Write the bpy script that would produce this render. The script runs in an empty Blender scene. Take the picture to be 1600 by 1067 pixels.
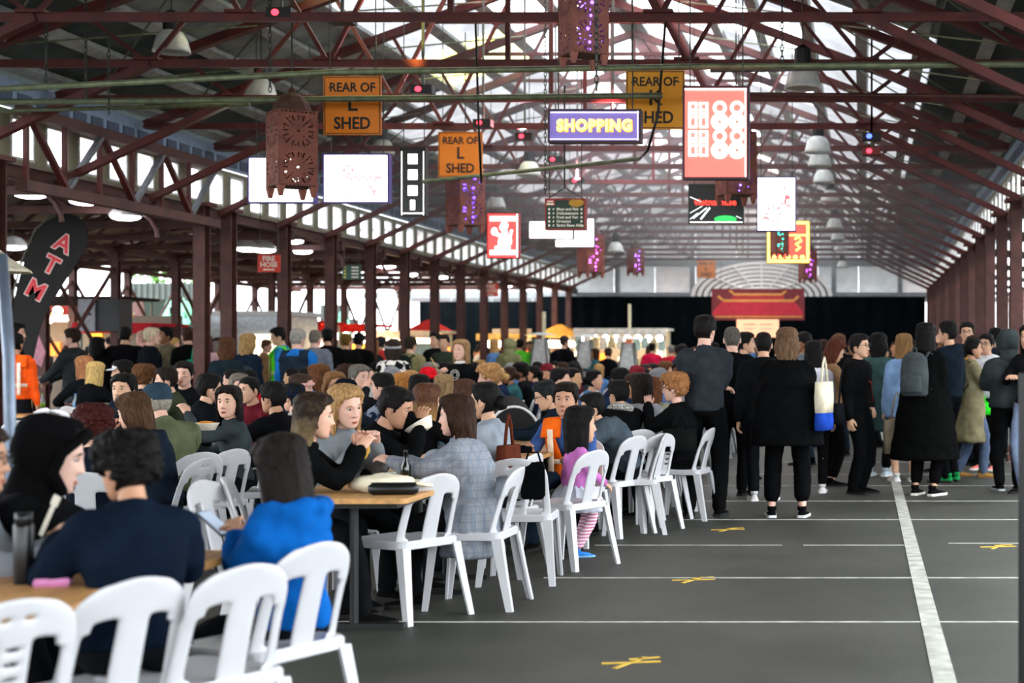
import bpy, bmesh, math, random
import numpy as np
from math import sin, cos, pi, radians, sqrt, exp, atan2
from mathutils import Vector, Matrix, Euler

SC = bpy.context.scene
COL = SC.collection
# ------------------------------------------------------------------ camera (one point perspective, shifted lens, f = 2450 px of 1600)
FPX, CH = 2450.0, 1.5
VPX, VPY = 1350.0, 552.0
cam = bpy.data.cameras.new('camera')
cam.sensor_fit = 'HORIZONTAL'; cam.sensor_width = 36.0
cam.lens = FPX / 1600 * 36
cam.shift_x = (800 - VPX) / 1600
cam.shift_y = (VPY - 533.5) / 1600
cam.clip_start = 0.1; cam.clip_end = 400
cam.dof.use_dof = True; cam.dof.focus_distance = 11.5; cam.dof.aperture_fstop = 2.2
cam_ob = bpy.data.objects.new('camera', cam); COL.objects.link(cam_ob)
cam_ob.location = (0, 0, CH); cam_ob.rotation_euler = (pi / 2, 0, 0)
SC.camera = cam_ob
# ------------------------------------------------------------------ sky (bright overcast), sun, exposure
wd = bpy.data.worlds.new('overcast_sky'); SC.world = wd; wd.use_nodes = True
wn = wd.node_tree; wn.nodes.clear()
wo = wn.nodes.new('ShaderNodeOutputWorld'); bg = wn.nodes.new('ShaderNodeBackground')
wtc = wn.nodes.new('ShaderNodeTexCoord'); wno = wn.nodes.new('ShaderNodeTexNoise'); wr = wn.nodes.new('ShaderNodeValToRGB')
wno.inputs['Scale'].default_value = 2.2; wno.inputs['Detail'].default_value = 4
wr.color_ramp.elements[0].color = (0.80, 0.90, 1.0, 1); wr.color_ramp.elements[1].color = (1.0, 0.98, 0.97, 1)
wn.links.new(wtc.outputs['Generated'], wno.inputs['Vector']); wn.links.new(wno.outputs['Fac'], wr.inputs['Fac'])
wn.links.new(wr.outputs['Color'], bg.inputs['Color']); bg.inputs['Strength'].default_value = 3.0
wn.links.new(bg.outputs['Background'], wo.inputs['Surface'])
sun = bpy.data.lights.new('sun', 'SUN'); sun.energy = 0.8; sun.angle = radians(25); sun.color = (1.0, 0.96, 0.9)
sun_ob = bpy.data.objects.new('sun', sun); COL.objects.link(sun_ob)
sun_ob.rotation_euler = (radians(52), 0, radians(18))
SC.view_settings.view_transform = 'Standard'; SC.view_settings.look = 'None'
SC.view_settings.gamma = 1.0; SC.view_settings.use_curve_mapping = False
SC.view_settings.exposure = 1.2
try:
    SC.cycles.max_bounces = 7; SC.cycles.diffuse_bounces = 4; SC.cycles.glossy_bounces = 2
    SC.cycles.transmission_bounces = 4; SC.cycles.transparent_max_bounces = 8; SC.cycles.volume_bounces = 0
    SC.cycles.sample_clamp_indirect = 6.0; SC.cycles.caustics_reflective = False; SC.cycles.caustics_refractive = False
except Exception: pass

# ------------------------------------------------------------------ helpers
def V(*a): return Vector(a)
def at(px, py, Y): return Vector(((px - VPX) * Y / FPX, Y, CH + (VPY - py) * Y / FPX))
def atx(px, Y): return (px - VPX) * Y / FPX
RNG = random.Random(7)

def lin(h):
    h = h.lstrip('#'); c = [int(h[i:i + 2], 16) / 255 for i in (0, 2, 4)]
    return [x / 12.92 if x <= .04045 else ((x + .055) / 1.055) ** 2.4 for x in c]

MATS = {}
def mat(name, col, rough=.6, metal=0., var=.15, scale=12., bump=0., bscale=None, emit=0., spec=.4, stretch=None, trans=0., coord='Object', col2=None):
    if name in MATS: return MATS[name]
    m = bpy.data.materials.new(name); MATS[name] = m; m.use_nodes = True
    t = m.node_tree; n = t.nodes; b = n['Principled BSDF']; L = t.links.new
    c = lin(col)
    tc = n.new('ShaderNodeTexCoord'); src = tc.outputs[coord]
    if stretch:
        mp = n.new('ShaderNodeMapping'); mp.inputs['Scale'].default_value = stretch; L(src, mp.inputs['Vector']); src = mp.outputs['Vector']
    no = n.new('ShaderNodeTexNoise'); no.inputs['Scale'].default_value = scale; no.inputs['Detail'].default_value = 3
    L(src, no.inputs['Vector'])
    rp = n.new('ShaderNodeValToRGB')
    c2 = lin(col2) if col2 else [min(1, x * (1 + var)) for x in c]
    c1 = c if col2 else [x * (1 - var) for x in c]
    rp.color_ramp.elements[0].color = (*c1, 1); rp.color_ramp.elements[1].color = (*c2, 1)
    rp.color_ramp.elements[0].position = .35; rp.color_ramp.elements[1].position = .65
    L(no.outputs['Fac'], rp.inputs['Fac']); L(rp.outputs['Color'], b.inputs['Base Color'])
    b.inputs['Roughness'].default_value = rough; b.inputs['Metallic'].default_value = metal
    b.inputs['Specular IOR Level'].default_value = spec
    if emit:
        L(rp.outputs['Color'], b.inputs['Emission Color']); b.inputs['Emission Strength'].default_value = emit
    if bump:
        n2 = n.new('ShaderNodeTexNoise'); n2.inputs['Scale'].default_value = bscale or scale * 3; n2.inputs['Detail'].default_value = 2
        L(src, n2.inputs['Vector']); bu = n.new('ShaderNodeBump'); bu.inputs['Strength'].default_value = bump; bu.inputs['Distance'].default_value = .02
        L(n2.outputs['Fac'], bu.inputs['Height']); L(bu.outputs['Normal'], b.inputs['Normal'])
    if trans:
        if name.startswith('translucent'):
            tl = n.new('ShaderNodeBsdfTranslucent'); L(rp.outputs['Color'], tl.inputs['Color']); b = tl
        tr = n.new('ShaderNodeBsdfTransparent'); mx = n.new('ShaderNodeMixShader'); mx.inputs['Fac'].default_value = trans
        out = n['Material Output']; L(b.outputs[0], mx.inputs[1]); L(tr.outputs[0], mx.inputs[2]); L(mx.outputs[0], out.inputs['Surface'])
    return m
def cloth(c): return mat('cloth_' + c, c, .9, var=.18, scale=9, bump=.25, bscale=14, spec=.03)
def skin(c): return mat('skin_' + c, c, .55, var=.06, scale=25, spec=.35)
def hairm(c): return mat('hair_' + c, c, .6, var=.45, scale=18, stretch=(6, 6, .7), bump=.5, bscale=40, spec=.1)
def paint(c, r=.5): return mat('paint_%s_%d' % (c, r * 100), c, r, var=.1, scale=6)
def glow(c, e): return mat('glow_%s_%d' % (c, e * 10), c, .5, var=.02, scale=5, emit=e)

class MB:
    def __init__(s): s.v = []; s.f = []; s.m = []
    def add(s, vs, fs, mi=0):
        o = len(s.v); s.v += [tuple(v) for v in vs]; s.f += [tuple(i + o for i in f) for f in fs]; s.m += [mi] * len(fs); return s
    def box(s, c, d, R=None, mi=0):
        c = Vector(c); h = [x / 2 for x in d]; vs = []
        for z in (-1, 1):
            for y in (-1, 1):
                for x in (-1, 1):
                    p = Vector((x * h[0], y * h[1], z * h[2])); vs.append(c + (R @ p if R is not None else p))
        return s.add(vs, [(0, 2, 3, 1), (4, 5, 7, 6), (0, 1, 5, 4), (2, 6, 7, 3), (0, 4, 6, 2), (1, 3, 7, 5)], mi)
    def bar(s, a, b, w, h, mi=0, up=(0, 0, 1)):
        a = Vector(a); b = Vector(b); d = b - a; L = d.length; d.normalize(); u = Vector(up)
        if abs(d.dot(u)) > .99: u = Vector((0, 1, 0))
        x = d.cross(u).normalized(); u = x.cross(d)
        R = Matrix((x, d, u)).transposed(); return s.box((a + b) / 2, (w, L, h), R, mi)
    def loft(s, rings, mi=0, cap=True, closed=True):
        n = len(rings[0]); vs = [p for r in rings for p in r]; fs = []
        for k in range(len(rings) - 1):
            for j in range(n if closed else n - 1):
                a = k * n + j; b = k * n + (j + 1) % n; fs.append((a, b, b + n, a + n))
        if cap: fs.append(tuple(range(n))[::-1]); fs.append(tuple(range((len(rings) - 1) * n, len(rings) * n)))
        return s.add(vs, fs, mi)
    def tube(s, pts, rads, n=8, mi=0, round_=False, flat=1., up=None):
        pts = [Vector(p) for p in pts]
        if not hasattr(rads, '__len__'): rads = [rads] * len(pts)
        rads = list(rads)
        if round_:
            d0 = (pts[0] - pts[1]).normalized(); d1 = (pts[-1] - pts[-2]).normalized(); r0, r1 = rads[0], rads[-1]
            pts = [pts[0] + d0 * r0 * .98, pts[0] + d0 * r0 * .7] + pts + [pts[-1] + d1 * r1 * .7, pts[-1] + d1 * r1 * .98]
            rads = [r0 * .22, r0 * .72] + rads + [r1 * .72, r1 * .22]
        rings = []; u = None
        for i, p in enumerate(pts):
            d = (pts[min(i + 1, len(pts) - 1)] - pts[max(i - 1, 0)]).normalized()
            if u is None:
                u = Vector(up) if up else (Vector((0, 0, 1)) if abs(d.z) < .9 else Vector((0, 1, 0)))
            u = (u - d * u.dot(d)).normalized(); x = d.cross(u)
            rings.append([p + (x * cos(2 * pi * j / n) + u * sin(2 * pi * j / n) * flat) * rads[i] for j in range(n)])
        return s.loft(rings, mi)
    def ell(s, c, r, R=None, nu=12, nv=8, mi=0, fn=None):
        c = Vector(c); vs = []; fs = []
        if not hasattr(r, '__len__'): r = (r, r, r)
        def pt(x, y, z):
            p = Vector((x * r[0], y * r[1], z * r[2]))
            if fn: p = p * fn(x, y, z)
            return c + (R @ p if R is not None else p)
        vs.append(pt(0, 0, 1))
        for i in range(1, nv):
            a = pi * i / nv
            for j in range(nu):
                b = 2 * pi * j / nu; vs.append(pt(sin(a) * cos(b), sin(a) * sin(b), cos(a)))
        vs.append(pt(0, 0, -1)); e = len(vs) - 1
        for j in range(nu):
            k = (j + 1) % nu; fs.append((0, 1 + j, 1 + k)); fs.append((e, 1 + (nv - 2) * nu + k, 1 + (nv - 2) * nu + j))
        for i in range(nv - 2):
            for j in range(nu):
                a = 1 + i * nu + j; b = 1 + i * nu + (j + 1) % nu; fs.append((a, a + nu, b + nu, b))
        return s.add(vs, fs, mi)
    def prism(s, pts, thick, T=None, mi=0):
        "flat outline (x,z) extruded along y"
        n = len(pts); vs = [Vector((x, -thick / 2, z)) for x, z in pts] + [Vector((x, thick / 2, z)) for x, z in pts]
        if T is not None: vs = [T @ v for v in vs]
        fs = [tuple(range(n)), tuple(range(2 * n - 1, n - 1, -1))] + [(i, (i + 1) % n + 0, (i + 1) % n + n, i + n)[::-1] for i in range(n)]
        return s.add(vs, fs, mi)
    def xf(s, T):
        s.v = [tuple(T @ Vector(v)) for v in s.v]; return s
    def merge(s, o, T=None):
        return s.add([T @ Vector(v) for v in o.v] if T is not None else o.v, o.f)
    def mesh(s, name, mats, smooth=False):
        me = bpy.data.meshes.new(name); me.from_pydata(s.v, [], s.f)
        for m in (mats if isinstance(mats, (list, tuple)) else [mats]): me.materials.append(m)
        if any(s.m): me.polygons.foreach_set('material_index', s.m)
        if smooth: me.polygons.foreach_set('use_smooth', [True] * len(me.polygons))
        me.update(); return me
    def build(s, name, mats, parent=None, smooth=False, loc=None, rot=None):
        return link(name, s.mesh(name, mats, smooth), parent, loc, rot)

def link(name, data, parent=None, loc=None, rot=None):
    o = bpy.data.objects.new(name, data); COL.objects.link(o)
    if parent: o.parent = parent
    if loc is not None: o.location = loc
    if rot is not None: o.rotation_euler = rot
    return o
def tag(o, label=None, cat=None, group=None, kind=None):
    if label: o['label'] = label
    if cat: o['category'] = cat
    if group: o['group'] = group
    if kind: o['kind'] = kind
    return o
def thing(name, label, cat, loc=(0, 0, 0), rz=0, group=None):
    o = bpy.data.objects.new(name, None); COL.objects.link(o); o.location = loc; o.rotation_euler = (0, 0, rz)
    o.empty_display_size = .1
    return tag(o, label, cat, group)
def struct(o, label=None): return tag(o, label, kind='structure')
KIDS = {}
def copy_tree(o, parent=None, recol=None):
    c = o.copy(); COL.objects.link(c)
    if parent: c.parent = parent
    if recol and c.data is not None: recol(c)
    for ch in o.children: copy_tree(ch, c, recol)
    return c
def text(body, size, m, parent, loc, rot=(pi / 2, 0, 0), ext=.003, off=0., name='lettering', sx=1., align='CENTER', spacing=1.):
    cu = bpy.data.curves.new(name, 'FONT'); cu.body = body; cu.size = size; cu.extrude = ext; cu.offset = off
    cu.align_x = align; cu.align_y = 'CENTER'; cu.resolution_u = 3; cu.space_character = spacing
    o = bpy.data.objects.new(name, cu); COL.objects.link(o)
    me = bpy.data.meshes.new_from_object(o.evaluated_get(bpy.context.evaluated_depsgraph_get())); me.name = name
    bpy.data.objects.remove(o); bpy.data.curves.remove(cu); me.materials.clear(); me.materials.append(m)
    o = link(name, me, parent, loc, rot); o.scale = (sx, 1, 1); return o
def holed(name, outer, holes, thick, m, bez=False):
    "plate with real holes: 2D curve, filled and extruded -> mesh (x,z outline, y thickness)"
    cu = bpy.data.curves.new(name, 'CURVE'); cu.dimensions = '2D'; cu.fill_mode = 'BOTH'; cu.extrude = thick / 2
    for lp in [outer] + holes:
        sp = cu.splines.new('POLY'); sp.points.add(len(lp) - 1); sp.use_cyclic_u = True
        for p, (x, y) in zip(sp.points, lp): p.co = (x, y, 0, 1)
    o = bpy.data.objects.new(name, cu); COL.objects.link(o)
    dg = bpy.context.evaluated_depsgraph_get()
    me = bpy.data.meshes.new_from_object(o.evaluated_get(dg)); me.name = name
    bpy.data.objects.remove(o); bpy.data.curves.remove(cu)
    me.transform(Matrix.Rotation(pi / 2, 4, 'X')); me.materials.clear(); me.materials.append(m); return me
# ------------------------------------------------------------------ the hall
XL, XR, EAVE, CHORD, YEND = -9.46, 2.11, 3.65, 4.49, 52.15
XM = (XL + XR) / 2; RIDGE = 6.85; BAY = 2.234; Y0 = 13.95
RED = mat('iron_oxide_paint', '#541f1b', .55, var=.25, scale=5, bump=.1)
RED2 = mat('iron_oxide_paint_worn', '#4c2a23', .6, var=.3, scale=4, bump=.1)
STEEL = mat('grey_steel', '#5a5e58', .5, .4, var=.2)
PIPE = mat('green_grey_pipe', '#6c7458', .5, .3, var=.25)
ROOFM = mat('roof_sheet_grey', '#969e9b', .7, var=.2, scale=3)
ROOFD = mat('roof_sheet_dark', '#4c5653', .75, var=.2, scale=3)  # darker sheet for the lowest row of each slope
PURL = mat('purlin_grey', '#a4aaa6', .7, var=.2, scale=6)
WHITE = mat('white_paint', '#dcdedc', .6, var=.08)
BLACKP = mat('black_paint', '#0c0d0d', .5, var=.1)
GREYP = mat('grey_paint', '#8d9296', .6, var=.1)
def asphalt():
    m = bpy.data.materials.new('asphalt'); m.use_nodes = True; t = m.node_tree; n = t.nodes; L = t.links.new; b = n['Principled BSDF']
    tc = n.new('ShaderNodeTexCoord')
    a = n.new('ShaderNodeTexNoise'); a.inputs['Scale'].default_value = .55; a.inputs['Detail'].default_value = 6; a.inputs['Roughness'].default_value = .65
    r = n.new('ShaderNodeValToRGB'); r.color_ramp.elements[0].position = .35; r.color_ramp.elements[1].position = .7
    r.color_ramp.elements[0].color = (*lin('#25281f'), 1); r.color_ramp.elements[1].color = (*lin('#42423a'), 1)
    g = n.new('ShaderNodeTexNoise'); g.inputs['Scale'].default_value = 140; g.inputs['Detail'].default_value = 2
    r2 = n.new('ShaderNodeValToRGB'); r2.color_ramp.elements[0].position = .3; r2.color_ramp.elements[1].position = .75
    r2.color_ramp.elements[0].color = (.55, .55, .55, 1); r2.color_ramp.elements[1].color = (1.25, 1.25, 1.2, 1)
    mx = n.new('ShaderNodeMix'); mx.data_type = 'RGBA'; mx.blend_type = 'MULTIPLY'; mx.inputs['Factor'].default_value = 1
    for x in (a, g): L(tc.outputs['Object'], x.inputs['Vector'])
    L(a.outputs['Fac'], r.inputs['Fac']); L(g.outputs['Fac'], r2.inputs['Fac'])
    L(r.outputs['Color'], mx.inputs['A']); L(r2.outputs['Color'], mx.inputs['B']); L(mx.outputs['Result'], b.inputs['Base Color'])
    b.inputs['Roughness'].default_value = .62; b.inputs['Specular IOR Level'].default_value = .45
    bu = n.new('ShaderNodeBump'); bu.inputs['Strength'].default_value = .35; bu.inputs['Distance'].default_value = .01
    L(g.outputs['Fac'], bu.inputs['Height']); L(bu.outputs['Normal'], b.inputs['Normal'])
    return m
fl = struct(MB().box((-8, 28, -.1), (90, 110, .2)).build('floor', asphalt()), 'dark grey asphalt floor with painted lines')
LINE = mat('line_paint_white', '#a4a69c', .7, var=.25, scale=8)
LINEY = mat('line_paint_yellow', '#c9a63a', .7, var=.3, scale=14)
def fline(x0, x1, y, w, name='painted_line'):
    return MB().box(((x0 + x1) / 2, y, .002), (x1 - x0, w, .004)).build(name, LINE, fl)
for y, x0, x1 in ((972, 520, 1600), (903, 850, 1600), (852, 930, 1222), (852, 1255, 1422), (849, 1482, 1600), (812, 1060, 1600), (783, 1070, 1600), (759, 1100, 1600), (741, 1140, 1600), (722, 1200, 1600)):
    Y = FPX * CH / (y - VPY); fline(atx(x0, Y), atx(x1, Y), Y, .026)
ya, yb = 4.0, 40.0
MB().box((.37, 22, .0025), (.105, 36, .005)).build('wide_white_stripe', LINE, fl)
for px, py in ((985, 1037), (1083, 907), (1137, 828), (1560, 855)):
    Y = FPX * CH / (py - VPY); x = atx(px, Y); m_ = MB()
    m_.bar((x - .14, Y, .002), (x + .14, Y + .05, .002), .03, .004); m_.bar((x - .06, Y - .12, .002), (x + .05, Y + .16, .002), .025, .004); m_.bar((x - .02, Y + .1, .002), (x + .12, Y + .16, .002), .025, .004)
    m_.build('yellow_survey_mark', LINEY, fl)

# --- roof: corrugated sheets (pieces), translucent sheets by the ridge
rise = (RIDGE - 4.62); hw = (XR - XL) / 2 + .35
SKY = mat('translucent_sheet', '#f4f6f8', .5, var=.04, trans=.45)
SKYFILL = mat('translucent_sheet_fill', '#747476', .7, var=.2, scale=2, trans=.02)  # dim translucent sheets added to brighten the upper hall
SKYY = mat('translucent_sheet_yellow_wash', '#d9d060', .6, var=.1, trans=.25)  # yellow stage light on the roof, put into the sheet colour
SKYP = mat('translucent_sheet_pink_wash', '#e0a0a8', .6, var=.1, trans=.35)  # pink stage wash by the ridge, painted as a sheet tint
roof = thing('roof', 'dark corrugated gable roof over the market hall', None); roof['kind'] = 'structure'
def corr(w, l, n=14, amp=.018):
    m_ = MB(); vs = []; fs = []; k = n * 2
    for j in range(2):
        for i in range(k + 1): vs.append((j * w, i * l / k, amp * (1 if i % 2 else -1)))
    for i in range(k): fs.append((i, i + 1, k + 2 + i, k + 1 + i))
    m_.add(vs, fs); return m_
ang = math.atan2(rise, hw); slope = sqrt(rise * rise + hw * hw)
rows = [0, .26, .51, .75, 1.0]
sheets = {}
for side in (-1, 1):
    for r in range(4):
        w = (rows[r + 1] - rows[r]) * slope
        for k in range(-12, 18):
            y = Y0 + k * BAY
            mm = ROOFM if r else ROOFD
            if r in (1, 2) and k >= 2 and not (side < 0 and r == 1 and k < 5): mm = SKYFILL
            if r == 3 and k >= 1: mm = SKY
            if r == 3 and k in (1, 2) and side < 0: mm = SKYP
            if r == 2 and side > 0 and k in (3, 5): mm = SKY
            if r == 2 and side < 0 and k in (1, 4): mm = SKYY
            key = (r, mm.name)
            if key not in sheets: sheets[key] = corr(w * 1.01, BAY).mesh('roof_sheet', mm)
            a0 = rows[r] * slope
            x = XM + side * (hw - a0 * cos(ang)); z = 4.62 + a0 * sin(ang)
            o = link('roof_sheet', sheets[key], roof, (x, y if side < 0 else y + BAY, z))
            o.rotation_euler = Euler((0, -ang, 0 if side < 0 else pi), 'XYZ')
    for r in range(9):
        a0 = (.06 + r * .115) * slope
        MB().box((0, Y0 + 3 * BAY, 0), (.16, 30 * BAY, .07)).build('purlin', PURL, roof, loc=(XM + side * (hw - a0 * cos(ang)), 0, 4.62 + a0 * sin(ang) - .07), rot=(0, ang * side, 0))
MB().tube([(XM, Y0 - 3 * BAY, RIDGE), (XM, YEND, RIDGE)], .09, 8).build('ridge_cap', PURL, roof)

def roofz(x): return 4.62 + max(0, hw - abs(x - XM)) * math.tan(ang) - .03
# --- trusses
def truss_proto():
    L_ = []
    def p(name, a, b, w, h, m=RED): L_.append((name, MB().bar(a, b, w, h, 0, (0, 1, 0)).mesh(name, m)))
    zc = 0.; zr = RIDGE - .22 - CHORD; ze = .02; W = (XR - XL) / 2
    top = lambda x: ze + (zr - ze) * (1 - abs(x) / W)
    p('bottom_chord', (-W, 0, 0), (W, 0, 0), .08, .055)
    for s in (-1, 1): p('rafter', (s * W, 0, ze), (0, 0, zr), .10, .13)
    nodes = [-W * .64, -W * .32, 0, W * .32, W * .64]
    for x in nodes:
        s = -1 if x < 0 else 1
        if x == 0: p('king_post', (0, 0, 0), (0, 0, zr), .05, .05); continue
        xi = x * .62 if abs(x) > W * .3 else x * .5
        p('web_strut', (x, 0, 0), (x + s * W * .12, 0, top(x + s * W * .12)), .042, .042)
        p('web_strut', (x, 0, 0), (x - s * W * .16, 0, top(x - s * W * .16)), .042, .042)
        p('gusset_plate', (x - .13, 0, .04), (x + .13, 0, .04), .025, .2)
    p('collar_tie', (-W * .36, 0, top(W * .36)), (W * .36, 0, top(W * .36)), .05, .05)
    for s in (-1, 1):
        p('knee_brace', (s * (W - .06), 0, -.95), (s * (W - 2.1), 0, 0), .08, .1)
        p('rivet_plate', (s * (W - .3), 0, -.02), (s * (W - .02), 0, -.02), .03, .26)
    return L_
TP = truss_proto(); truss0 = None; TY = [Y0 + k * BAY for k in range(-2, 18)]
for i, y in enumerate(TY):
    if y > YEND - .3: break
    t = thing('roof_truss', 'red iron roof truss spanning the hall between column tops', None, (XM, y, CHORD), 0, 'roof trusses over the hall'); t['kind'] = 'structure'
    for nm, me in TP: link(nm, me, t)
# diagonal bracing rods between trusses, along the roof planes
br = thing('roof_bracing', 'thin pale tie rods crossing under the roof', None); br['kind'] = 'structure'
for k in range(-2, 16, 1):
    for side in (-1, 1):
        for (u0, u1) in ((.15, .45), (.45, .15), (.5, .8)):
            f = lambda u: (XM + side * (hw * (1 - u)), 4.45 + rise * u)
            a = f(u0); b = f(u1)
            MB().tube([(a[0], Y0 + k * BAY, a[1] - .1), (b[0], Y0 + (k + 1) * BAY, b[1] - .1)], .011, 5).build('tie_rod', PIPE, br)

# --- columns, eave beams, clerestories
def ibeam(h, w=.16, d=.2, t=.025):
    m_ = MB(); m_.box((0, -d / 2, h / 2), (w, t, h)); m_.box((0, d / 2, h / 2), (w, t, h)); m_.box((0, 0, h / 2), (t, d, h)); m_.box((0, 0, .05), (w + .1, d + .1, .1)); return m_
IB = ibeam(EAVE).mesh('column', RED2); CAPM = MB().box((0, 0, 0), (.3, .34, .05)).mesh('cap_plate', RED)
def column(x, y, nm='iron_column', lab='red iron column of the hall side row', h=None, me=None, grp='hall columns'):
    o = link(nm, me or IB, None, (x, y, 0)); tag(o, lab, None, grp, 'structure'); link('cap_plate', CAPM, o, (0, 0, (h or EAVE) - .03)); return o
LY = [17.05, 22.4, 23.35] + [23.35 + 2.24 * k for k in range(1, 13)]
for y in LY: column(XL, y, lab='red iron column in the row on the left side of the hall', grp='left columns')
for k in range(0, 16): column(XR, 17.3 + 2.234 * k, lab='red iron column in the dense row along the right wall', grp='right columns')
pt = struct(MB().tube([(0, 0, 0), (0, 0, 1.42)], .06, 12).build('painted_post', BLACKP, loc=(.675, 6.25, 0)), 'dark steel post close to the camera at the right edge'); MB().tube([(0, 0, 0), (0, 0, .02)], .10, 12).build('foot_plate', BLACKP, pt)
WIN = mat('window_glass', '#ffffff', .2, var=.02, trans=.9)
BOARD = mat('weatherboard', '#8d8a72', .75, var=.2, scale=3)
LOUV = mat('blue_louvre', '#8fa6c0', .6, var=.1)
def clerestory(x, name, y0, y1, lab, sgn):
    w = thing(name, lab, None, (x, 0, 0)); w['kind'] = 'structure'
    bl = MB().box((0, 0, 0), (.03, y1 - y0, .098)).mesh('board', BOARD)
    for z in (3.62, 4.14): link('board', bl, w, (0, (y0 + y1) / 2, z + .05), (0, radians(10) * sgn, 0))
    MB().box((0, (y0 + y1) / 2, EAVE - .09), (.12, y1 - y0, .15)).build('eave_beam', RED2, w)
    MB().box((-.1 * sgn, (y0 + y1) / 2, EAVE - .02), (.32, y1 - y0, .03)).build('gutter', STEEL, w)
    n = int((y1 - y0) / .76)
    seg = MB().box((0, 0, 0), (.03, .31, .09)).mesh('board', BOARD); pane = MB().box((0, 0, 0), (.008, .45, .42)).mesh('pane', WIN)
    fr = MB(); fr.box((0, -.235, 0), (.05, .03, .46)); fr.box((0, .235, 0), (.05, .03, .46)); fr.box((0, 0, .225), (.05, .5, .03)); fr.box((0, 0, -.225), (.05, .5, .03)); frm = fr.mesh('window_frame', WHITE)
    for i in range(n):
        y = y0 + .38 + i * .76
        for k in range(5): link('board', seg, w, (0, y, 3.76 + k * .088), (0, radians(10) * sgn, 0))
        link('pane', pane, w, (0, y + .38, 3.93)); link('window_frame', frm, w, (0, y + .38, 3.93))
    lv = MB().box((0, 0, 0), (.02, .3, .14)).mesh('louvre', mat('louvre_dark', '#46566a', .6))
    MB().box((0, (y0 + y1) / 2, 4.42), (.05, y1 - y0, .32)).build('louvre_band', LOUV, w)
    for i in range(int((y1 - y0) / .42)): link('louvre', lv, w, (.03 * sgn, y0 + .3 + i * .42, 4.37))
    return w
clerestory(XL - .12, 'wall_left', 12.5, YEND, 'left clerestory wall of beige boards and bright windows', 1)
clerestory(XR + .12, 'wall_right', 12.5, YEND, 'right clerestory wall of boards and bright windows', -1)
# lattice girder carrying the wide opening on the left
gd = thing('lattice_girder', 'red iron lattice girder over the wide opening on the left', None, (XL + .16, 0, 0)); gd['kind'] = 'structure'
MB().box((0, 19.9, 4.18), (.14, 5.2, .12)).build('girder_chord', RED2, gd); MB().box((0, 19.9, 3.36), (.14, 5.2, .12)).build('girder_chord', RED2, gd)
DIAG = mat('girder_diagonal_grey', '#6d7076', .6, var=.2)
for i in range(6):
    ya = 17.4 + i * .84
    MB().bar((0, ya, 3.4), (0, ya, 4.15), .05, .05, 0, (1, 0, 0)).build('girder_post', RED, gd)
    MB().bar((.03, ya, 3.4 if i % 2 else 4.15), (.03, ya + .84, 4.15 if i % 2 else 3.4), .05, .07, 0, (1, 0, 0)).build('girder_diagonal', DIAG if i % 2 else RED, gd)
# conduits and pipes across the hall
def pipe(pts, r, lab, m=PIPE, nm='conduit_pipe'):
    return tag(MB().tube(pts, r, 8).build(nm, m, smooth=True), lab, 'pipe', None, 'structure')
pipe([at(-60, 142, 14), at(520, 113, 14), at(1100, 104, 14), at(1650, 100, 14)], .028, 'long pale pipe spanning the hall in front of the signs')
pipe([at(-60, 160, 15.5), at(700, 153, 15.5), at(1035, 149, 15.5)], .03, 'dark green pipe spanning the hall below the pale pipe')
pipe([at(-60, 175, 16), at(390, 163, 16)], .022, 'short green pipe at the upper left')
pipe([at(660, 284, 17.5), at(1000, 248, 17.5)], .022, 'sloping pipe below the SHOPPING sign')
pipe([at(1040, 30, 15.8), at(1028, 180, 15.8), at(1012, 235, 15.8), at(1000, 248, 17.4)], .014, 'dark cable hanging down past the K sign', BLACKP, 'hanging_cable')
pipe([at(743, 30, 15.8), at(748, 200, 15.8), at(752, 285, 16.2)], .012, 'dark cable hanging down in front of the smaller L sign', BLACKP, 'hanging_cable')
pipe([at(1110, 110, 14.5), at(1400, 105, 14.5), at(1650, 97, 14.5)], .022, 'grey pipe at the upper right', STEEL)
pipe([at(1120, 147, 15.5), at(1650, 151, 15.5)], .022, 'rusty pipe at the right behind the red lightbox', RED2)
# --- side aisle on the left: lower roof, columns, curved braces
XA, XB = -13.6, -16.9
al = thing('aisle_roof', 'low red iron roof of the side aisle on the left', None); al['kind'] = 'structure'
AROOF = mat('aisle_roof_sheet', '#8a8076', .8, var=.25, scale=2)
def slab(a, b, y0, y1, nm, m, par, t=.03):
    return MB().box((0, 0, 0), (sqrt((b[0] - a[0]) ** 2 + (b[1] - a[1]) ** 2), y1 - y0, t)).build(nm, m, par, loc=((a[0] + b[0]) / 2, (y0 + y1) / 2, (a[1] + b[1]) / 2), rot=(0, -math.atan2(b[1] - a[1], b[0] - a[0]), 0))
ZG = 3.55
for k in range(7):
    y = 16 + k * 4.1
    slab((-17.2, 3.5), (-13.4, 4.05), y, y + 4.06, 'roof_sheet', AROOF, al); slab((-13.4, 4.05), (XL, 3.62), y, y + 4.06, 'roof_sheet', AROOF, al)
ABR = MB()
def arc_brace(x, y, s, z=ZG - .5, r=.85):
    return [(x + s * r * (1 - cos(a)), y, z + r * .62 * sin(a)) for a in [pi / 2 * i / 7 for i in range(8)]]
col2 = ibeam(3.5, .13, .13).mesh('column', RED2)
ap = []
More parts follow.
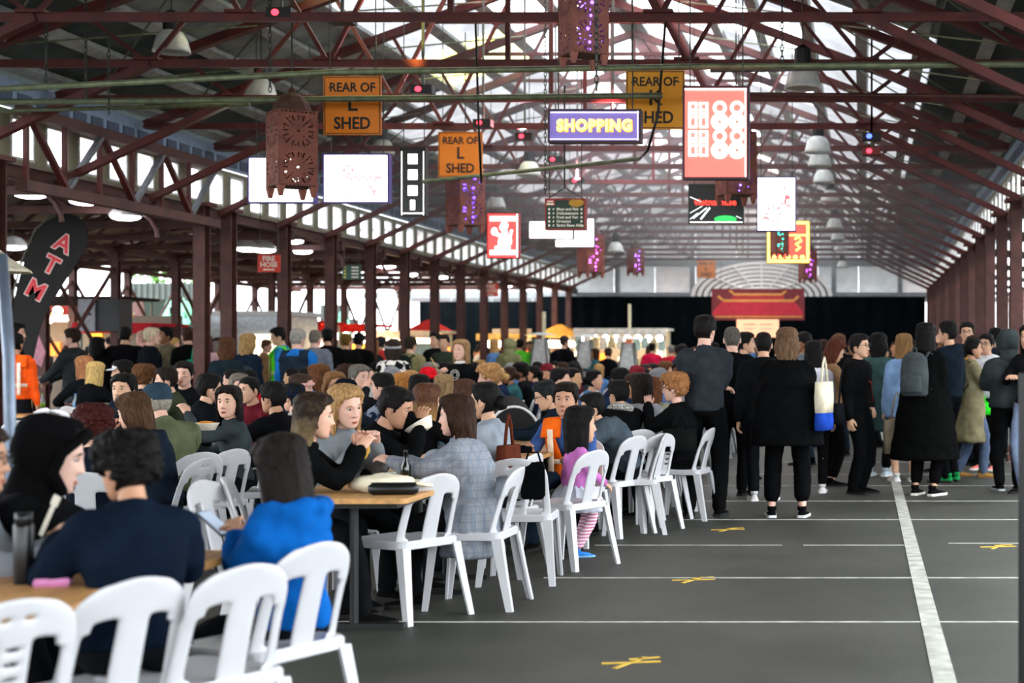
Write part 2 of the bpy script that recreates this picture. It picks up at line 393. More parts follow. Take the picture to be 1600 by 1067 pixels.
for k in range(12):
    y = 18.5 + 2.5 * k
    for x in (XA, XB):
        column(x, y, 'aisle_column', 'red iron column of the left side aisle', 3.5, col2, 'aisle columns')
    t = thing('aisle_truss', 'red iron truss with curved braces in the left side aisle', None, (0, y, 0), 0, 'aisle trusses'); t['kind'] = 'structure'
    if not ap:
        P = lambda nm, a, b, w=.07: ap.append((nm, MB().bar(a, b, w, w, 0, (0, 1, 0)).mesh(nm, RED2)))
        P('tie_beam', (XB, 0, 3.42), (XL, 0, 3.42), .1)
        P('rafter', (XB, 0, 3.5), (-13.4, 0, 3.98)); P('rafter', (-13.4, 0, 3.98), (XL, 0, 3.5))
        for x in (-16, -15.2, -14.2, -13, -11.8, -10.6): P('web_strut', (x, 0, 3.42), (x + .5, 0, 3.62 + .3 * (1 - abs(x + 13.4) / 4)), .05); P('web_strut', (x, 0, 3.42), (x - .45, 0, 3.62 + .3 * (1 - abs(x + 13.4) / 4)), .04)
        for x, s in ((XA, 1), (XA, -1), (XL, -1), (XB, 1)): ap.append(('curved_brace', MB().tube([(p[0], 0, p[2]) for p in arc_brace(x, 0, s)], .03, 6).mesh('curved_brace', RED2)))
    for nm, me in ap: link(nm, me, t)
for x in (XA, XB):
    MB().box((x, 31.5, 3.38), (.08, 31, .10)).build('valley_beam', RED2, al)
    if x != XL - .02:
        for k in range(11):
            y = 18.5 + 2.5 * k
            if x == XA and k % 2 == 0 and k < 10: continue
            for s in (1, -1): MB().bar((x, y if s > 0 else y + 2.5, 1.0), (x, y + 2.5 if s > 0 else y, 3.1), .05, .05, 0, (1, 0, 0)).build('cross_brace', RED2, al)
# right aisle: low roof and grey roller wall
ar = thing('aisle_roof', 'low roof of the side aisle on the right', None); ar['kind'] = 'structure'
[slab((XR + .1, 3.55), (6.2, 3.2), 17 + 2.2 * k, 19.15 + 2.2 * k, 'roof_sheet', SKY if k % 2 else AROOF, ar) for k in range(16)]  # every second sheet translucent, added to let more light into the aisle
for k in range(9): column(4.4, 18.4 + 3.6 * k, 'aisle_column', 'red iron column of the right side aisle', 3.4, col2, 'right aisle columns')
for k in range(12): MB().box((6.2, 22 + 2.6 * k, 3.16), (.03, 2.4, .22)).build('clerestory_pane', WIN if k % 3 else SKY, ar)
rw = thing('wall_aisle', 'grey blue roller shutter wall beyond the right columns', None); rw['kind'] = 'structure'
ROLL = mat('roller_shutter', '#98a4ae', .6, .0, var=.15, scale=2)
for k in range(14):
    y = 21 + 2.3 * k
    m_ = MB()
    for j in range(19): m_.box((6.2, y, .07 + j * .13), (.03 if j % 2 else .045, 2.2, .128))
    m_.build('shutter_panel', ROLL, rw)
AWIN = None
# --- end wall: siding, beams, black curtain, hoop tent, banner
ew = thing('wall_back', 'far end wall of pale corrugated siding above a beam', None); ew['kind'] = 'structure'
SID = mat('pale_siding', '#b7bab8', .7, var=.15, scale=2, trans=.24)
SIDP = mat('pale_pink_siding', '#c9bab6', .7, var=.15, scale=2, trans=.24)
sid = MB()
for i in range(9): sid.box((-.6 + i * .15, 0, 0), (.15, .05 if i % 2 else .02, 2.4))
sidm = sid.mesh('siding_panel', SID); sidp = sid.mesh('siding_panel', SIDP)
for k in range(17):
    for r in range(2): link('siding_panel', sidm if (k * 7 + r) % 3 else sidp, ew, (XL - 5 + 1.36 * k, YEND + .2, 4.4 + 2.42 * r))
for z, h in ((3.42, .2), (4.5, .22), (5.6, .12)): MB().box((XL + 3.7, YEND, z), (22, .18, h)).build('end_beam', GREYP, ew)
for x in (-8.2, -5.7, -3.3, -1.0, 1.2): MB().box((x, YEND - .02, 4), (.16, .16, 3)).build('end_post', GREYP, ew)
def curtain(x0, x1, z0, z1, Y, lab, m, amp=.09, step=.11):
    n = int((x1 - x0) / step); vs = []; fs = []
    for i in range(n + 1):
        x = x0 + (x1 - x0) * i / n; y = Y + amp * (.6 * sin(i * 1.3) + .4 * sin(i * .47 + 1))
        vs += [(x, y, z0), (x, y - .0, z1)]
    for i in range(n): fs.append((2 * i, 2 * i + 2, 2 * i + 3, 2 * i + 1))
    o = MB().add(vs, fs).build('stage_curtain', m, smooth=True); so = o.modifiers.new('s', 'SOLIDIFY'); so.thickness = .012
    return tag(o, lab, 'curtain')
CUR = mat('black_drape', '#04080b', .95, var=.3, scale=3, spec=.05)
curtain(-10.6, 2.0, .02, 3.36, YEND - .9, 'long black drape hung across the far end of the hall', CUR)
curtain(-14.6, -10.65, .02, 3.2, YEND - .7, 'black drape hung behind the left columns at the far end', CUR)

# --- thin bluish haze volume filling the upper hall
hz = struct(MB().box(((XL + XR) / 2, 36.4, 4.95), (XR - XL - .3, 31, 2.6)).build('haze', None if False else bpy.data.materials.new('roof_haze')), 'thin bluish haze under the hall roof')
hz['kind'] = 'stuff'; hm = hz.data.materials[0]; hm.use_nodes = True; hn = hm.node_tree; hn.nodes.clear()
ho = hn.nodes.new('ShaderNodeOutputMaterial'); hv = hn.nodes.new('ShaderNodeVolumeScatter'); hv.inputs['Density'].default_value = .038; hv.inputs['Color'].default_value = (.86, .93, 1, 1); hv.inputs['Anisotropy'].default_value = .35
hn.links.new(hv.outputs[0], ho.inputs['Volume'])
# ------------------------------------------------------------------ people
HEADR = [(.118, .002, .0, -.02), (.113, .030, .028, -.048), (.100, .050, .052, -.070), (.080, .064, .070, -.086), (.055, .0715, .081, -.095), (.028, .0745, .0865, -.098),
         (.008, .0750, .0865, -.097), (-.015, .0735, .0855, -.092), (-.038, .0705, .0850, -.080), (-.060, .0650, .0845, -.060), (-.078, .0580, .0840, -.035), (-.094, .0490, .0830, -.008),
         (-.107, .0370, .0790, .012), (-.116, .0200, .0680, .030), (-.119, .004, .052, .044)]
def headring(z):
    R = HEADR
    if z >= R[0][0]: return R[0][1:]
    for i in range(len(R) - 1):
        if R[i][0] >= z >= R[i + 1][0]:
            t = (R[i][0] - z) / (R[i][0] - R[i + 1][0]); return [R[i][k] * (1 - t) + R[i + 1][k] * t for k in (1, 2, 3)]
    return R[-1][1:]
def hpt(z, a, off=0., up=0.):
    "point on the head at height z, angle a from straight ahead"
    w, yf, yb = headring(z); c, s = cos(a), sin(a); e = .88
    yc = (yf + yb) / 2; hy = (yf - yb) / 2
    x = (abs(s) ** e) * (1 if s >= 0 else -1) * (w + off); y = yc + (abs(c) ** e) * (1 if c >= 0 else -1) * (hy + off)
    return Vector((x, y, z + up))
def G(d, s): return exp(-d * d / (2 * s * s))
def head_mb(fine=True, fem=False):
    nz, na = (38, 48) if fine else (14, 16)
    m = MB(); rings = []
    for i in range(nz):
        t = i / (nz - 1); z = .118 - .237 * (t if not fine else (t + .06 * sin(2 * pi * t)))
        z = max(-.119, min(.118, z)); ring = []
        for j in range(na):
            u = 2 * pi * j / na; a = u - .42 * sin(u) if fine else u
            p = hpt(z, a)
            if cos(a) > .15:
                x = p.x; f = min(1, (cos(a) - .15) / .35); ax = abs(x); d = 0
                if .03 > z > -.045:
                    tt = (.03 - z) / .06; d += (.003 + .021 * max(0, min(1, tt)) ** 1.3) * G(x, .0075 + .004 * tt) * (1 if z > -.032 else max(0, 1 - (-.032 - z) / .012))
                d += .006 * G(ax - .013, .006) * G(z + .031, .006)
                d -= .0095 * G(ax - .031, .0125) * G(z - .010, .0095)
                d += .0045 * G(ax - .028, .018) * G(z - .030, .007)
                d += .004 * G(ax - .045, .016) * G(z + .018, .016)
                d += (.0055 if fem else .0045) * G(x, .018) * (G(z + .063, .0045) + G(z + .075, .005)) - .003 * G(x, .02) * G(z + .069, .0025)
                d -= .003 * G(x, .025) * G(z + .086, .006); d += .005 * G(x, .016) * G(z + .102, .01)
                if fem: d -= .003 * G(z + .1, .02)
                p.y += d * f
            if fem and z < -.05: p.x *= 1 + .12 * (z + .05) / .07
            ring.append(p)
        rings.append(ring)
    m.loft(rings)
    for s in (-1, 1):
        m.ell((s * .0765, -.012, -.008), (.011, .019, .032), Euler((radians(-12), 0, radians(-18 * s))).to_matrix(), 10 if fine else 6, 8 if fine else 4)
        if fine: m.ell((s * .082, -.008, -.03), (.007, .009, .011), None, 8, 6)
    return m
HEADS = {}
def head_proto(fine, fem):
    k = (fine, fem)
    if k not in HEADS: HEADS[k] = head_mb(fine, fem)
    return HEADS[k]

# ---- hair
def hair_mb(style, fine=True):
    m = MB(); nz, na = (26, 44) if fine else (12, 16)
    base = style.split('+')[0]; rr = random.Random(hash_s(style))
    def cover(a, z):
        d = abs(a) * 180 / pi
        if base in ('short', 'crew', 'curly'):
            if d < 50: h = .068 - .010 * (d / 50)
            elif d < 75: h = .058 - .058 * (d - 50) / 25
            elif d < 105: h = -.004 if d > 83 else -.022
            elif d < 125: h = .0 - .05 * (d - 105) / 20
            else: h = -.072
        elif base in ('bob', 'long', 'bun', 'pony', 'tied'):
            if d < 45: h = .078 - .012 * (d / 45)
            elif d < 80: h = .066 - .07 * (d - 45) / 35
            elif d < 110: h = -.01 if base in ('bun', 'pony', 'tied') else -.06
            else: h = -.08
        elif base == 'hood':
            h = .098 if d < 42 else (.098 - .22 * (d - 42) / 46 if d < 88 else -.125)
        elif base in ('beanie', 'cap'):
            h = .045 if d < 60 else (.045 - .035 * (d - 60) / 60 if d < 120 else .0)
        else: h = .07
        return h
    th = dict(short=.017, crew=.009, curly=.035, bob=.022, long=.020, bun=.013, pony=.012, tied=.013, hood=.024, beanie=.016, cap=.012).get(base, .015)
    rings = []
    for i in range(nz):
        t = i / (nz - 1); z = .118 - .225 * t; ring = []
        for j in range(na):
            a = 2 * pi * j / na - pi
            h = cover(a, z); k = max(0., min(1., (z - h) / .014 + .5)); k = k * k * (3 - 2 * k)
            wob = (.22 * sin(a * 9 + z * 60) + .18 * sin(a * 17 - z * 90) + rr.uniform(-.2, .2)) if base in ('short', 'bob', 'long', 'bun', 'pony', 'tied') else (rr.uniform(-.5, .45) if base == 'curly' else rr.uniform(-.05, .05))
            off = -.014 + k * (.014 + th * (1 + wob * .6) * (1.25 if z > .06 and base != 'crew' else 1))
            p = hpt(z, a, off); p.z += k * th * max(0, (z - .02) / .1) * (1.1 if base != 'hood' else 1.3)
            if base == 'hood' and d_back(a): p.y -= .02 * k
            ring.append(p)
        rings.append(ring)
    m.loft(rings)
    if base in ('long', 'bob'):
        L = {'bob': .145, 'long': .36}[base]; n = 26 if fine else 12; rg = []
        K = 9 if fine else 5
        for i in range(K):
            t = i / (K - 1); z = .045 - (L + .045) * t; ring = []; a0 = radians(64 + 8 * t)
            rx = .088 + .020 * sin(pi * min(1, t * 1.2)) * (1.3 if base == 'bob' else .9) - (.022 * t * t if base == 'long' else 0); ry = .108 - (.03 if base == 'long' else .012) * t; yc = -.012 - .012 * t
            for q in range(2):
                for j in range(n):
                    f = j / (n - 1); f = f if q == 0 else 1 - f
                    a = a0 + (2 * pi - 2 * a0) * f; w = 1 + .035 * sin(f * 47 + t * 3) + .02 * sin(f * 83)
                    sc_ = w if q == 0 else .74
                    zz = z - (.020 * sin(f * 31) + .016 * sin(f * 57) + .035 * sin(pi * f) - .02) * t
                    ring.append(Vector((rx * sc_ * sin(a), yc + ry * sc_ * cos(a), zz)))
            rg.append(ring)
        rg.insert(0, [Vector((p.x * .70, p.y * .70 - .004, p.z + .050)) for p in rg[0]])
        rg.insert(1, [Vector((p.x * .93, p.y * .93, p.z + .026)) for p in rg[1]])
        m.loft(rg)
    if base == 'bun': m.ell((0, -.115, .06), (.045, .042, .042), None, 14, 10, fn=lambda x, y, z: 1 + .06 * sin(9 * z + 5 * x))
    if base == 'tied': m.ell((0, -.125, -.015), (.05, .04, .05), None, 14, 10, fn=lambda x, y, z: 1 + .06 * sin(9 * z + 5 * x))
    if base == 'pony': m.tube([(0, -.10, .03), (0, -.15, .02), (0, -.165, -.08), (0, -.15, -.2)], [.02, .03, .032, .012], 8, round_=True)
    if base == 'curly':
        for _ in range(90 if fine else 25):
            a = rr.uniform(-pi, pi); z = rr.uniform(-.07, .118)
            if z < cover(a, z): continue
            p = hpt(z, a, .03); p.z += .02 * max(0, z / .1); m.ell(p, rr.uniform(.014, .024), None, 7, 5)
    if base == 'hood':
        m.tube([(0, -.03, -.06), (0, -.035, -.12), (0, -.04, -.20)], [.088, .092, .105], 14)
        for k in range(1):
            pts = [hpt(zz, aa, .03) + Vector((0, .012, .0)) for zz, aa in [(-.10, -1.45), (-.04, -1.5), (.03, -1.35), (.075, -.98), (.10, -.5), (.107, 0), (.10, .5), (.075, .98), (.03, 1.35), (-.04, 1.5), (-.10, 1.45)]]
            m.tube(pts, .017, 8, round_=True)
    if base == 'beanie':
        pts = [hpt(.05 - .03 * (1 - cos(a)) / 2, a, .019) for a in [2 * pi * i / 24 for i in range(25)]]
        m.tube(pts, [.018] * 25, 8)
    if base == 'cap':
        v = []
        rgs = []
        for i in range(5):
            t = i / 4; rgs.append([Vector(((.078 - .012 * t) * cos(b), .06 + .085 * t * max(0.05, sin(b)) + .02 * t, .052 - .018 * t + s_ * .004)) for b, s_ in [(pi * j / 8, 1) for j in range(9)] + [(pi * j / 8, -1) for j in range(8, -1, -1)]])
        m.loft(rgs)
    return m
def d_back(a): return abs(a) > 2.0
def hash_s(s): return sum((i + 1) * ord(c) for i, c in enumerate(s))
HAIRS = {}
def hair_mesh(style, col, fine, streak=None):
    k = (style, col, fine)
    if k not in HAIRS: HAIRS[k] = hair_mb(style, fine).mesh('hair', hairm(col) if style.split('+')[0] not in ('hood', 'beanie', 'cap') else cloth(col), True)
    return HAIRS[k]

# ---- hands: right hand, fingers to +Y, back of hand +Z, thumb at -X
def hand_mb(kind, low=False):
    m = MB(); curl = {'relaxed': (18, 28, 20), 'grip': (55, 70, 40), 'flat': (4, 8, 6)}[kind]
    n = 6 if low else 8
    m.loft([[Vector((cos(b) * w, y, sin(b) * h + zc)) for b in [2 * pi * j / 12 for j in range(12)]] for y, w, h, zc in ((-.012, .022, .016, 0), (.0, .027, .018, 0), (.03, .036, .017, 0), (.062, .041, .015, .001), (.085, .040, .012, .002), (.092, .034, .008, .002))])
    for i, (x, L) in enumerate(((-.029, .070), (-.0095, .078), (.0105, .073), (.029, .058))):
        p = Vector((x, .078, .002)); d = 0; pts = [p - Vector((0, .02, 0)), p.copy()]; sp = radians((-5, -1, 3, 8)[i])
        for q, f in enumerate((.42, .32, .26)):
            d += radians(curl[q]); p = p + Vector((sin(sp) * cos(d), cos(d), -sin(d))) * L * f; pts.append(p.copy())
        m.tube(pts, [.009, .0095, .0088, .0080, .0066], n, round_=True)
    c = 1 if kind == 'grip' else 0
    m.tube([(-.018, .012, -.003), (-.042, .038, -.010), (-.056 + .012 * c, .064, -.016 - .012 * c), (-.058 + .03 * c, .088, -.020 - .02 * c)], [.014, .0125, .0105, .0085], n, round_=True)
    return m
HANDS = {k: hand_mb(k) for k in ('relaxed', 'grip', 'flat')}
HANDL = hand_mb('relaxed', True)

SHOES = {}
def shoe_mesh(kind):
    if kind in SHOES: return SHOES[kind]
    up, so = MB(), MB()
    prof = [(-.075, .022, .052), (-.065, .034, .075), (-.03, .038, .088), (.01, .038, .082), (.05, .040, .064), (.10, .045, .050), (.145, .044, .042), (.175, .034, .034), (.19, .016, .026)]
    up.loft([[Vector((cos(b) * w, y, .022 + max(0., sin(b)) * (h - .022) * 1.0 + min(0., sin(b)) * .004)) for b in [2 * pi * j / 14 for j in range(14)]] for y, w, h in prof])
    up.tube([(0, -.03, .07), (0, -.032, .105)], [.040, .042], 10)
    so.loft([[Vector((sx * (w + .005), y, z)) for sx, z in ((-1, .0), (-1, .026), (1, .026), (1, .0))] for y, w, h in [(-.082, .02, 0), (-.07, .034, 0), (-.03, .038, 0), (.05, .042, 0), (.10, .047, 0), (.15, .045, 0), (.18, .034, 0), (.197, .014, 0)]])
    SHOES[kind] = (up, so); return SHOES[kind]
SHOEM = {}
def shoe_data(col, sole):
    if (col, sole) not in SHOEM:
        u, s = shoe_mesh(0); SHOEM[(col, sole)] = (u.mesh('shoe', cloth(col), True), s.mesh('sole', paint(sole, .8)))
    return SHOEM[(col, sole)]
EYEM = None
def eye_mesh():
    global EYEM
    if EYEM is None:
        m = MB(); m.ell((0, 0, 0), (.0135, .0118, .0075), None, 12, 8)
        m.ell((0, .0095, 0), (.0062, .004, .0062), None, 10, 6, 1)
        EYEM = m.mesh('eye', [mat('eye_white', '#a8a29a', .3), mat('eye_iris', '#1c100a', .2)], True)
    return EYEM
BROWS = {}
def brow_mesh(c):
    if c not in BROWS:
        m = MB(); m.tube([(-.017, -.004, -.001), (-.006, .001, .003), (.006, 0, .003), (.018, -.008, -.001)], [.002, .0034, .0034, .0016], 6); BROWS[c] = m.mesh('eyebrow', hairm(c), True)
    return BROWS[c]
LIPS = {}
def lips_mesh(c):
    if c not in LIPS:
        m = MB(); m.tube([(-.021, -.004, 0), (-.008, .003, .003), (0, .004, .0022), (.008, .003, .003), (.021, -.004, 0)], [.0012, .0036, .0034, .0036, .0012], 6)
        m.tube([(-.019, -.004, -.001), (-.007, .003, -.0055), (.007, .003, -.0055), (.019, -.004, -.001)], [.0012, .0042, .0042, .0012], 6); LIPS[c] = m.mesh('lips', mat('lip_' + c, c, .4), True)
    return LIPS[c]

# ---- skeleton
def ik(a, t, l1, l2, pole):
    d = t - a; L = d.length
    if L > (l1 + l2) * .995: t = a + d * ((l1 + l2) * .995 / L); d = t - a; L = d.length
    u = d.normalized(); q = (l1 * l1 - l2 * l2 + L * L) / (2 * L); h = sqrt(max(0, l1 * l1 - q * q))
    p = Vector(pole); p = p - u * p.dot(u); p.normalize()
    return a + u * q + p * h, t
def skel(S):
    K = {}; H = S['h']; k = H / 1.72; K['k'] = k; sit = S['pose'] == 'sit'
    pel = V(0, 0, S.get('pelz', .535) if sit else .905 * k); K['pel'] = pel
    ln = radians(S.get('lean', 8 if sit else 0)); sd = radians(S.get('side', 0)); tw = radians(S.get('twist', 0))
    def D(a): return V(sin(sd), sin(a), cos(a) * cos(sd)).normalized()
    p1 = pel + D(ln * .7) * .25 * k; nb = p1 + D(ln * 1.2) * .255 * k
    K['mid'] = p1; K['nb'] = nb; K['D'] = D; K['ln'] = ln
    K['r'] = V(cos(tw), sin(tw), 0); K['rm'] = V(cos(tw * .5), sin(tw * .5), 0)
    up = D(ln * 1.2); K['up'] = up
    hy, hp, hr = [radians(x) for x in S.get('head', (0, 0, 0))]
    nk = nb + D(ln * .9) * .066 * k + V(0, .012, 0); K['nk'] = nk
    R = Matrix.Rotation(tw + hy, 3, 'Z') @ Matrix.Rotation(-hp - ln * .25, 3, 'X') @ Matrix.Rotation(hr, 3, 'Y')
    hs = S.get('hs', 1.); K['hs'] = k ** .5 * hs * 1.04
    hc = nk + R @ V(0, .022, .098) * K['hs']; K['hc'] = hc; K['hR'] = R
    fw = V(-K['r'].y, K['r'].x, 0); K['fw'] = fw
    sw = (.158 if S['sex'] == 'f' else .182) * k * S.get('broad', 1); sh = []
    for s in (-1, 1): sh.append(nb - up * .055 * k + K['r'] * s * sw)
    K['sh'] = sh; l1, l2 = .285 * k, .255 * k
    arms = S.get('arms', ('down', 'down'))
    K['arm'] = []
    for i, s in enumerate((-1, 1)):
        a = arms[i]; r = K['r'] * s; pole = r * .6 - fw * .5 - V(0, 0, 1); sd_ = r
        if isinstance(a, tuple): t = V(*a)
        elif a == 'down': t = sh[i] + r * .07 + fw * .04 - V(0, 0, .53 * k); pole = r * .3 - fw
        elif a == 'table': t = V(0, 0, 0) + K['r'] * s * .13 + fw * (.40 + .3 * sin(ln)) + V(0, 0, .80); pole = r - V(0, 0, .6)
        elif a == 'lap': t = r * .09 + fw * .27 + V(0, 0, pel.z + .12); pole = r - fw * .6
        elif a == 'cross': t = sh[i] - r * (.27 * k) + fw * .21 - V(0, 0, .27 * k + .02 * i); pole = r - V(0, 0, 1) + fw * .1
        elif a == 'phone': t = r * .06 + V(nb.x, nb.y, 0) + fw * .30 + V(0, 0, nb.z - .24 * k); pole = r * .8 - V(0, 0, 1)
        elif a == 'face': t = hc + fw * .14 + r * .05 - V(0, 0, .12); pole = r * .7 - V(0, 0, 1)
        elif a == 'strap': t = sh[i] + fw * .16 - r * .03 - V(0, 0, .1); pole = r * .5 - V(0, 0, 1)
        elif a == 'pocket': t = pel + r * .22 + fw * .06 + V(0, 0, .03); pole = r - fw * .8
        elif a == 'hip': t = pel + r * .19 + fw * .1 + V(0, 0, .12); pole = r - fw * .4
        e, t = ik(sh[i], t, l1, l2, pole); K['arm'].append((sh[i], e, t))
    K['leg'] = []; hipw = .092 * k; st = S.get('stride', 0); ft = S.get('feet')
    for i, s in enumerate((-1, 1)):
        hp_ = pel + V(s * hipw, 0, -.02)
        if sit:
            kn = V(s * .13, .42 * k, .50); an = V(s * .13, .40 * k + (.06 if i else -.04), .095)
            if ft: an = V(*ft[i])
            an2 = an
        else:
            an = V(s * S.get('stance', .10) * k, st * s * .5, .088); kn, an = ik(hp_, an, .41 * k, .42 * k, V(s * .15, 1, 0))
        K['leg'].append((hp_, kn, an))
    return K
TM = [(-.14, .060, .07), (-.10, .135, .095), (-.03, .163, .110), (.06, .160, .108), (.22, .146, .103), (.40, .150, .108), (.60, .165, .116), (.78, .175, .116), (.90, .165, .100), (.98, .115, .078), (1.05, .066, .060)]
TF = [(-.14, .060, .07), (-.10, .140, .100), (-.03, .170, .115), (.06, .160, .108), (.24, .128, .094), (.40, .130, .098), (.60, .146, .118), (.76, .152, .116), (.90, .142, .092), (.98, .100, .072), (1.05, .058, .055)]
def torso_rings(S, K, infl=0., t0=-.2, t1=1.1, n=16, gap=None, belly=1.):
    k = K['k']; out = []; fat = S.get('fat', 1.)
    for t, w, d in (TF if S['sex'] == 'f' else TM):
        if t < t0 or t > t1: continue
        if t < .5: c = K['pel'] + (K['mid'] - K['pel']) * (t / .5); r = V(1, 0, 0).lerp(K['rm'], max(0, t) * 2); up = K['D'](K['ln'] * .7)
        else: c = K['mid'] + (K['nb'] - K['mid']) * ((t - .5) / .5); r = K['rm'].lerp(K['r'], (t - .5) * 2); up = K['up']
        r = r.normalized(); f = up.cross(r).normalized()
        ft = 1 + (fat - 1) * (1 if t < .7 else .5 if t < .95 else .1)
        w = w * k * ft + infl; d = d * k * (1 + (ft - 1) * 1.3) + infl
        if t > .9: c = c - f * .008
        if gap is None: out.append([c + r * (sin(2 * pi * j / n) * w) + f * (cos(2 * pi * j / n) * d) for j in range(n)])
        else:
            g = gap(t); ring = []
            for q, sc in ((0, 1.), (1, .9)):
                for j in range(n):
                    u = j / (n - 1); u = u if q == 0 else 1 - u; a = g + (2 * pi - 2 * g) * u
                    ring.append(c + r * sin(a) * w * sc + f * cos(a) * d * sc)
            out.append(ring)
    return out
BAKE = []
def remesh(o, vox, smooth=4, disp=0., post=None):
    m = o.modifiers.new('r', 'REMESH'); m.mode = 'VOXEL'; m.voxel_size = vox; m.use_smooth_shade = True
    s = o.modifiers.new('s', 'SMOOTH'); s.factor = .5; s.iterations = smooth
    if disp:
        if 'folds' not in bpy.data.textures:
            t = bpy.data.textures.new('folds', 'CLOUDS'); t.noise_scale = .09; t.noise_depth = 1
        d = o.modifiers.new('d', 'DISPLACE'); d.texture = bpy.data.textures['folds']; d.strength = disp; d.mid_level = .5; d.texture_coords = 'LOCAL'
    BAKE.append((o, post))
def bake_all():
    dg = bpy.context.evaluated_depsgraph_get(); dg.update()
    res = [(o, post, bpy.data.meshes.new_from_object(o.evaluated_get(dg))) for o, post in BAKE]
    for o, post, me in res:
        o.modifiers.clear(); old = o.data; me.name = old.name; mats = list(old.materials); me.materials.clear()
        for q in mats: me.materials.append(q)
        if post is not None:
            n = len(me.vertices); co = np.empty(n * 3, np.float32); me.vertices.foreach_get('co', co)
            vs = co.reshape(-1, 3).tolist(); fs = [tuple(p.vertices) for p in me.polygons]
            off = len(vs); vs += [tuple(v) for v in post.v]; fs += [tuple(i + off for i in f) for f in post.f]
            m2 = bpy.data.meshes.new(me.name); m2.from_pydata(vs, [], fs)
            for q in mats: m2.materials.append(q)
            bpy.data.meshes.remove(me); me = m2
        me.polygons.foreach_set('use_smooth', [True] * len(me.polygons)); me.update()
        o.data = me
        if old.users == 0: bpy.data.meshes.remove(old)
    BAKE.clear()
def limb(m, pts, rads, n=10):
    "tapered tube through joints, rounded at the bends"
    P = []; R = []
    for i in range(len(pts) - 1):
        for t in (0, .33, .66): P.append(pts[i].lerp(pts[i + 1], t)); R.append(rads[i] * (1 - t) + rads[i + 1] * t)
    P.append(pts[-1]); R.append(rads[-1])
    Q = [p.copy() for p in P]
    for i in range(1, len(P) - 1): Q[i] = P[i] * .6 + (P[i - 1] + P[i + 1]) * .2
    m.tube(Q, R, n, round_=True)
PEOPLE = []
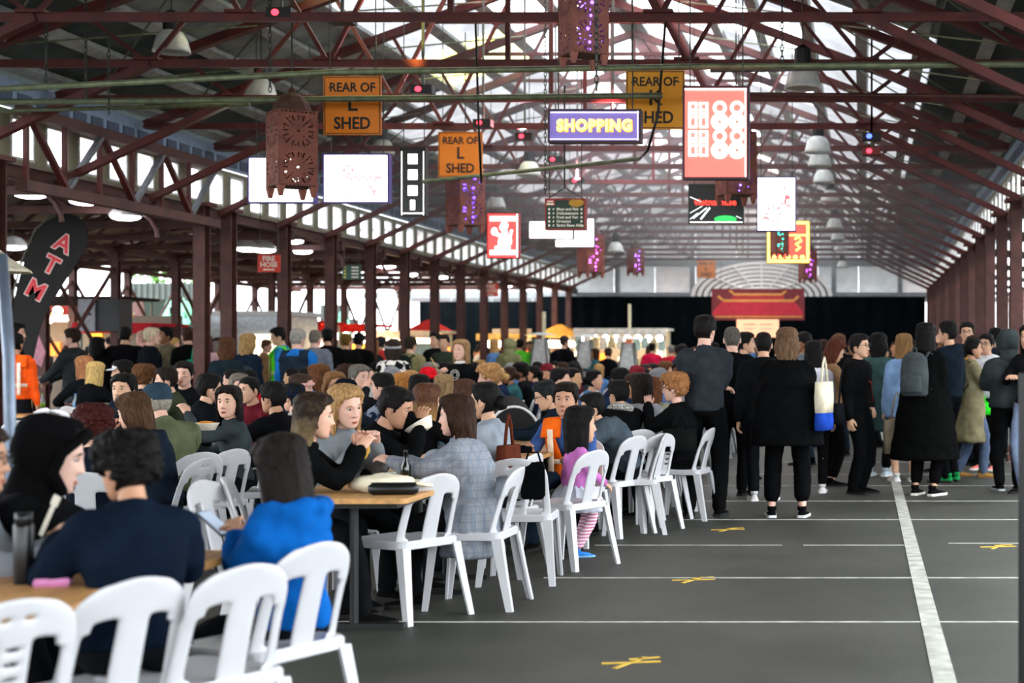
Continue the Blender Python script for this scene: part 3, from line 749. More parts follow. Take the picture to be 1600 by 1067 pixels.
def person(label, x, Y, yaw, S, group=None, name='person'):
    "one figure: body mesh as the thing, clothing, hair, shoes and face features as parts"
    S = dict(dict(h=1.72, sex='m', pose='stand', hair=('short', '#15110e'), skin='#c99a78', top=('#15171a', .016, None), legs=('#101214', .016), shoes=('#0c0c0c', '#0c0c0c'), fine=True, face=False), **S)
    K = skel(S); k = K['k']; fine = S['fine']; fem = S['sex'] == 'f'; vox = (.018 if S.get('near', True) else .026) if fine else .032
    sk = skin(S['skin'])
    # body
    b = MB(); b.loft(torso_rings(S, K, -.004))
    for i in (0, 1):
        a, e, w = K['arm'][i]; limb(b, [a.lerp(e, .12) + (K['nb'] - a) * .12, e, w], [.040 * k, .039 * k, .026 * k] if not fem else [.035 * k, .034 * k, .024 * k])
        h, kn, an = K['leg'][i]; limb(b, [h, kn, an], [.080 * k, .054 * k, .038 * k]); b.ell(kn.lerp(an, .3) - V(0, .012, 0), (.05 * k, .052 * k, .10 * k), None, 10, 8)
    b.tube([K['nb'] - K['up'] * .06, K['nk'], K['hc'] - K['hR'] @ V(0, .008, .03)], [.068 * k, (.052 if fem else .058) * k, .052 * k], 12)
    hT = Matrix.Translation(K['hc']) @ (K['hR'].to_4x4()) @ Matrix.Diagonal((K['hs'], K['hs'], K['hs'], 1))
    post = MB(); post.merge(head_proto(fine, fem), hT)
    hk = S.get('hands', ('relaxed', 'relaxed')); hn = S.get('handup', (None, None))
    K['hand'] = []
    for i, s in enumerate((-1, 1)):
        a, e, w = K['arm'][i]; f = (w - e).normalized(); arm = S.get('arms', ('down', 'down'))[i]
        n_ = K['r'] * s * 1.0 if (arm == 'down') else V(0, 0, 1) + K['r'] * s * .5
        if hn[i]: n_ = V(*hn[i])
        n_ = (n_ - f * n_.dot(f)).normalized(); xx = f.cross(n_)
        if s < 0: xx = -xx
        T = Matrix((xx, f, n_)).transposed().to_4x4(); T.translation = w + f * .01; sc = k * (.92 if fem else 1.0)
        T = T @ Matrix.Diagonal((sc, sc, sc, 1)); K['hand'].append(T)
        post.merge(HANDS[hk[i]] if fine else HANDL, T)
    body = b.build(name, sk); body.location = (x, Y, S.get('z', 0)); body.rotation_euler = (0, 0, radians(yaw))
    tag(body, label, 'person', group); remesh(body, vox, 4, 0, post)
    # trousers / skirt / bare legs
    lg = S['legs']; shorts = S.get('shorts', 1.); nm = S.get('legname', 'trousers')
    if lg:
        m = MB(); rings = torso_rings(S, K, lg[1] * .6, -.2, .14 if S['pose'] == 'stand' else .2); m.loft(rings)
        for i in (0, 1):
            h, kn, an = K['leg'][i]; c = lg[1]
            endp = an + V(0, 0, .0) if shorts >= 1 else kn.lerp(an, shorts)
            limb(m, [h, kn, endp], [.088 * k + c * .8, .058 * k + c, (.042 if shorts >= 1 else .052) * k + c * (1.1 if len(lg) < 3 else lg[2])])
        o = m.build(nm, cloth(lg[0]) if isinstance(lg[0], str) else lg[0], body); remesh(o, vox, 3, .014 if fine else 0)
    # top
    tp = S['top']; infl = tp[1]; hem = tp[2] if len(tp) > 2 else None; slv = S.get('sleeve', 1.)
    m = MB(); rings = torso_rings(S, K, infl, -.06 if hem is None else -.2, 1.0)
    if hem is not None and hem > .5 or hem is None: m.loft(rings)
    if hem is not None:
        c0 = K['pel']; fl_ = S.get('flare', .05); bw = (.165 + infl) * k * S.get('fat', 1); bd = (.125 + infl) * k * S.get('fat', 1)
        rr_ = []
        if hem <= .5: m.loft(rings)
        z0_ = .24 if S['pose'] == 'stand' else .1
        for t in (0, .2, .45, .7, 1): rr_.append([V(c0.x + (bw * (.93 if t == 0 else 1) + fl_ * t) * cos(2 * pi * j / 18), c0.y + (bd * (.93 if t == 0 else 1) + fl_ * t) * sin(2 * pi * j / 18), (c0.z + z0_) * (1 - t) + hem * t) for j in range(18)])
        m.loft(rr_)
    for i in (0, 1):
        a, e, w = K['arm'][i]; q = .85 if fem else 1.
        a0 = a + (K['nb'] - a) * .35 - K['up'] * .03
        if slv >= 1: limb(m, [a0, a, e, w], [.062 * k * q + infl, .060 * k * q + infl, .043 * k * q + infl, .031 * k * q + infl * .8])
        elif slv > 0:
            end = a.lerp(e, slv * 2) if slv <= .5 else e.lerp(w, slv * 2 - 1)
            if slv <= .5: limb(m, [a0, a, end], [.06 * k * q + infl, .056 * k * q + infl, .05 * k * q + infl])
            else: limb(m, [a0, a, e, end], [.06 * k * q + infl, .054 * k * q + infl, .043 * k * q + infl, .036 * k * q + infl])
    if S.get('collar', True): m.tube([K['nb'] - K['up'] * .03, K['nb'] + (K['nk'] - K['nb']) * .62], [.088 * k + infl * .5, .066 * k + infl * .45], 12)
    if S.get('hooddown'):
        fwd = K['fw']; c = K['nb'] - fwd * .06 + V(0, 0, .01)
        m.ell(c - fwd * .035 - V(0, 0, .05), (.12 * k, .06 * k, .10 * k), Matrix.Rotation(atan2(K['r'].y, K['r'].x), 3, 'Z'), 14, 8)
        m.tube([c + K['r'] * .10 + fwd * .10 - V(0, 0, .02), c + K['r'] * .115, c - fwd * .075 + V(0, 0, .0), c - K['r'] * .115, c - K['r'] * .10 + fwd * .10 - V(0, 0, .02)], .034, 8, round_=True)
    mt = tp[0] if not isinstance(tp[0], str) else cloth(tp[0])
    o = m.build(S.get('topname', 'jacket'), mt, body); remesh(o, vox, S.get('tsm', 4), (S.get('fold', .022)) if fine else 0)
    # hair
    hs = S['hair']
    if hs:
        for st in hs[0].split('&'):
            col = hs[1] if st not in ('hood', 'beanie', 'cap') else S.get('hatcol', hs[1])
            nm_ = {'hood': 'hood', 'beanie': 'beanie', 'cap': 'cap'}.get(st, 'hair')
            o = link(nm_, hair_mesh(st, col, fine), body); o.matrix_local = hT
            if S.get('hairtip') and st in ('long', 'bob'):
                o.data = hair_mb(st, fine).mesh('hair', S['hairtip'], True)
    # shoes
    if S['shoes']:
        um, sm_ = shoe_data(*S['shoes'])
        for i, s in enumerate((-1, 1)):
            an = K['leg'][i][2]; T = Matrix.Translation((an.x, an.y + .01, an.z - .092)) @ Matrix.Rotation(radians(-8 * s), 4, 'Z') @ Matrix.Scale(k, 4)
            o = link('shoe', um, body); o.matrix_local = T; link('sole', sm_, o)
    # face
    if S['face']:
        for s in (-1, 1):
            o = link('eye', eye_mesh(), body); o.matrix_local = hT @ Matrix.Translation((s * .031, .0705, .0105))
            o = link('eyebrow', brow_mesh(S['hair'][1] if S['hair'] and not S['hair'][0].startswith(('hood', 'cap', 'beanie')) else '#15110e'), body); o.matrix_local = hT @ Matrix.Translation((s * .032, .0875, .0315)) @ Matrix.Diagonal((s, 1, 1, 1))
        o = link('lips', lips_mesh(S.get('lip', '#a8604f')), body); o.matrix_local = hT @ Matrix.Translation((0, .0865, -.069))
        if S.get('glasses'):
            g = MB()
            for s in (-1, 1):
                g.tube([(s * .032 + .023 * cos(2 * pi * j / 16), .099, .010 + .018 * sin(2 * pi * j / 16)) for j in range(17)], .0022, 5)
                g.tube([(s * .055, .097, .014), (s * .078, .06, .012), (s * .080, -.01, .008)], .002, 5)
            g.tube([(-.010, .1, .013), (.010, .1, .013)], .002, 5)
            o = g.build('glasses', BLACKP, body); o.matrix_local = hT
    PEOPLE.append((body, S, K)); return body, K
# ------------------------------------------------------------------ chairs and tables
PLAST = mat('white_plastic', '#babbbe', .38, var=.04, scale=5, spec=.45)
PLAST2 = mat('aged_white_plastic', '#c9c8c2', .42, var=.08, scale=5, spec=.4)
def chair_meshes(slots=False):
    out = []
    us = [-1, -.90, -.77, -.66, -.40, -.27, -.11, .11, .27, .40, .66, .77, .90, 1]; vs_ = [0, .04, .09, .18, .205, .29, .315, .40, .425, .51, .535, .62, .645, .70, .76, .84, .87, .92, .97, 1.0]
    def bp(u, v):
        W = .215 - .02 * v; 
        if v > .7: W *= sqrt(max(0.05, 1 - ((v - .7) / .345) ** 2.6))
        zz = .43 + .395 * v - (.012 * u * u if v > .6 else 0)
        return (u * W, -.185 - .105 * v ** 1.15 + .045 * u * u * (1 - .3 * v), zz)
    V_, F_ = [], []
    nu = len(us)
    for v in vs_:
        for u in us: V_.append(bp(u, v))
    for j in range(len(vs_) - 1):
        for i in range(nu - 1):
            uc = (us[i] + us[i + 1]) / 2; vc = (vs_[j] + vs_[j + 1]) / 2
            if .27 < abs(uc) < .77 and .04 < vc < .70 and not (abs(uc) > .66 and (vc > .63 or vc < .09)): continue
            if slots and abs(uc) < .11 and (.18 < vc < .205 or .29 < vc < .315 or .40 < vc < .425 or .51 < vc < .535 or .62 < vc < .645): continue
            if slots and .11 < abs(uc) < .27 and .84 < vc < .87: continue
            F_.append((j * nu + i, j * nu + i + 1, (j + 1) * nu + i + 1, (j + 1) * nu + i))
    b = MB().add(V_, F_); o = b.build('backrest', PLAST)
    o.modifiers.new('s', 'SOLIDIFY').thickness = .016; ss = o.modifiers.new('u', 'SUBSURF'); ss.levels = ss.render_levels = 1
    dg = bpy.context.evaluated_depsgraph_get(); me = bpy.data.meshes.new_from_object(o.evaluated_get(dg)); bpy.data.objects.remove(o)
    me.polygons.foreach_set('use_smooth', [True] * len(me.polygons)); out.append(('backrest', me))
    s = MB(); rings = []
    def rr(w, y0, y1, z, c=.05):
        p = []
        for cx, cy, a in ((w - c, y1 - c, 0), (-w + c, y1 - c, 1), (-w + c, y0 + c, 2), (w - c, y0 + c, 3)):
            for q in range(5): t = (a + q / 4) * pi / 2; p.append(V(cx + c * cos(t), cy + c * sin(t), z))
        return p
    s.loft([rr(.205, -.195, .215, .405), rr(.222, -.205, .232, .41), rr(.222, -.205, .232, .445), rr(.212, -.197, .222, .456), rr(.17, -.16, .18, .450), rr(.08, -.07, .09, .443)])
    out.append(('seat', s.mesh('seat', PLAST)))
    for sx, y, fy, w in ((-1, .19, .235, .05), (1, .19, .235, .05), (-1, -.18, -.265, .058), (1, -.18, -.265, .058)):
        l = MB(); fx = .225 if y > 0 else .235
        rg = []
        for z, t in ((.0, 1), (.2, .5), (.42, 0)):
            cx = sx * (.192 + (fx - .192) * t); cy = y + (fy - y) * t; a = w * (1 - .33 * t); th = .014
            o_ = [(-a / 2, -a / 2), (a / 2, -a / 2), (a / 2, -a / 2 + th), (-a / 2 + th, -a / 2 + th), (-a / 2 + th, a / 2), (-a / 2, a / 2)]
            sy = 1 if y < 0 else -1
            rg.append([V(cx - sx * p[0], cy + sy * p[1], z) for p in o_])
        l.loft(rg); out.append(('leg', l.mesh('leg', PLAST)))
    return out
CHM = chair_meshes(); CHS = [chair_meshes(True)[0]] + CHM[1:]
CHAIRS = []
def chair(label, x, y, yaw, group='white plastic chairs', aged=False, z=0):
    CH_ = CHS if ('slot' in label or (not 'hair of' in label and hash_s(label) % 5 == 0)) else CHM
    t = thing('plastic_chair', label, 'chair', (x, y, z), radians(yaw), group)
    for nm, me in CH_:
        o = link(nm, me, t)
        if aged: o.material_slots[0].link = 'OBJECT'; o.material_slots[0].material = PLAST2
    CHAIRS.append(t); return t
WOOD = mat('tabletop_ply', '#b98a52', .5, var=.22, scale=5, stretch=(6, .7, 6), bump=.05)
EDGE = mat('table_edge', '#7c5a34', .6)
def table(label, x, y, L=1.8, W=.74, z=.735, group='trestle tables', rz=0):
    t = thing('trestle_table', label, 'table', (x, y, 0), rz, group)
    m = MB(); c = .03
    def rr(w, l, zz):
        return [V(sx * (w - c) + c * cos(a), sy * (l - c) + c * sin(a), zz) for sx, sy, b in ((1, 1, 0), (-1, 1, 1), (-1, -1, 2), (1, -1, 3)) for a in [(b + q / 3) * pi / 2 for q in range(4)]]
    m.loft([rr(W / 2, L / 2, z - .028), rr(W / 2, L / 2, z)]); m.build('tabletop', WOOD, t)
    MB().box((0, 0, z - .045), (W * .8, L * .9, .03)).build('apron', BLACKP, t)
    for s in (-1, 1):
        l = MB(); yy = s * (L / 2 - .3)
        l.tube([(0, yy, .02), (0, yy, z - .05)], .024, 10); l.box((0, yy, .015), (W * .75, .06, .03)); l.box((0, yy, z - .06), (W * .6, .05, .03))
        l.build('leg', BLACKP, t)
    return t
# ------------------------------------------------------------------ hanging signs, lightboxes, lanterns, lamps
WIRE = mat('hanging_wire', '#3a3f38', .5, .5)
INK = mat('sign_black', '#16120e', .6, var=.05)
ORANGE = mat('sign_orange', '#e8830f', .5, var=.05, scale=3)
YELLOWO = mat('sign_yellow', '#e6a015', .5, var=.05, scale=3)
def hang(t, w, top, zc, dx=.4):
    m = MB()
    for s in (-1, 1): m.tube([(s * w * dx, 0, top), (s * w * dx, 0, zc)], .006, 5)
    m.build('hanging_wire', WIRE, t)
def sgn(name, label, px0, py0, px1, py1, Y, cat='sign', group=None, up=None, wires=True):
    a = at(px0, py0, Y); b = at(px1, py1, Y); w = b.x - a.x; h = a.z - b.z
    t = thing(name, label, cat, ((a.x + b.x) / 2, Y, (a.z + b.z) / 2), 0, group)
    if up is None: up = roofz((a.x + b.x) / 2)
    if wires and up > a.z: hang(t, w, h / 2, up - t.location.z)
    return t, w, h
def rect_frame(w, h, bw, d):
    m = MB(); m.box((0, 0, h / 2 - bw / 2), (w, d, bw)); m.box((0, 0, -h / 2 + bw / 2), (w, d, bw)); m.box((-w / 2 + bw / 2, 0, 0), (bw, d, h - 2 * bw)); m.box((w / 2 - bw / 2, 0, 0), (bw, d, h - 2 * bw)); return m
def plain(t, w, h, m, d=.03, nm='panel'):
    return MB().box((0, 0, 0), (w, d, h)).build(nm, m, t)
def shed(px0, py0, px1, py1, Y, letter, m, lab):
    t, w, h = sgn('shed_sign', lab, px0, py0, px1, py1, Y, 'sign', 'orange shed signs')
    plain(t, w, h, m, .02)
    o = rect_frame(w * .965, h * .965, w * .012, .004).build('border_line', INK, t, loc=(0, -.012, 0))
    text('REAR OF', h * .215, INK, t, (0, -.012, h * .30), off=.003, sx=.92); text(letter, h * .36, INK, t, (0, -.012, h * .02), off=.004)
    text('SHED', h * .285, INK, t, (0, -.012, -h * .31), off=.004, sx=.9)
    b = MB()
    for s in (-1, 1): b.ell((s * w * .4, -.012, h * .30), (.01, .006, .01), None, 8, 5)
    b.build('bolt', STEEL, t)
shed(506, 119, 596, 211, 15.9, 'L', ORANGE, 'largest orange REAR OF L SHED sign, beside the rusty lantern at left')
shed(685, 206, 754, 277, 21.6, 'L', ORANGE, 'smaller orange REAR OF L SHED sign above the purple-lit lantern')
shed(978, 110, 1070, 202, 15.95, 'K', YELLOWO, 'yellow orange REAR OF K SHED sign behind the red lightbox')
shed(1089, 406, 1118, 434, 50.5, 'L', ORANGE, 'tiny faded orange L shed sign at the far end above the hoop tent')
def glowm(c, e): return glow(c, e)
BOXW = glow('#ffffff', 1.6); FRM = mat('lightbox_frame', '#3a2a30', .4, .5)
def lightbox(lab, px0, py0, px1, py1, Y, face, frame=FRM, d=.14, nm='lightbox', bw=.018):
    t, w, h = sgn(nm, lab, px0, py0, px1, py1, Y, 'lightbox', 'illuminated lightboxes')
    rect_frame(w, h, bw, d).build('frame', frame, t); MB().box((0, 0, 0), (w - bw, d * .8, h - bw)).build('lit_panel', face, t)
    return t, w, h, -d * .4 - .006
# red coin lightbox
REDL = glow('#f25a50', .95)
t, w, h, y = lightbox('red lightbox with white interlocking rings and squared characters', 1068, 136, 1171, 281, 13.6, REDL)
WL = glow('#fff6f2', 1.7)
def ring(x, z, r0, r1, nm='ring'):
    n = 24; m = MB(); m.loft([[V(x + r * cos(2 * pi * j / n), y - q, z + r * sin(2 * pi * j / n)) for r, q in ((r0, 0), (r1, 0), (r1, .004), (r0, .004))] for j in range(n + 1)], cap=False); m.build(nm, WL, t)
u = h / 9.3
for k in range(2):
    zb = h * .16 - k * h * .305
    for c in range(2):
        x = w * (.06 + .26 * c); ring(x, zb + h * .105, w * .055, w * .105); ring(x, zb - h * .045, w * .082, w * .132); ring(x, zb - h * .045, w * .025, w * .074)
        m = MB(); m.ell((x, y - .003, zb - h * .045), (w * .012, .003, w * .012), None, 8, 4); m.build('ring_centre', REDL, t)
    m = MB(); x0 = -w * .265; W2 = w * .145; zc = zb + h * .025; H2 = h * .135
    B = lambda cx, cz, ww, hh: m.box((x0 + cx * W2, y - .002, zc + cz * H2), (ww * W2, .006, hh * H2))
    for s in (-1, 1):
        B(s * .9, .02, .28, 2.0); B(s * .17, .02, .26, 2.0) if False else B(s * .22, .55, .26, .95); B(s * .22, -.45, .26, 1.0); B(s * .55, .95, .9, .18); B(s * .55, .42, .9, .16); B(s * .55, -.15, .9, .16); B(s * .55, -.92, .9, .18); B(s * .55, .14, .9, .16)
    m.build('squared_character', WL, t)
MB().box((0, y - .003, h / 2 - .03), (w * .96, .006, .014)).build('light_strip', WL, t); MB().box((w / 2 - .03, y - .003, 0), (.012, .006, h * .95)).build('light_strip', WL, t)
# SHOPPING
PURP = glow('#665a9c', .5)
t, w, h, y = lightbox('purple SHOPPING lightbox with bold yellow letters', 858, 172, 1003, 224, 14.4, PURP)
text('SHOPPING', h * .46, glow('#f0a030', .9), t, (.004, y - .001, -.004), off=.012, sx=.90, spacing=1.18, ext=.002); text('SHOPPING', h * .46, glow('#fff06a', 1.5), t, (0, y - .006, 0), off=.006, sx=.90, spacing=1.18, ext=.003)
MB().box((w * .005, y - .002, h / 2 - .03), (w * .95, .005, .005)).build('light_strip', WL, t); MB().box((0, y - .002, -h / 2 + .03), (w * .95, .005, .004)).build('light_strip', WL, t); MB().box((w / 2 - .03, y - .002, 0), (.006, .005, h * .9)).build('light_strip', WL, t)
# white paper cut boxes
PINK = glow('#f08a94', .8)
def blots(t, y, pts, m=PINK, nm='papercut_mark'):
    b = MB()
    for x, z, rx, rz, a in pts: b.ell((x, y - .002, z), (rx, .003, rz), Matrix.Rotation(radians(a), 3, 'Y'), 10, 4)
    b.build(nm, m, t)
t, w, h, y = lightbox('white lightbox with a pink papercut beast, beside the black vertical sign', 507, 241, 610, 318, 19.2, BOXW, mat('violet_frame', '#4a3f86', .4, .3))
P_ = [(-.13, .19, .012, .012, 20), (-.05, .19, .012, .012, 0), (-.09, .15, .03, .016, 0), (-.14, .10, .02, .03, 20), (-.04, .10, .02, .03, -20), (-.09, .055, .055, .014, 0)]
P_ += [(-.1 + i * .047, .0 + .012 * (-1) ** i, .032, .015, (-20, 30)[i % 2]) for i in range(9)] + [(.27, .01, .05, .02, 10)] + [(-.16 + i * .05, -.09 + .03 * (-1) ** i, .018, .011, 40 * (-1) ** i) for i in range(8)]
P_ += [(.18, -.10, .015, .05, -35), (.22, -.16, .03, .03, 0), (.22, -.2, .014, .03, 0), (-.11, -.17, .014, .03, 20), (-.12, -.24, .012, .018, 0), (-.24, -.06, .022, .01, 60)]
blots(t, y, [(x * w / .8, z * h / .6, a, b, c) for x, z, a, b, c in P_])
t, w, h, y = lightbox('white lightbox with a red papercut hare, right of the red ring lightbox', 1183, 277, 1244, 362, 21, BOXW, mat('violet_frame', '#4a3f86'), bw=.014)
P_ = [(.13, .21, .012, .06, 20), (.17, .21, .010, .06, 8), (.17, .09, .045, .035, 20), (.14, .03, .02, .05, 0), (.19, -.02, .035, .018, 20), (.24, .03, .01, .02, 0)] + [(-.05 + .1 * cos(a), -.13 + .1 * sin(a), .03, .014, a * 60) for a in [i * .785 for i in range(8)]] + [(-.17, -.18, .05, .014, 30), (-.18, -.19, .045, .012, -40), (.09, .0, .025, .016, 50), (.05, -.05, .03, .012, 45), (.22, -.16, .02, .01, -30), (.15, -.25, .015, .01, 0), (.0, -.27, .012, .01, 0)]
blots(t, y, [(x * w / .52 * .85, z, a, b, c) for x, z, a, b, c in P_], glow('#ee6a70', .7))
t, w, h, y = lightbox('blank white lightbox tinted green behind the rusty lantern', 390, 246, 494, 318, 19.6, glow('#f2ffe8', 1.6), mat('violet_frame', '#4a3f86'))
t, w, h, y = lightbox('small blank white lightbox, left of the pair behind the directory sign', 827, 345, 897, 374, 28, BOXW)
t, w, h, y = lightbox('blank white lightbox, lower and right of the pair behind the directory sign', 868, 341, 930, 387, 30.5, BOXW)
# red lightbox with white ape silhouette
t, w, h, y = lightbox('red lightbox with a white seated animal silhouette', 762, 333, 812, 404, 26, glow('#e8403e', .95), mat('red_frame', '#a02428'))
for nm, pts in (('light_bar', [(0, .37, .2, .035)]), ('light_bar', [(0, -.37, .2, .035)])):
    for x, z, a, b in pts: MB().box((x, y - .003, z * h), (w * .8, .006, h * .1)).build(nm, WL, t)
b = MB()
for x, z, rx, rz, a in ((.05, .22, .12, .10, 0), (-.02, .18, .08, .08, 0), (-.26, .09, .10, .09, 0), (-.15, .02, .13, .04, 35), (.06, .02, .10, .15, 0), (.10, -.14, .15, .14, 0), (-.05, -.15, .10, .11, 0), (-.14, -.27, .12, .05, 0), (.05, -.27, .2, .05, 0), (.24, .0, .035, .13, 10), (.22, -.12, .06, .10, 0), (.27, .1, .045, .03, 0)):
    b.ell((x * w * 1.0, y - .003, z * h), (rx * w, .004, rz * h), Matrix.Rotation(radians(a), 3, 'Y'), 16, 5)
b.build('animal_silhouette', WL, t)
MB().box((w / 2 - .02, y - .003, 0), (.03, .005, h * .98)).build('light_strip', WL, t)
# far red and gold lightbox
t, w, h, y = lightbox('far red and gold lightbox behind the teal-lit lantern', 1198, 345, 1266, 412, 29, glow('#e8473c', .95), mat('gold_frame', '#c89a28'))
g = glow('#ffe06a', 1.3); rect_frame(w * .96, h * .96, .05, .008).build('gold_border', g, t, loc=(0, y - .004, 0)); MB().box((0, y - .004, h * .16), (w * .9, .006, .03)).build('gold_bar', g, t)
b = MB(); b.tube([(.12, y, .05), (.2, y, .1), (.24, y, .02), (.14, y, -.04), (.22, y, -.1), (.14, y, -.16)], .022, 6); b.build('gold_flourish', g, t)
for k in range(5): MB().ell((-.26 + k * .13, y - .004, -.28), (.045, .006, .04), None, 10, 4).build('gold_cloud', g, t)
# black vertical sign
t, w, h, y = lightbox('black vertical lightbox with a column of four white characters', 627, 231, 667, 338, 18.2, mat('sign_gloss_black', '#0a100c', .35), BLACKP, .12)
for s in (-1, 1): MB().box((s * (w / 2 - .022), y - .004, -.02), (.008, .006, h * .93)).build('edge_light', WL, t)
MB().box((0, y - .004, -h / 2 + .03), (w * .86, .006, .012)).build('edge_light', WL, t)
for k, (zz, ww, hh) in enumerate(((.33, .11, .115), (.10, .11, .115), (-.13, .11, .115), (-.34, .055, .115))):
    m = MB(); ww *= w / .3; m.box((0, y - .004, zz * h), (ww, .006, hh)); m.build('white_character', glow('#ffffff', 1.8), t)
    m = MB(); 
    for q in range(3 if k < 3 else 1): m.box((0, y - .008, zz * h + (q - 1) * .045), (ww * .7, .004, .005))
    m.build('character_stroke', mat('stroke_grey', '#b0a8c8', .6), t)
# vietnamese screen
t, w, h, y = lightbox('dark screen with red lettering Vietnamese and white light streaks', 1076, 288, 1163, 350, 20.4, mat('screen_dark', '#121a14', .3), mat('screen_frame', '#20301c', .4), .1)
text('vietnamese', h * .235, glow('#f03a2c', 1.2), t, (-.01, y - .004, .02), off=.002, sx=1.0, ext=.003)
b = MB()
for x0, z0, x1, z1, q in ((-.30, -.19, -.12, -.05, .012), (-.2, -.2, -.08, -.05, .02), (-.34, -.12, -.18, -.03, .006), (-.34, -.2, -.24, -.12, .006), (-.34, .09, -.2, .03, .008), (.26, -.16, .33, -.19, .006)): b.bar((x0, y - .004, z0), (x1, y - .004, z1), .004, q)
b.build('light_streak', glow('#e8f0f0', 1.2), t); MB().ell((.12, y - .002, -.2), (.15, .004, .05), None, 14, 5).build('green_glow_patch', glow('#2ec858', .6), t); MB().box((0, y - .003, -h / 2 + .02), (w * .94, .005, .012)).build('edge_light', WL, t)
# directory box
t, w, h = sgn('directory_sign', 'dark green directory box sign listing market sections, hung on chains', 852, 310, 915, 359, 18.2)
MB().box((0, .06, 0), (w, .14, h)).build('box', mat('directory_red', '#8c2a24', .5), t); MB().box((0, -.012, -.01), (w * .96, .01, h * .93)).build('panel', mat('directory_green', '#10301f', .5), t)
CREAM = mat('lettering_cream', '#e6e2d0', .6, var=.04)
for i, s in enumerate(('Meat and Fish', 'Delicatessens', 'Fruit and Veg', 'Organics', 'String Bean Alley')):
    zz = .055 - i * .047; text(s, .046, CREAM, t, (-.10, -.02, zz), align='LEFT', ext=.001, off=.001)
    MB().box((.19, -.02, zz), (.022, .004, .022), Matrix.Rotation(.78, 3, 'Y')).build('arrow', CREAM, t)
    MB().box((-.185, -.02, zz), (.022, .004, .026)).build('pictogram', CREAM, t); MB().box((-.135, -.02, zz), (.013, .004, .022), Matrix.Rotation(.4, 3, 'Y')).build('pictogram', CREAM, t)
MB().box((-.175, -.02, .135), (.11, .004, .08)).build('red_label', paint('#a8241e'), t); [MB().box((-.172, -.023, z_), (w_, .004, h_)).build('label_text_bar', CREAM, t) for z_, w_, h_ in ((.145, .07, .014), (.115, .085, .022))]; rect_frame(w, h, .014, .02).build('frame', paint('#8c2a24'), t, loc=(0, -.015, 0)); MB().ell((.13, -.018, .13), (.09, .004, .05), None, 12, 5).build('gold_picture', mat('gold_print', '#b98a1e', .5), t)
b = MB()
for s in (-1, 1): b.tube([(s * w * .45, .05, h / 2), (-.02, .05, h / 2 + .13)], .007, 5)
b.tube([(-.02, .05, h / 2 + .12), (-.02, .05, 1.5)], .010, 6); b.build('hanger', BLACKP, t)
# fire hose and small green directory
def firehose(px0, py0, px1, py1, Y, lab):
    t, w, h = sgn('fire_hose_sign', lab, px0, py0, px1, py1, Y, 'sign', 'fire hose signs')
    plain(t, w, h, paint('#d23a24'), .02); text('FIRE', h * .40, CREAM, t, (0, -.013, h * .26), off=.002); text('HOSE', h * .40, CREAM, t, (0, -.013, -h * .08), off=.002); MB().box((0, -.012, -h * .36), (w * .5, .004, h * .08)).build('small_print_bar', CREAM, t)
firehose(403, 398, 438, 425, 24.4, 'red FIRE HOSE sign half hidden behind a left column')
firehose(756, 443, 778, 463, 39, 'small distant red FIRE HOSE sign by the far left columns')
t, w, h = sgn('directory_sign', 'small green hanging directory among the left columns', 535, 414, 564, 437, 29, ); plain(t, w, h, paint('#1f4a3a'), .04)
for i in range(4): MB().box((.07, -.023, .09 - i * .06), (.13, .004, .025)).build('text_line', CREAM, t); MB().box((-.12, -.023, .09 - i * .06), (.04, .004, .03)).build('pictogram', paint('#c8b84a'), t)
t = thing('notice_board', 'blank white notice board stand in the food stall crowd at left centre', 'board', (atx(665, 34), 34, 0)); MB().box((0, 0, 1.35), (.55, .03, .75)).build('panel', mat('pale_board', '#b9c4b4', .6), t); MB().box((-.24, .02, .7), (.04, .04, 1.4)).build('leg', STEEL, t); MB().box((.24, .02, .7), (.04, .04, 1.4)).build('leg', STEEL, t)

# ---- perforated lanterns
RUST = mat('rusted_lantern_steel', '#784539', .75, var=.25, scale=7, bump=.1)
RUSTD = mat('rusted_lantern_dark', '#4a3026', .8, var=.25, scale=7)
def medallion(cx, cz, r):
    H = [[(cx + .09 * r * cos(2 * pi * j / 10), cz + .09 * r * sin(2 * pi * j / 10)) for j in range(10)]]
    for k in range(16):
        a = 2 * pi * k / 16; q = (r * .93 if k % 2 == 0 else r * .95); c, s = cos(a), sin(a); b = 1.0 / max(abs(c), abs(s))
        r0, r1, w = (.58, .90 * min(b, 1.12), .035) if k % 2 == 0 else (.62, .86 * min(b, 1.16), .045)
        r0 *= r; r1 *= r; w *= r
        H.append([(cx + c * r0 - s * w, cz + s * r0 + c * w), (cx + c * r1 - s * w, cz + s * r1 + c * w), (cx + c * r1 + s * w, cz + s * r1 - c * w), (cx + c * r0 + s * w, cz + s * r0 - c * w)])
        if k % 4 == 2:
            rr = r * .45; H.append([(cx + c * rr + .05 * r * cos(2 * pi * j / 6), cz + s * rr + .05 * r * sin(2 * pi * j / 6)) for j in range(6)])
        a2 = a + pi / 16; rr = r * .80 * min(1.0 / max(abs(cos(a2)), abs(sin(a2))), 1.15)
        if k % 2: H.append([(cx + cos(a2) * rr + .055 * r * cos(2 * pi * j / 6), cz + sin(a2) * rr + .055 * r * sin(2 * pi * j / 6)) for j in range(6)])
    return H
LW, LH = .37, .72
hl = medallion(0, .165, .165) + medallion(0, -.185, .165)
for i in range(9):
    for z in (.345, -.352): x = -.15 + i * .0375; hl.append([(x - .012, z - .007), (x + .012, z - .007), (x + .012, z + .007), (x - .012, z + .007)])
LPAN = holed('panel', [(-LW / 2, -LH / 2), (LW / 2, -LH / 2), (LW / 2, LH / 2), (-LW / 2, LH / 2)], hl, .006, RUST)
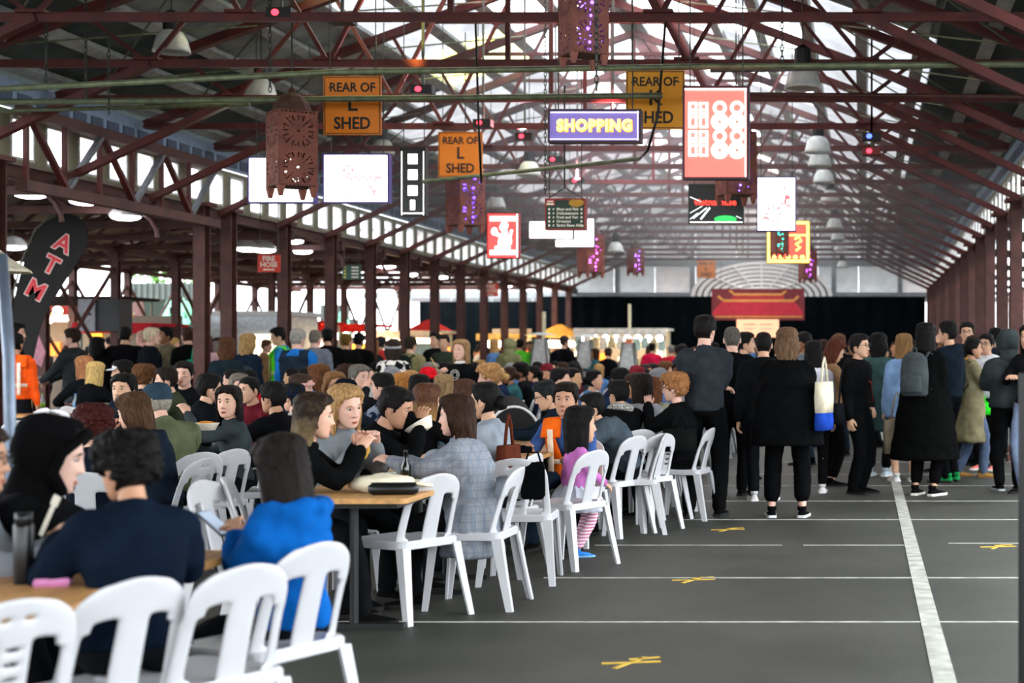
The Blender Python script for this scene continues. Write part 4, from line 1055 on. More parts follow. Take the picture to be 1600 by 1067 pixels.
ft = MB(); ft.loft([[V(-.035, -.035, .0), V(.035, -.035, 0), V(.035, .035, 0), V(-.035, .035, 0)], [V(-.016, -.016, -.10), V(.016, -.016, -.10), V(.016, .016, -.10), V(-.016, .016, -.10)]])
LFOOT = ft.mesh('foot', RUST)
dm = MB(); dm.loft([[V(r * cos(pi / 4 * (j + .5)), r * sin(pi / 4 * (j + .5)), z) for j in range(8)] for r, z in ((.185, .0), (.18, .03), (.16, .09), (.11, .15), (.04, .19), (.02, .24))]); LDOME = dm.mesh('dome', RUSTD)
LPLATE = MB().box((0, 0, 0), (LW, LW, .012)).mesh('plate', RUSTD)
def lantern(lab, px, pytop, pybot, Y, rz, lights=None, big=1.):
    "pytop/pybot: top and bottom edge of the square body"
    ztop = CH + (VPY - pytop) * Y / FPX; zbot = CH + (VPY - pybot) * Y / FPX; sc = (ztop - zbot) / LH
    t = thing('perforated_lantern', lab, 'lantern', (atx(px, Y), Y, (ztop + zbot) / 2), rz, 'rusty perforated lanterns'); t.scale = (sc, sc, sc)
    for k in range(4):
        a = k * pi / 2; link('panel', LPAN, t, (sin(a) * LW / 2, -cos(a) * LW / 2, 0), (0, 0, a))
        link('foot', LFOOT, t, ((LW / 2 - .03) * (1 if k in (0, 1) else -1), (LW / 2 - .03) * (1 if k in (0, 3) else -1), -LH / 2))
    link('plate', LPLATE, t, (0, 0, LH / 2)); link('plate', LPLATE, t, (0, 0, -LH / 2 + .01)); link('dome', LDOME, t, (0, 0, LH / 2))
    MB().tube([(0, 0, LH / 2 + .22), (0, 0, (roofz(t.location.x) - (ztop + zbot) / 2) / sc)], .008, 5).build('chain', WIRE, t)
    if lights:
        b = MB(); rr = random.Random(int(px))
        for i in range(11): b.ell((rr.uniform(-.03, .03), -LW / 2 - .012 if i % 2 else -LW / 2 + .03, -.32 + .064 * i), rr.uniform(.009, .02), None, 8, 6)
        for i in range(8): b.ell((rr.uniform(.05, .12) * (1 if i % 2 else -1), -LW / 2 + .02, rr.uniform(-.3, .3)), rr.uniform(.006, .011), None, 6, 4)
        b.xf(Matrix.Rotation(0, 4, 'Z')); o = b.build('fairy_lights', glow(lights, 6.0), t); o['kind'] = 'stuff'
        for s in (-1, 1): MB().ell((0, 0, .15 * s), .05, None, 8, 6).build('lamp', glow(lights, 8.0), t)
lantern('rusty lantern with a domed top hanging left of the largest L shed sign', 456, 176, 293, 15.2, radians(38), None)
lantern('big rusty lantern with violet fairy lights at the top of the hall', 912, -28, 88, 11.4, radians(30), '#5a3cff')
lantern('rusty lantern with a violet light string below the smaller L shed sign', 727, 268, 353, 22.4, radians(45), '#4a30ff')
lantern('rusty lantern half hidden behind the red ring lightbox', 1150, 208, 306, 19.2, radians(24), '#6a50ff')
lantern('far rusty lantern with pink lights right of the white lightboxes', 923, 366, 426, 32, radians(40), '#d050e0')
lantern('smallest pink-lit lantern in front of the far end wall', 993, 388, 426, 40, radians(42), '#9a60ff')
lantern('teal-lit lantern below the papercut hare lightbox', 1218, 352, 396, 27, radians(28), '#20d8c0')
lantern('violet-lit lantern at right in front of the hoop tent', 1262, 392, 436, 35, radians(25), '#b050ff')
# ---- high bay pendants
GLS = mat('prismatic_glass', '#c8ccc8', .25, var=.1, spec=.6)
bm_ = MB(); bm_.loft([[V(r * cos(2 * pi * j / 20), r * sin(2 * pi * j / 20), z) for j in range(20)] for r, z in ((.07, .0), (.11, -.02), (.155, -.09), (.185, -.20), (.19, -.235), (.175, -.235), (.14, -.09), (.06, -.02))]); BELL = bm_.mesh('shade', GLS, True)
bl_ = MB(); bl_.tube([(0, 0, 0), (0, 0, .17)], .085, 14); bl_.tube([(0, 0, .17), (0, 0, .21)], [.085, .03], 14); BALL = bl_.mesh('ballast', BLACKP)
def pendant(px, py, Y, lab, wpx=None):
    c = at(px, py, Y); t = thing('high_bay_lamp', lab, 'lamp', (c.x, Y, c.z + .1), 0, 'prismatic pendant lamps')
    link('shade', BELL, t); link('ballast', BALL, t); MB().tube([(0, 0, .2), (0, 0, roofz(c.x) - c.z - .1)], .008, 5).build('cord', BLACKP, t)
for px, py, Y, lab in ((268, 62, 16.4, 'glass bell lamp under the roof at the upper left, highest of the left lamps'), (408, 136, 19, 'glass bell lamp just above the rusty lantern at left'), (598, 228, 25, 'glass bell lamp above the papercut beast lightbox'), (827, 262, 25, 'glass bell lamp seen left of the directory hanger'), (1254, 118, 16, 'nearest glass bell lamp on the right, beside the chain'),
    (1278, 224, 22, 'first lamp in the receding row of bells on the right'), (1281, 247, 24.4, 'second lamp in the receding row of bells on the right'), (1287, 274, 27, 'third lamp in the receding row of bells on the right'), (1297, 305, 30, 'fourth lamp in the receding row of bells on the right'), (1304, 348, 35, 'fifth lamp in the receding row of bells on the right'), (1310, 367, 39, 'sixth lamp in the receding row of bells on the right'), (1313, 384, 43.5, 'seventh lamp in the receding row of bells on the right'), (1316, 412, 49, 'farthest lamp in the receding row of bells on the right'),
    (962, 385, 36, 'bell lamp behind the pink-lit far lanterns'), (775, 314, 30, 'bell lamp left of the red silhouette lightbox')):
    pendant(px, py, Y, lab)
# ---- effect lights clamped to the trusses
REDG = glow('#ff2a3a', 3.0); BLUEG = glow('#3a50ff', 3.0)
for i, (px, py, Y) in enumerate(((440, 22, 14.0), (535, 30, 14.1), (661, 141, 16.2), (755, 193, 19.4), (820, 214, 20.8), (868, 250, 23), (902, 283, 25.3), (958, 208, 18.5), (1362, 214, 18.6), (1362, 237, 18.6))):
    c = at(px, py, Y); t = thing('effect_light', ['red-lensed black stage light clamped to the first truss, left end', 'red-lensed stage light on the first truss, right of the other', 'red-lensed stage light between the big L sign and the roof truss', 'red-lensed stage light above the smaller L sign', 'red-lensed stage light left of the SHOPPING sign', 'red-lensed stage light below left of the SHOPPING sign', 'red-lensed stage light above the directory sign', 'black stage light behind the SHOPPING sign', 'blue-lensed stage light among the right roof trusses', 'red box light below the blue-lensed stage light'][i], 'stage light', c)
    MB().box((0, 0, 0), (.22, .16, .09)).build('housing', BLACKP if i != 9 else paint('#7a2a26'), t); MB().box((0, 0, (roofz(c.x) - c.z) / 2), (.025, .025, roofz(c.x) - c.z)).build('bracket', STEEL, t)
    if i != 7: MB().ell((-.03, -.08, 0), (.035, .012, .03), None, 10, 6).build('lens', REDG if i < 8 else (BLUEG if i == 8 else REDG), t)
# ---- hanging chains
def chain(px, y0, y1, Y, lab):
    a = at(px, y0, Y); b = at(px, y1, Y); m = MB(); n = int((a.z - b.z) / .05)
    for i in range(n):
        z = a.z - .05 * i; r = Matrix.Rotation(pi / 2 * (i % 2), 3, 'Z'); m.loft([[Vector((a.x, Y, z)) + r @ V(.014 * cos(q) + .005 * cos(q) * cos(w), .005 * sin(w), .034 * sin(q) + .005 * sin(q) * cos(w)) for w in [2 * pi * k / 4 for k in range(4)]] for q in [2 * pi * k / 8 for k in range(9)]], cap=False)
    o = m.build('hanging_chain', WIRE); tag(o, lab, 'chain', 'chains hanging from the roof')
chain(72, -30, 150, 14.6, 'chain at the far upper left above the girder'); chain(134, -20, 160, 15, 'second chain from the left at the top'); chain(170, -30, 190, 15, 'third chain from the left at the top'); chain(422, -30, 150, 14.5, 'chain above the rusty lantern at left'); chain(1222, -30, 110, 14, 'chain hanging at right beside the nearest bell lamp'); chain(932, -10, 150, 11, 'chain in front of the violet lantern'); chain(852, -20, 312, 18, 'chain holding the left corner of the directory sign')
# ---- hoop tent and banner by the stage
t = thing('hoop_tent', 'white ribbed half round tent roof above the black drape', 'tent', (atx(1190, 51.7), 51.7, 3.36))
TENT = mat('tent_white', '#f4f2f0', .6, var=.03)
def arch(a0, b0, a1, b1, y0, y1): return [[V(a * cos(pi * j / 32), y, b * sin(pi * j / 32)) for a, b, y in ((a0, b0, y0), (a1, b1, y0), (a1, b1, y1), (a0, b0, y1))] for j in range(33)]
for i in range(8): MB().loft(arch(2.34 - i * .21, 1.16 - i * .135, 2.34 - i * .21 - .15, 1.16 - i * .135 - .098, -.06, .0)).build('rib', TENT, t)
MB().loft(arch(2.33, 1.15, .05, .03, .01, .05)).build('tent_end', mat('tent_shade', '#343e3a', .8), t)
for s_ in (-1, 1): MB().box((s_ * 2.25, .0, -1.68), (.08, .06, 3.36)).build('post', GREYP, t)
for a in (40, 66, 90, 114, 140): MB().bar((.3 * cos(radians(a)), -.07, .15 * sin(radians(a))), (2.3 * cos(radians(a)), -.07, 1.14 * sin(radians(a))), .05, .04).build('batten', TENT, t)
YB = 49.4
t, w, h = sgn('stage_banner', 'wide red stage banner printed with a gold-edged tiled roof', 1112, 451, 1257, 500, YB, 'banner')
plain(t, w, h, paint('#7a2a30'), .02, 'cloth')
def pz(pts, m, nm, dy): MB().prism([(x * w / 1600 * 1.46 - 0, z * h / 380) for x, z in pts], .006).build(nm, m, t, loc=(0, dy, 0))
q = lambda X, Z: (X - 792, 345 - Z)
pz([q(380, 300), q(1210, 300), q(1310, 420), q(1330, 480), q(255, 480), q(270, 420)], paint('#c8283c'), 'painted_roof', -.014)
pz([q(500, 225), q(1080, 225), q(1110, 285), q(470, 285)], paint('#b82a38'), 'painted_roof', -.014)
GOLD = paint('#e0944a')
for pts, rr in (([q(455, 175), q(515, 225), q(1075, 225), q(1120, 180)], .055), ([q(320, 245), q(385, 300), q(1215, 300), q(1270, 245)], .06), ([q(280, 495), q(1310, 495)], .035)):
    b = MB()
    for (a, c) in zip(pts, pts[1:]): b.bar((a[0] * w / 1600 * 1.46, -.02, a[1] * h / 380), (c[0] * w / 1600 * 1.46, -.02, c[1] * h / 380), .006, rr * 1.3)
    b.build('gold_ridge', GOLD, t)
for i in range(22): MB().bar(((-.60 + i * .057) * .62 * w, -.018, .02 * h), ((-.60 + i * .057) * .76 * w, -.018, -.36 * h), .004, .012).build('tile_line', paint('#9a1c30'), t)
t, w, h = sgn('notice_sign', 'pale orange lit sign below the red stage banner', 1151, 499, 1217, 527, YB - .1, 'sign', wires=False); plain(t, w, h, glow('#f0a884', .55), .02); [MB().box((x_ * w, -.012, z_ * h), (w_ * w, .004, .035)).build('text_line', paint(c_), t) for x_, z_, w_, c_ in ((-.2, .22, .28, '#d89080'), (.2, .22, .3, '#d89080'), (-.22, -.02, .24, '#e0a898'), (.2, -.02, .26, '#e0a898'))]
for s in (-1, 1): MB().tube([(s * w * .45, 0.03, -h / 2 - 1.98), (s * w * .45, .03, h / 2)], .03, 8).build('leg', BLACKP, t)

# stage wash from the clamped effect lights: pink and yellow on the roof
for nm, px, py, Y, tgt, col, e in (('pink_wash', 958, 208, 18.5, (-3.2, 20, 6.6), (1, .25, .3), 260), ('pink_wash', 820, 214, 20.8, (-4.2, 17, 6.4), (1, .3, .35), 200), ('yellow_wash', 661, 141, 16.2, (-5.0, 15.5, 6.2), (1, .85, .15), 200), ('pink_wash', 902, 283, 25.3, (-3.5, 29, 6.6), (1, .35, .4), 300)):
    l = bpy.data.lights.new(nm, 'SPOT'); l.energy = e; l.color = col; l.spot_size = radians(80); l.spot_blend = .8; l.shadow_soft_size = .05
    c = at(px, py, Y) + V(0, -.14, .05); o = link(nm, l, None, c); o.rotation_euler = (Vector(tgt) - c).to_track_quat('-Z', 'Y').to_euler()
# ------------------------------------------------------------------ stalls, speaker, flag, bins, heaters, far background on the left
def P0(px, Y, z=0): return (atx(px, Y), Y, z)
# ATM feather flag
t = thing('feather_flag', 'tall black feather flag with red ATM letters', 'flag', P0(35, 22))
BLK = mat('flag_black', '#191816', .8, var=.15, scale=3)
c = at(35, 552, 22)
F = lambda px, py: ((px - 35) * 22 / FPX, CH + (VPY - py) * 22 / FPX)
out_ = [F(*p) for p in ((12, 540), (22, 470), (38, 410), (58, 362), (82, 341), (105, 334), (126, 342), (137, 362), (135, 385), (118, 415), (98, 445), (78, 480), (62, 515), (52, 560))]
out = []
for i in range(len(out_)):
    p0, p1, p2, p3 = [Vector(out_[(i + q) % len(out_)]) for q in (-1, 0, 1, 2)]
    for tt in (0, .33, .66):
        out.append(tuple(.5 * (2 * p1 + (p2 - p0) * tt + (2 * p0 - 5 * p1 + 4 * p2 - p3) * tt ** 2 + (3 * p1 - p0 - 3 * p2 + p3) * tt ** 3)) if 0 < i < len(out_) - 2 else tuple(p1.lerp(p2, tt)))
MB().prism(out, .012).build('flag_cloth', BLK, t)
MB().tube([(0.0, .02, 0)] + [(x, .02, z) for x, z in [F(4, 540), F(16, 470), F(32, 410), F(54, 358), F(80, 337), F(105, 330)]], .014, 6).build('pole', STEEL, t)
MB().box((0, .02, .03), (.5, .5, .06)).build('base', BLACKP, t)
for ch, px, py, rot in (('A', 99, 381, 26), ('T', 80, 415, 27), ('M', 56, 454, 28)):
    x, z = F(px, py)
    for off, m, y in ((.022, paint('#e8c8c0'), -.0075), (.008, paint('#d8323c'), -.0105)):
        o = text(ch, .335, m, t, (x, y, z), off=off, ext=.001); o.rotation_euler = Euler((pi / 2, radians(rot), 0), 'XYZ'); o.rotation_euler = (Matrix.Rotation(radians(rot), 3, 'Y') @ Matrix.Rotation(pi / 2, 3, 'X')).to_euler()
# speaker on a pole
t = thing('loudspeaker', 'grey box loudspeaker hung high beside an aisle column', 'speaker', at(170, 493, 28.5)); MB().box((-.26, -.05, 0), (.30, .5, .58)).build('cabinet', mat('speaker_grey', '#8f8f95', .6), t); MB().box((.1, 0, 0), (.42, .5, .58)).build('grille', BLACKP, t); MB().box((-.20, -.31, .02), (.05, .02, .05)).build('socket', BLACKP, t); MB().tube([(.1, .1, -2.2), (.1, .1, 1.3)], .03, 8).build('pole', STEEL, t)
# umbrella corner and grey post, very near left
t = thing('umbrella_canopy', 'cream umbrella edge poking in at the left frame edge', 'umbrella', at(-30, 425, 12)); MB().loft([[V(r * cos(2 * pi * j / 8), r * sin(2 * pi * j / 8), z) for j in range(8)] for r, z in ((.02, .28), (.2, .12), (.36, .02), (.37, 0), (.2, .08))]).build('canopy', mat('cream_canvas', '#cfc6ae', .8), t); MB().tube([(0, 0, .3), (0, 0, -2.12)], .025, 8).build('pole', STEEL, t)
t = tag(MB().tube([at(3, 400, 6.4), at(14, 560, 6.2), (atx(24, 6), 6, 0.0)], .022, 10).build('tent_pole', mat('blue_grey_metal', '#6a7686', .4, .4), smooth=True), 'slanted blue grey pole at the left frame edge', 'pole')
# container mural, trailer, dark fence, far facade, tree
def mural(px0, px1, py0, py1, Y, lab):
    a = at(px0, py0, Y); b = at(px1, py1, Y); t = thing('mural_container', lab, 'container', ((a.x + b.x) / 2, Y, 0)); w = b.x - a.x; h = a.z
    MB().box((0, .5, h / 2), (w, 1, h)).build('body', mat('mural_dark', '#1e2a22', .7), t)
    m = MB(); [m.box((-w / 2 + .08 + i * .16, .0, h + .22), (.08, .06, .44)) for i in range(int(w / .16))]; m.box((0, .05, h + .22), (w, .06, .44)); m.build('corrugated_top', paint('#4c5450'), t)
    rr = random.Random(3); cols = ['#35b060', '#7ac8a0', '#4a2a2c', '#2f9a50', '#8fd0b8', '#5a3a34']
    for i in range(26):
        x = rr.uniform(-w * .46, w * .46); z = rr.uniform(.9, h - .2)
        MB().ell((x, -.01, z), (rr.uniform(.10, .2), .02, rr.uniform(.25, .5)), Matrix.Rotation(rr.uniform(-.7, .7), 3, 'Y'), 10, 5).build('mural_shape', paint(cols[i % 6]), t)
mural(195, 300, 468, 520, 42, 'container painted with a green leaf mural behind the left aisle')
mural(500, 545, 498, 540, 50, 'distant green painted container seen between the left columns')
bt = thing('street_tree', 'leafy green tree outside beyond the left aisle', 'tree', P0(252, 46))
MB().tube([(0, 0, 0), (.1, 0, 2.4), (-.2, 0, 4)], [.16, .12, .06], 8).build('trunk', mat('bark', '#3a3026', .9), bt)
lf = MB(); rr = random.Random(11)
for i in range(1500):
    a = rr.uniform(0, 2 * pi); r = 1.25 * rr.random() ** .5; z = 3.5 + rr.uniform(-1.1, 1.3); p = V(r * cos(a) * (1.15 - .25 * abs(z - 3.5)), r * sin(a) * .8, z); s = rr.uniform(.05, .10)
    R = Euler((rr.uniform(0, 6), rr.uniform(0, 6), rr.uniform(0, 6))).to_matrix()
    lf.add([p + R @ V(-s, 0, 0), p + R @ V(0, -s * .45, 0), p + R @ V(s, 0, 0), p + R @ V(0, s * .45, 0)], [(0, 1, 2, 3)])
o = lf.build('leaves', mat('leaf_green', '#4f8a2c', .6, var=.4, scale=2), bt); o['kind'] = 'stuff'
def bld(px0, px1, ptop, Y, col, lab, nm='stall_building'):
    a = at(px0, ptop, Y); b = at(px1, ptop, Y); t = thing(nm, lab, 'building', ((a.x + b.x) / 2, Y, 0)); w = b.x - a.x
    MB().box((0, 2, a.z / 2), (w, 4, a.z)).build('wall', paint(col, .8), t); MB().box((0, 1.9, a.z + .06), (w + .3, 4.4, .12)).build('roof_edge', GREYP, t)
    n = max(2, int(w / 1.4))
    for i in range(n): MB().box((-w / 2 + (i + .5) * w / n, -.02, a.z * .62), (w / n * .5, .06, a.z * .3)).build('window', mat('dark_glass', '#3a444c', .2), t)
bld(-60, 200, 478, 62, '#d8c0b4', 'pale pink building across the street at the far left')
bld(340, 480, 508, 66, '#a8bcc8', 'pale blue building across the street behind the left columns')
# grey food trailer
t = thing('food_trailer', 'silver grey food trailer behind the red-strapped woman', 'trailer', P0(385, 33)); TR = mat('trailer_silver', '#b4bcc0', .35, .5)
MB().box((0, .9, 1.35), (1.75, 1.8, 1.9)).build('body', TR, t); MB().box((0, .9, 2.34), (1.9, 1.95, .1)).build('roof_rim', WHITE, t); MB().box((.3, -.03, 1.6), (.8, .06, .6)).build('hatch', glow('#ffe8c8', 1.2), t)
for s in (-1, 1): MB().tube([(s * .6, .3, .3), (s * .6, .5, .3)], .3, 14).build('wheel', BLACKP, t)
# lit food stalls
def stall(px, Y, w, col, lab, hz=2.3, lamps=5, goods=None, seed=1, canopy='flat', wl='#ffd9a0', back=True):
    t = thing('market_stall', lab, 'stall', P0(px, Y)); rr = random.Random(seed)
    for x in (-w / 2, w / 2):
        for y in (0, 1.4): MB().tube([(x, y, 0), (x, y, hz)], .025, 6).build('post', STEEL, t)
    if canopy == 'flat': MB().box((0, .7, hz + .05), (w + .2, 1.7, .06)).build('canopy', cloth(col), t); MB().box((0, -.17, hz - .05), (w + .2, .03, .14)).build('valance', cloth(col), t)
    else: MB().loft([[V(-w / 2 - .2, -.2, hz), V(w / 2 + .2, -.2, hz), V(w / 2 + .2, 1.6, hz), V(-w / 2 - .2, 1.6, hz)], [V(-.06, .65, hz + .38), V(.06, .65, hz + .38), V(.06, .75, hz + .38), V(-.06, .75, hz + .38)]]).build('canopy', cloth(col), t)
    MB().box((0, .1, .5), (w, .6, 1.0)).build('counter', paint('#6a5a48'), t)
    if back: MB().box((0, 1.45, 1.3), (w, .05, 1.9)).build('back_panel', paint('#8a7a66'), t)
    for i in range(lamps): MB().ell((-w / 2 + (i + .5) * w / lamps, .2, hz - .22), .10, None, 8, 6).build('bulb', glow(wl, 22.), t)
    for i in range(goods or 7):
        c = rr.choice(['#e84a30', '#f0b030', '#f4e0c0', '#e87a28', '#d83048', '#fff0d8']); MB().box((-w / 2 + (i + .5) * w / (goods or 7), 1.38, rr.uniform(1.2, hz - .45)), (w / (goods or 7) * .7, .05, rr.uniform(.25, .45))).build('menu_board', glow(c, .9), t)
    return t
stall(50, 36, 2.2, '#7a2a24', 'glowing red and yellow food stall behind the ATM flag', 2.5, 4, 6, 1)
stall(125, 32.5, 1.7, '#2a2220', 'dark stall with glowing orange boards right of the ATM flag', 2.6, 3, 5, 2)
stall(180, 30, 1.3, '#c83038', 'stall hung with red and white cloth under the loudspeaker', 2.0, 0, 8, 3)
stall(425, 35.5, 2.1, '#c8281e', 'bright stall with a red canopy behind the hi-vis marshal', 2.15, 8, 5, 4, wl='#fff0d0', back=False)
stall(503, 39, 2.4, '#d02a22', 'long red canopied stall behind the blue vest man', 2.15, 9, 5, 5, wl='#fff0d0', back=False)
stall(640, 40, 1.4, '#d8ccb0', 'yellow lit food stall between the middle columns', 2.0, 8, 5, 6, back=False)  # added canopy, coloured pale to stand in for the glow there
stall(660, 43, .75, '#c82820', 'stall with a small red peaked roof behind the girl with the potato', 2.05, 7, 4, 7, 'peak', back=False)
stall(600, 45.5, 1.6, '#d8d0c0', 'pale stall in strong light behind the grey beanie person', 2.0, 6, 4, 8, wl='#fff4e0', back=False)
stall(783, 46.5, 1.2, '#e0b060', 'far stall with fairy lights at the left of the drape', 2.0, 9, 5, 9, wl='#fff4d0')
stall(868, 47, 1.0, '#d8903a', 'far orange roofed stall with fairy lights before the drape', 2.0, 9, 5, 10, 'peak', wl='#fff4d0')
t = stall(970, 45.5, 2.5, '#d8d6ce', 'white canopied clothes stall before the black drape', 2.15, 8, 3, 12, wl='#fff4e0')
rr = random.Random(5)
for i in range(11):
    MB().box((-1.2 + i * .24, -.1, 1.78 + rr.uniform(-.08, .05)), (.2, .06, rr.uniform(.3, .5))).build('hanging_garment', cloth(rr.choice(['#e8e0d4', '#d87a50', '#e0a0b0', '#c8b890', '#e8c850', '#f0e8e0', '#b0c8c0'])), t)
MB().tube([(.15, .7, 2.2), (.15, .7, 2.95)], .045, 8).build('mast', mat('mast_cream', '#d8d0b0', .6), t)
# patio heaters
def heater(px, pt, Y, lab):
    h = CH + (VPY - pt) * Y / FPX; t = thing('patio_heater', lab, 'heater', P0(px, Y)); g = mat('glass_tube_grey', '#c6c8c6', .3, .0)
    MB().loft([[V(s * a, u * a, z) for s, u in ((-1, -1), (1, -1), (1, 1), (-1, 1))] for a, z in ((.26, .75), (.12, h - .2))]).build('pyramid', g, t); MB().box((0, 0, .38), (.56, .56, .74)).build('base', mat('heater_base', '#6f7476', .4, .4), t)
    for s in (-1, 1):
        for u in (-1, 1): MB().bar((s * .27, u * .27, .74), (s * .13, u * .13, h - .18), .03, .03).build('edge_bar', STEEL, t)
    MB().tube([(0, 0, h - .1), (0, 0, h - .04)], [.42, .1], 4).build('reflector', WHITE, t)
heater(845, 517, 38, 'tall pyramid patio heater left of the far columns'); heater(915, 520, 39, 'pyramid patio heater at the left end of the clothes stall'); heater(982, 524, 40, 'pyramid patio heater in front of the clothes stall')
t = thing('pole_lamp', 'thin cream pole standing among the far heaters', 'pole', P0(850, 39.5)); MB().tube([(0, 0, 0), (0, 0, 2.55)], .045, 8).build('post', mat('mast_cream', '#d8d0b0', .6), t); MB().box((0, 0, .03), (.4, .4, .06)).build('base', BLACKP, t)
t = thing('stage_sign', 'green arched sign board by the stage', 'sign', P0(1064, 47)); MB().loft([[V(.42 * cos(pi * j / 12), y, 1.15 + .42 * sin(pi * j / 12)) for j in range(13)] + [V(-.42, y, 0), V(.42, y, 0)] for y in (-.02, .02)]).build('board', paint('#7f9a5a'), t); MB().ell((0, -.03, 1.2), (.25, .02, .25), None, 14, 6).build('emblem', paint('#a8b878'), t)
# yellow bins
def bin_(px, Y, lab):
    t = thing('wheelie_bin', lab, 'bin', P0(px, Y)); MB().loft([[V(sx * a, sy * b, z) for sx, sy in ((-1, -1), (1, -1), (1, 1), (-1, 1))] for a, b, z in ((.22, .25, .08), (.28, .32, .98))]).build('body', paint('#e0a818'), t)
    MB().box((0, .02, 1.02), (.6, .7, .08)).build('lid', paint('#3c4440'), t)
    for s in (-1, 1): MB().tube([(s * .2, .28, .09), (s * .26, .28, .09)], .09, 10).build('wheel', BLACKP, t)
bin_(525, 27, 'yellow wheelie bin with a dark lid left of the black-coated walkers'); bin_(698, 33, 'yellow wheelie bin behind the girl holding the spiral potato'); bin_(592, 29, 'yellow bin partly hidden by the patterned coat')
# aisle dome lights (lit)
for i, (px, py, Y) in enumerate(((48, 303, 19), (133, 314, 20.5), (196, 338, 21), (385, 388, 27), (413, 390, 27.5), (457, 376, 28), (472, 392, 30), (605, 416, 36), (640, 428, 38), (690, 432, 38), (728, 427, 40), (830, 452, 47), (790, 446, 44), (105, 360, 24), (20, 385, 24))):
    c = at(px, py, Y); t = thing('dome_light', ['lit dome lamp over the girder at far left', 'second lit dome lamp along the girder', 'lit purple-white dome lamp above the ATM flag', 'lit dome lamp left of the FIRE HOSE sign', 'lit dome lamp right above the FIRE HOSE sign', 'large lit dome lamp right of the FIRE HOSE sign', 'lit dome lamp between the third and fourth columns', 'lit lamp left of the far aisle group', 'lit lamp in the far aisle, second from left', 'lit lamp in the far aisle, third from left', 'lit lamp in the far aisle, above the small FIRE HOSE sign', 'farthest lit lamp by the end wall', 'lit lamp next to the farthest aisle lamp', 'lit dome lamp just above the ATM flag tip', 'lit purple-white lamp behind the ATM flag'][i], 'lamp', c, 0, 'lit aisle lamps')
    MB().loft([[V(r * cos(2 * pi * j / 14), r * sin(2 * pi * j / 14), z) for j in range(14)] for r, z in ((.04, .16), (.12, .13), (.2, .04), (.21, 0))]).build('shade', GLS, t); MB().ell((0, 0, -.01), (.19, .19, .05), None, 12, 6).build('diffuser', glow('#fff4ff', 9.), t); MB().tube([(0, 0, .15), (0, 0, max(.3, 3.75 - c.z))], .012, 5).build('stem', BLACKP, t)

t = thing('cloth_pennant', 'pale pink cloth pennant drooping on a tilted stick at the far left stalls', 'flag', at(55, 545, 24)); MB().prism([(-.16, .22), (.02, .28), (.16, -.05), (.10, -.28), (-.06, -.18)], .02).build('cloth', cloth('#d89aa8'), t); MB().tube([(-.1, .02, -2.0), (-.03, .02, .5)], .014, 6).build('stick', mat('stick_wood', '#c8a060', .7), t)
t = thing('stage_cable_pole', 'slanted wooden pole leaning by the mural behind the white-haired man', 'pole', at(212, 500, 33)); MB().bar((-.3, 0, .32), (.4, 0, -.35), .05, .07).build('shaft', mat('pale_timber', '#b08058', .7), t); MB().bar((.4, 0, -.35), (.42, 0, -2.15), .04, .04).build('prop', STEEL, t)
# ------------------------------------------------------------------ the people one can tell apart
DEF = dict(sex='m', pose='stand')
def put(label, px, ytop, Y, yaw, ch=None, group=None, **S):
    "place a figure so that its head stands at a given bearing, height and distance"
    S = dict(dict(h=1.7, sex='m', pose='stand', top=('#15171a', .016)), **S); z = CH + (VPY - ytop) * Y / FPX
    lo, hi = (1.0 if S.get('child') else 1.5), (1.95 if S['pose'] == 'stand' else 2.05)
    for _ in range(12):
        K = skel(S); zt = K['hc'].z + (K['hR'] @ V(0, 0, .128)).z * K['hs'] + S.get('z', 0); S['h'] = max(lo, min(hi, S['h'] * (1 + (z - zt) / max(.5, zt - (.53 if S['pose'] == 'sit' else 0)) * .8)))
    S.setdefault('near', Y < 15.5)
    K = skel(S); r = Matrix.Rotation(radians(yaw), 3, 'Z'); h = r @ V(K['hc'].x, K['hc'].y, 0)
    if abs(zt - z) > .06: S['z'] = 0 if S['pose'] == 'stand' else max(-.06, min(.06, z - zt))
    x = atx(px, Y) - h.x; y = Y - h.y
    b, K = person(label, x, y, yaw, S, group)
    if S['pose'] == 'sit' and ch is not False:
        bk = r @ V(0, -.02, 0)
        chair(ch or ('chair under the ' + ' '.join(label.replace(', back turned', '').replace('with ', 'with ').split()[:12])), x + bk.x, y + bk.y, yaw, 'white plastic chairs')
    return b, K
def st(label, px, yt, Y, yaw, **k): return put(label, px, yt, Y, yaw, **k)
def si(label, px, yt, Y, yaw, ch=None, **k): return put(label, px, yt, Y, yaw, ch=ch, pose='sit', **dict(dict(arms=('table', 'table'), lean=12), **k))
BK = '#0e0c0b'
def B(c, i=.018, hem=None): return (c, i, hem)
BLACKT = B('#0b0d0e')
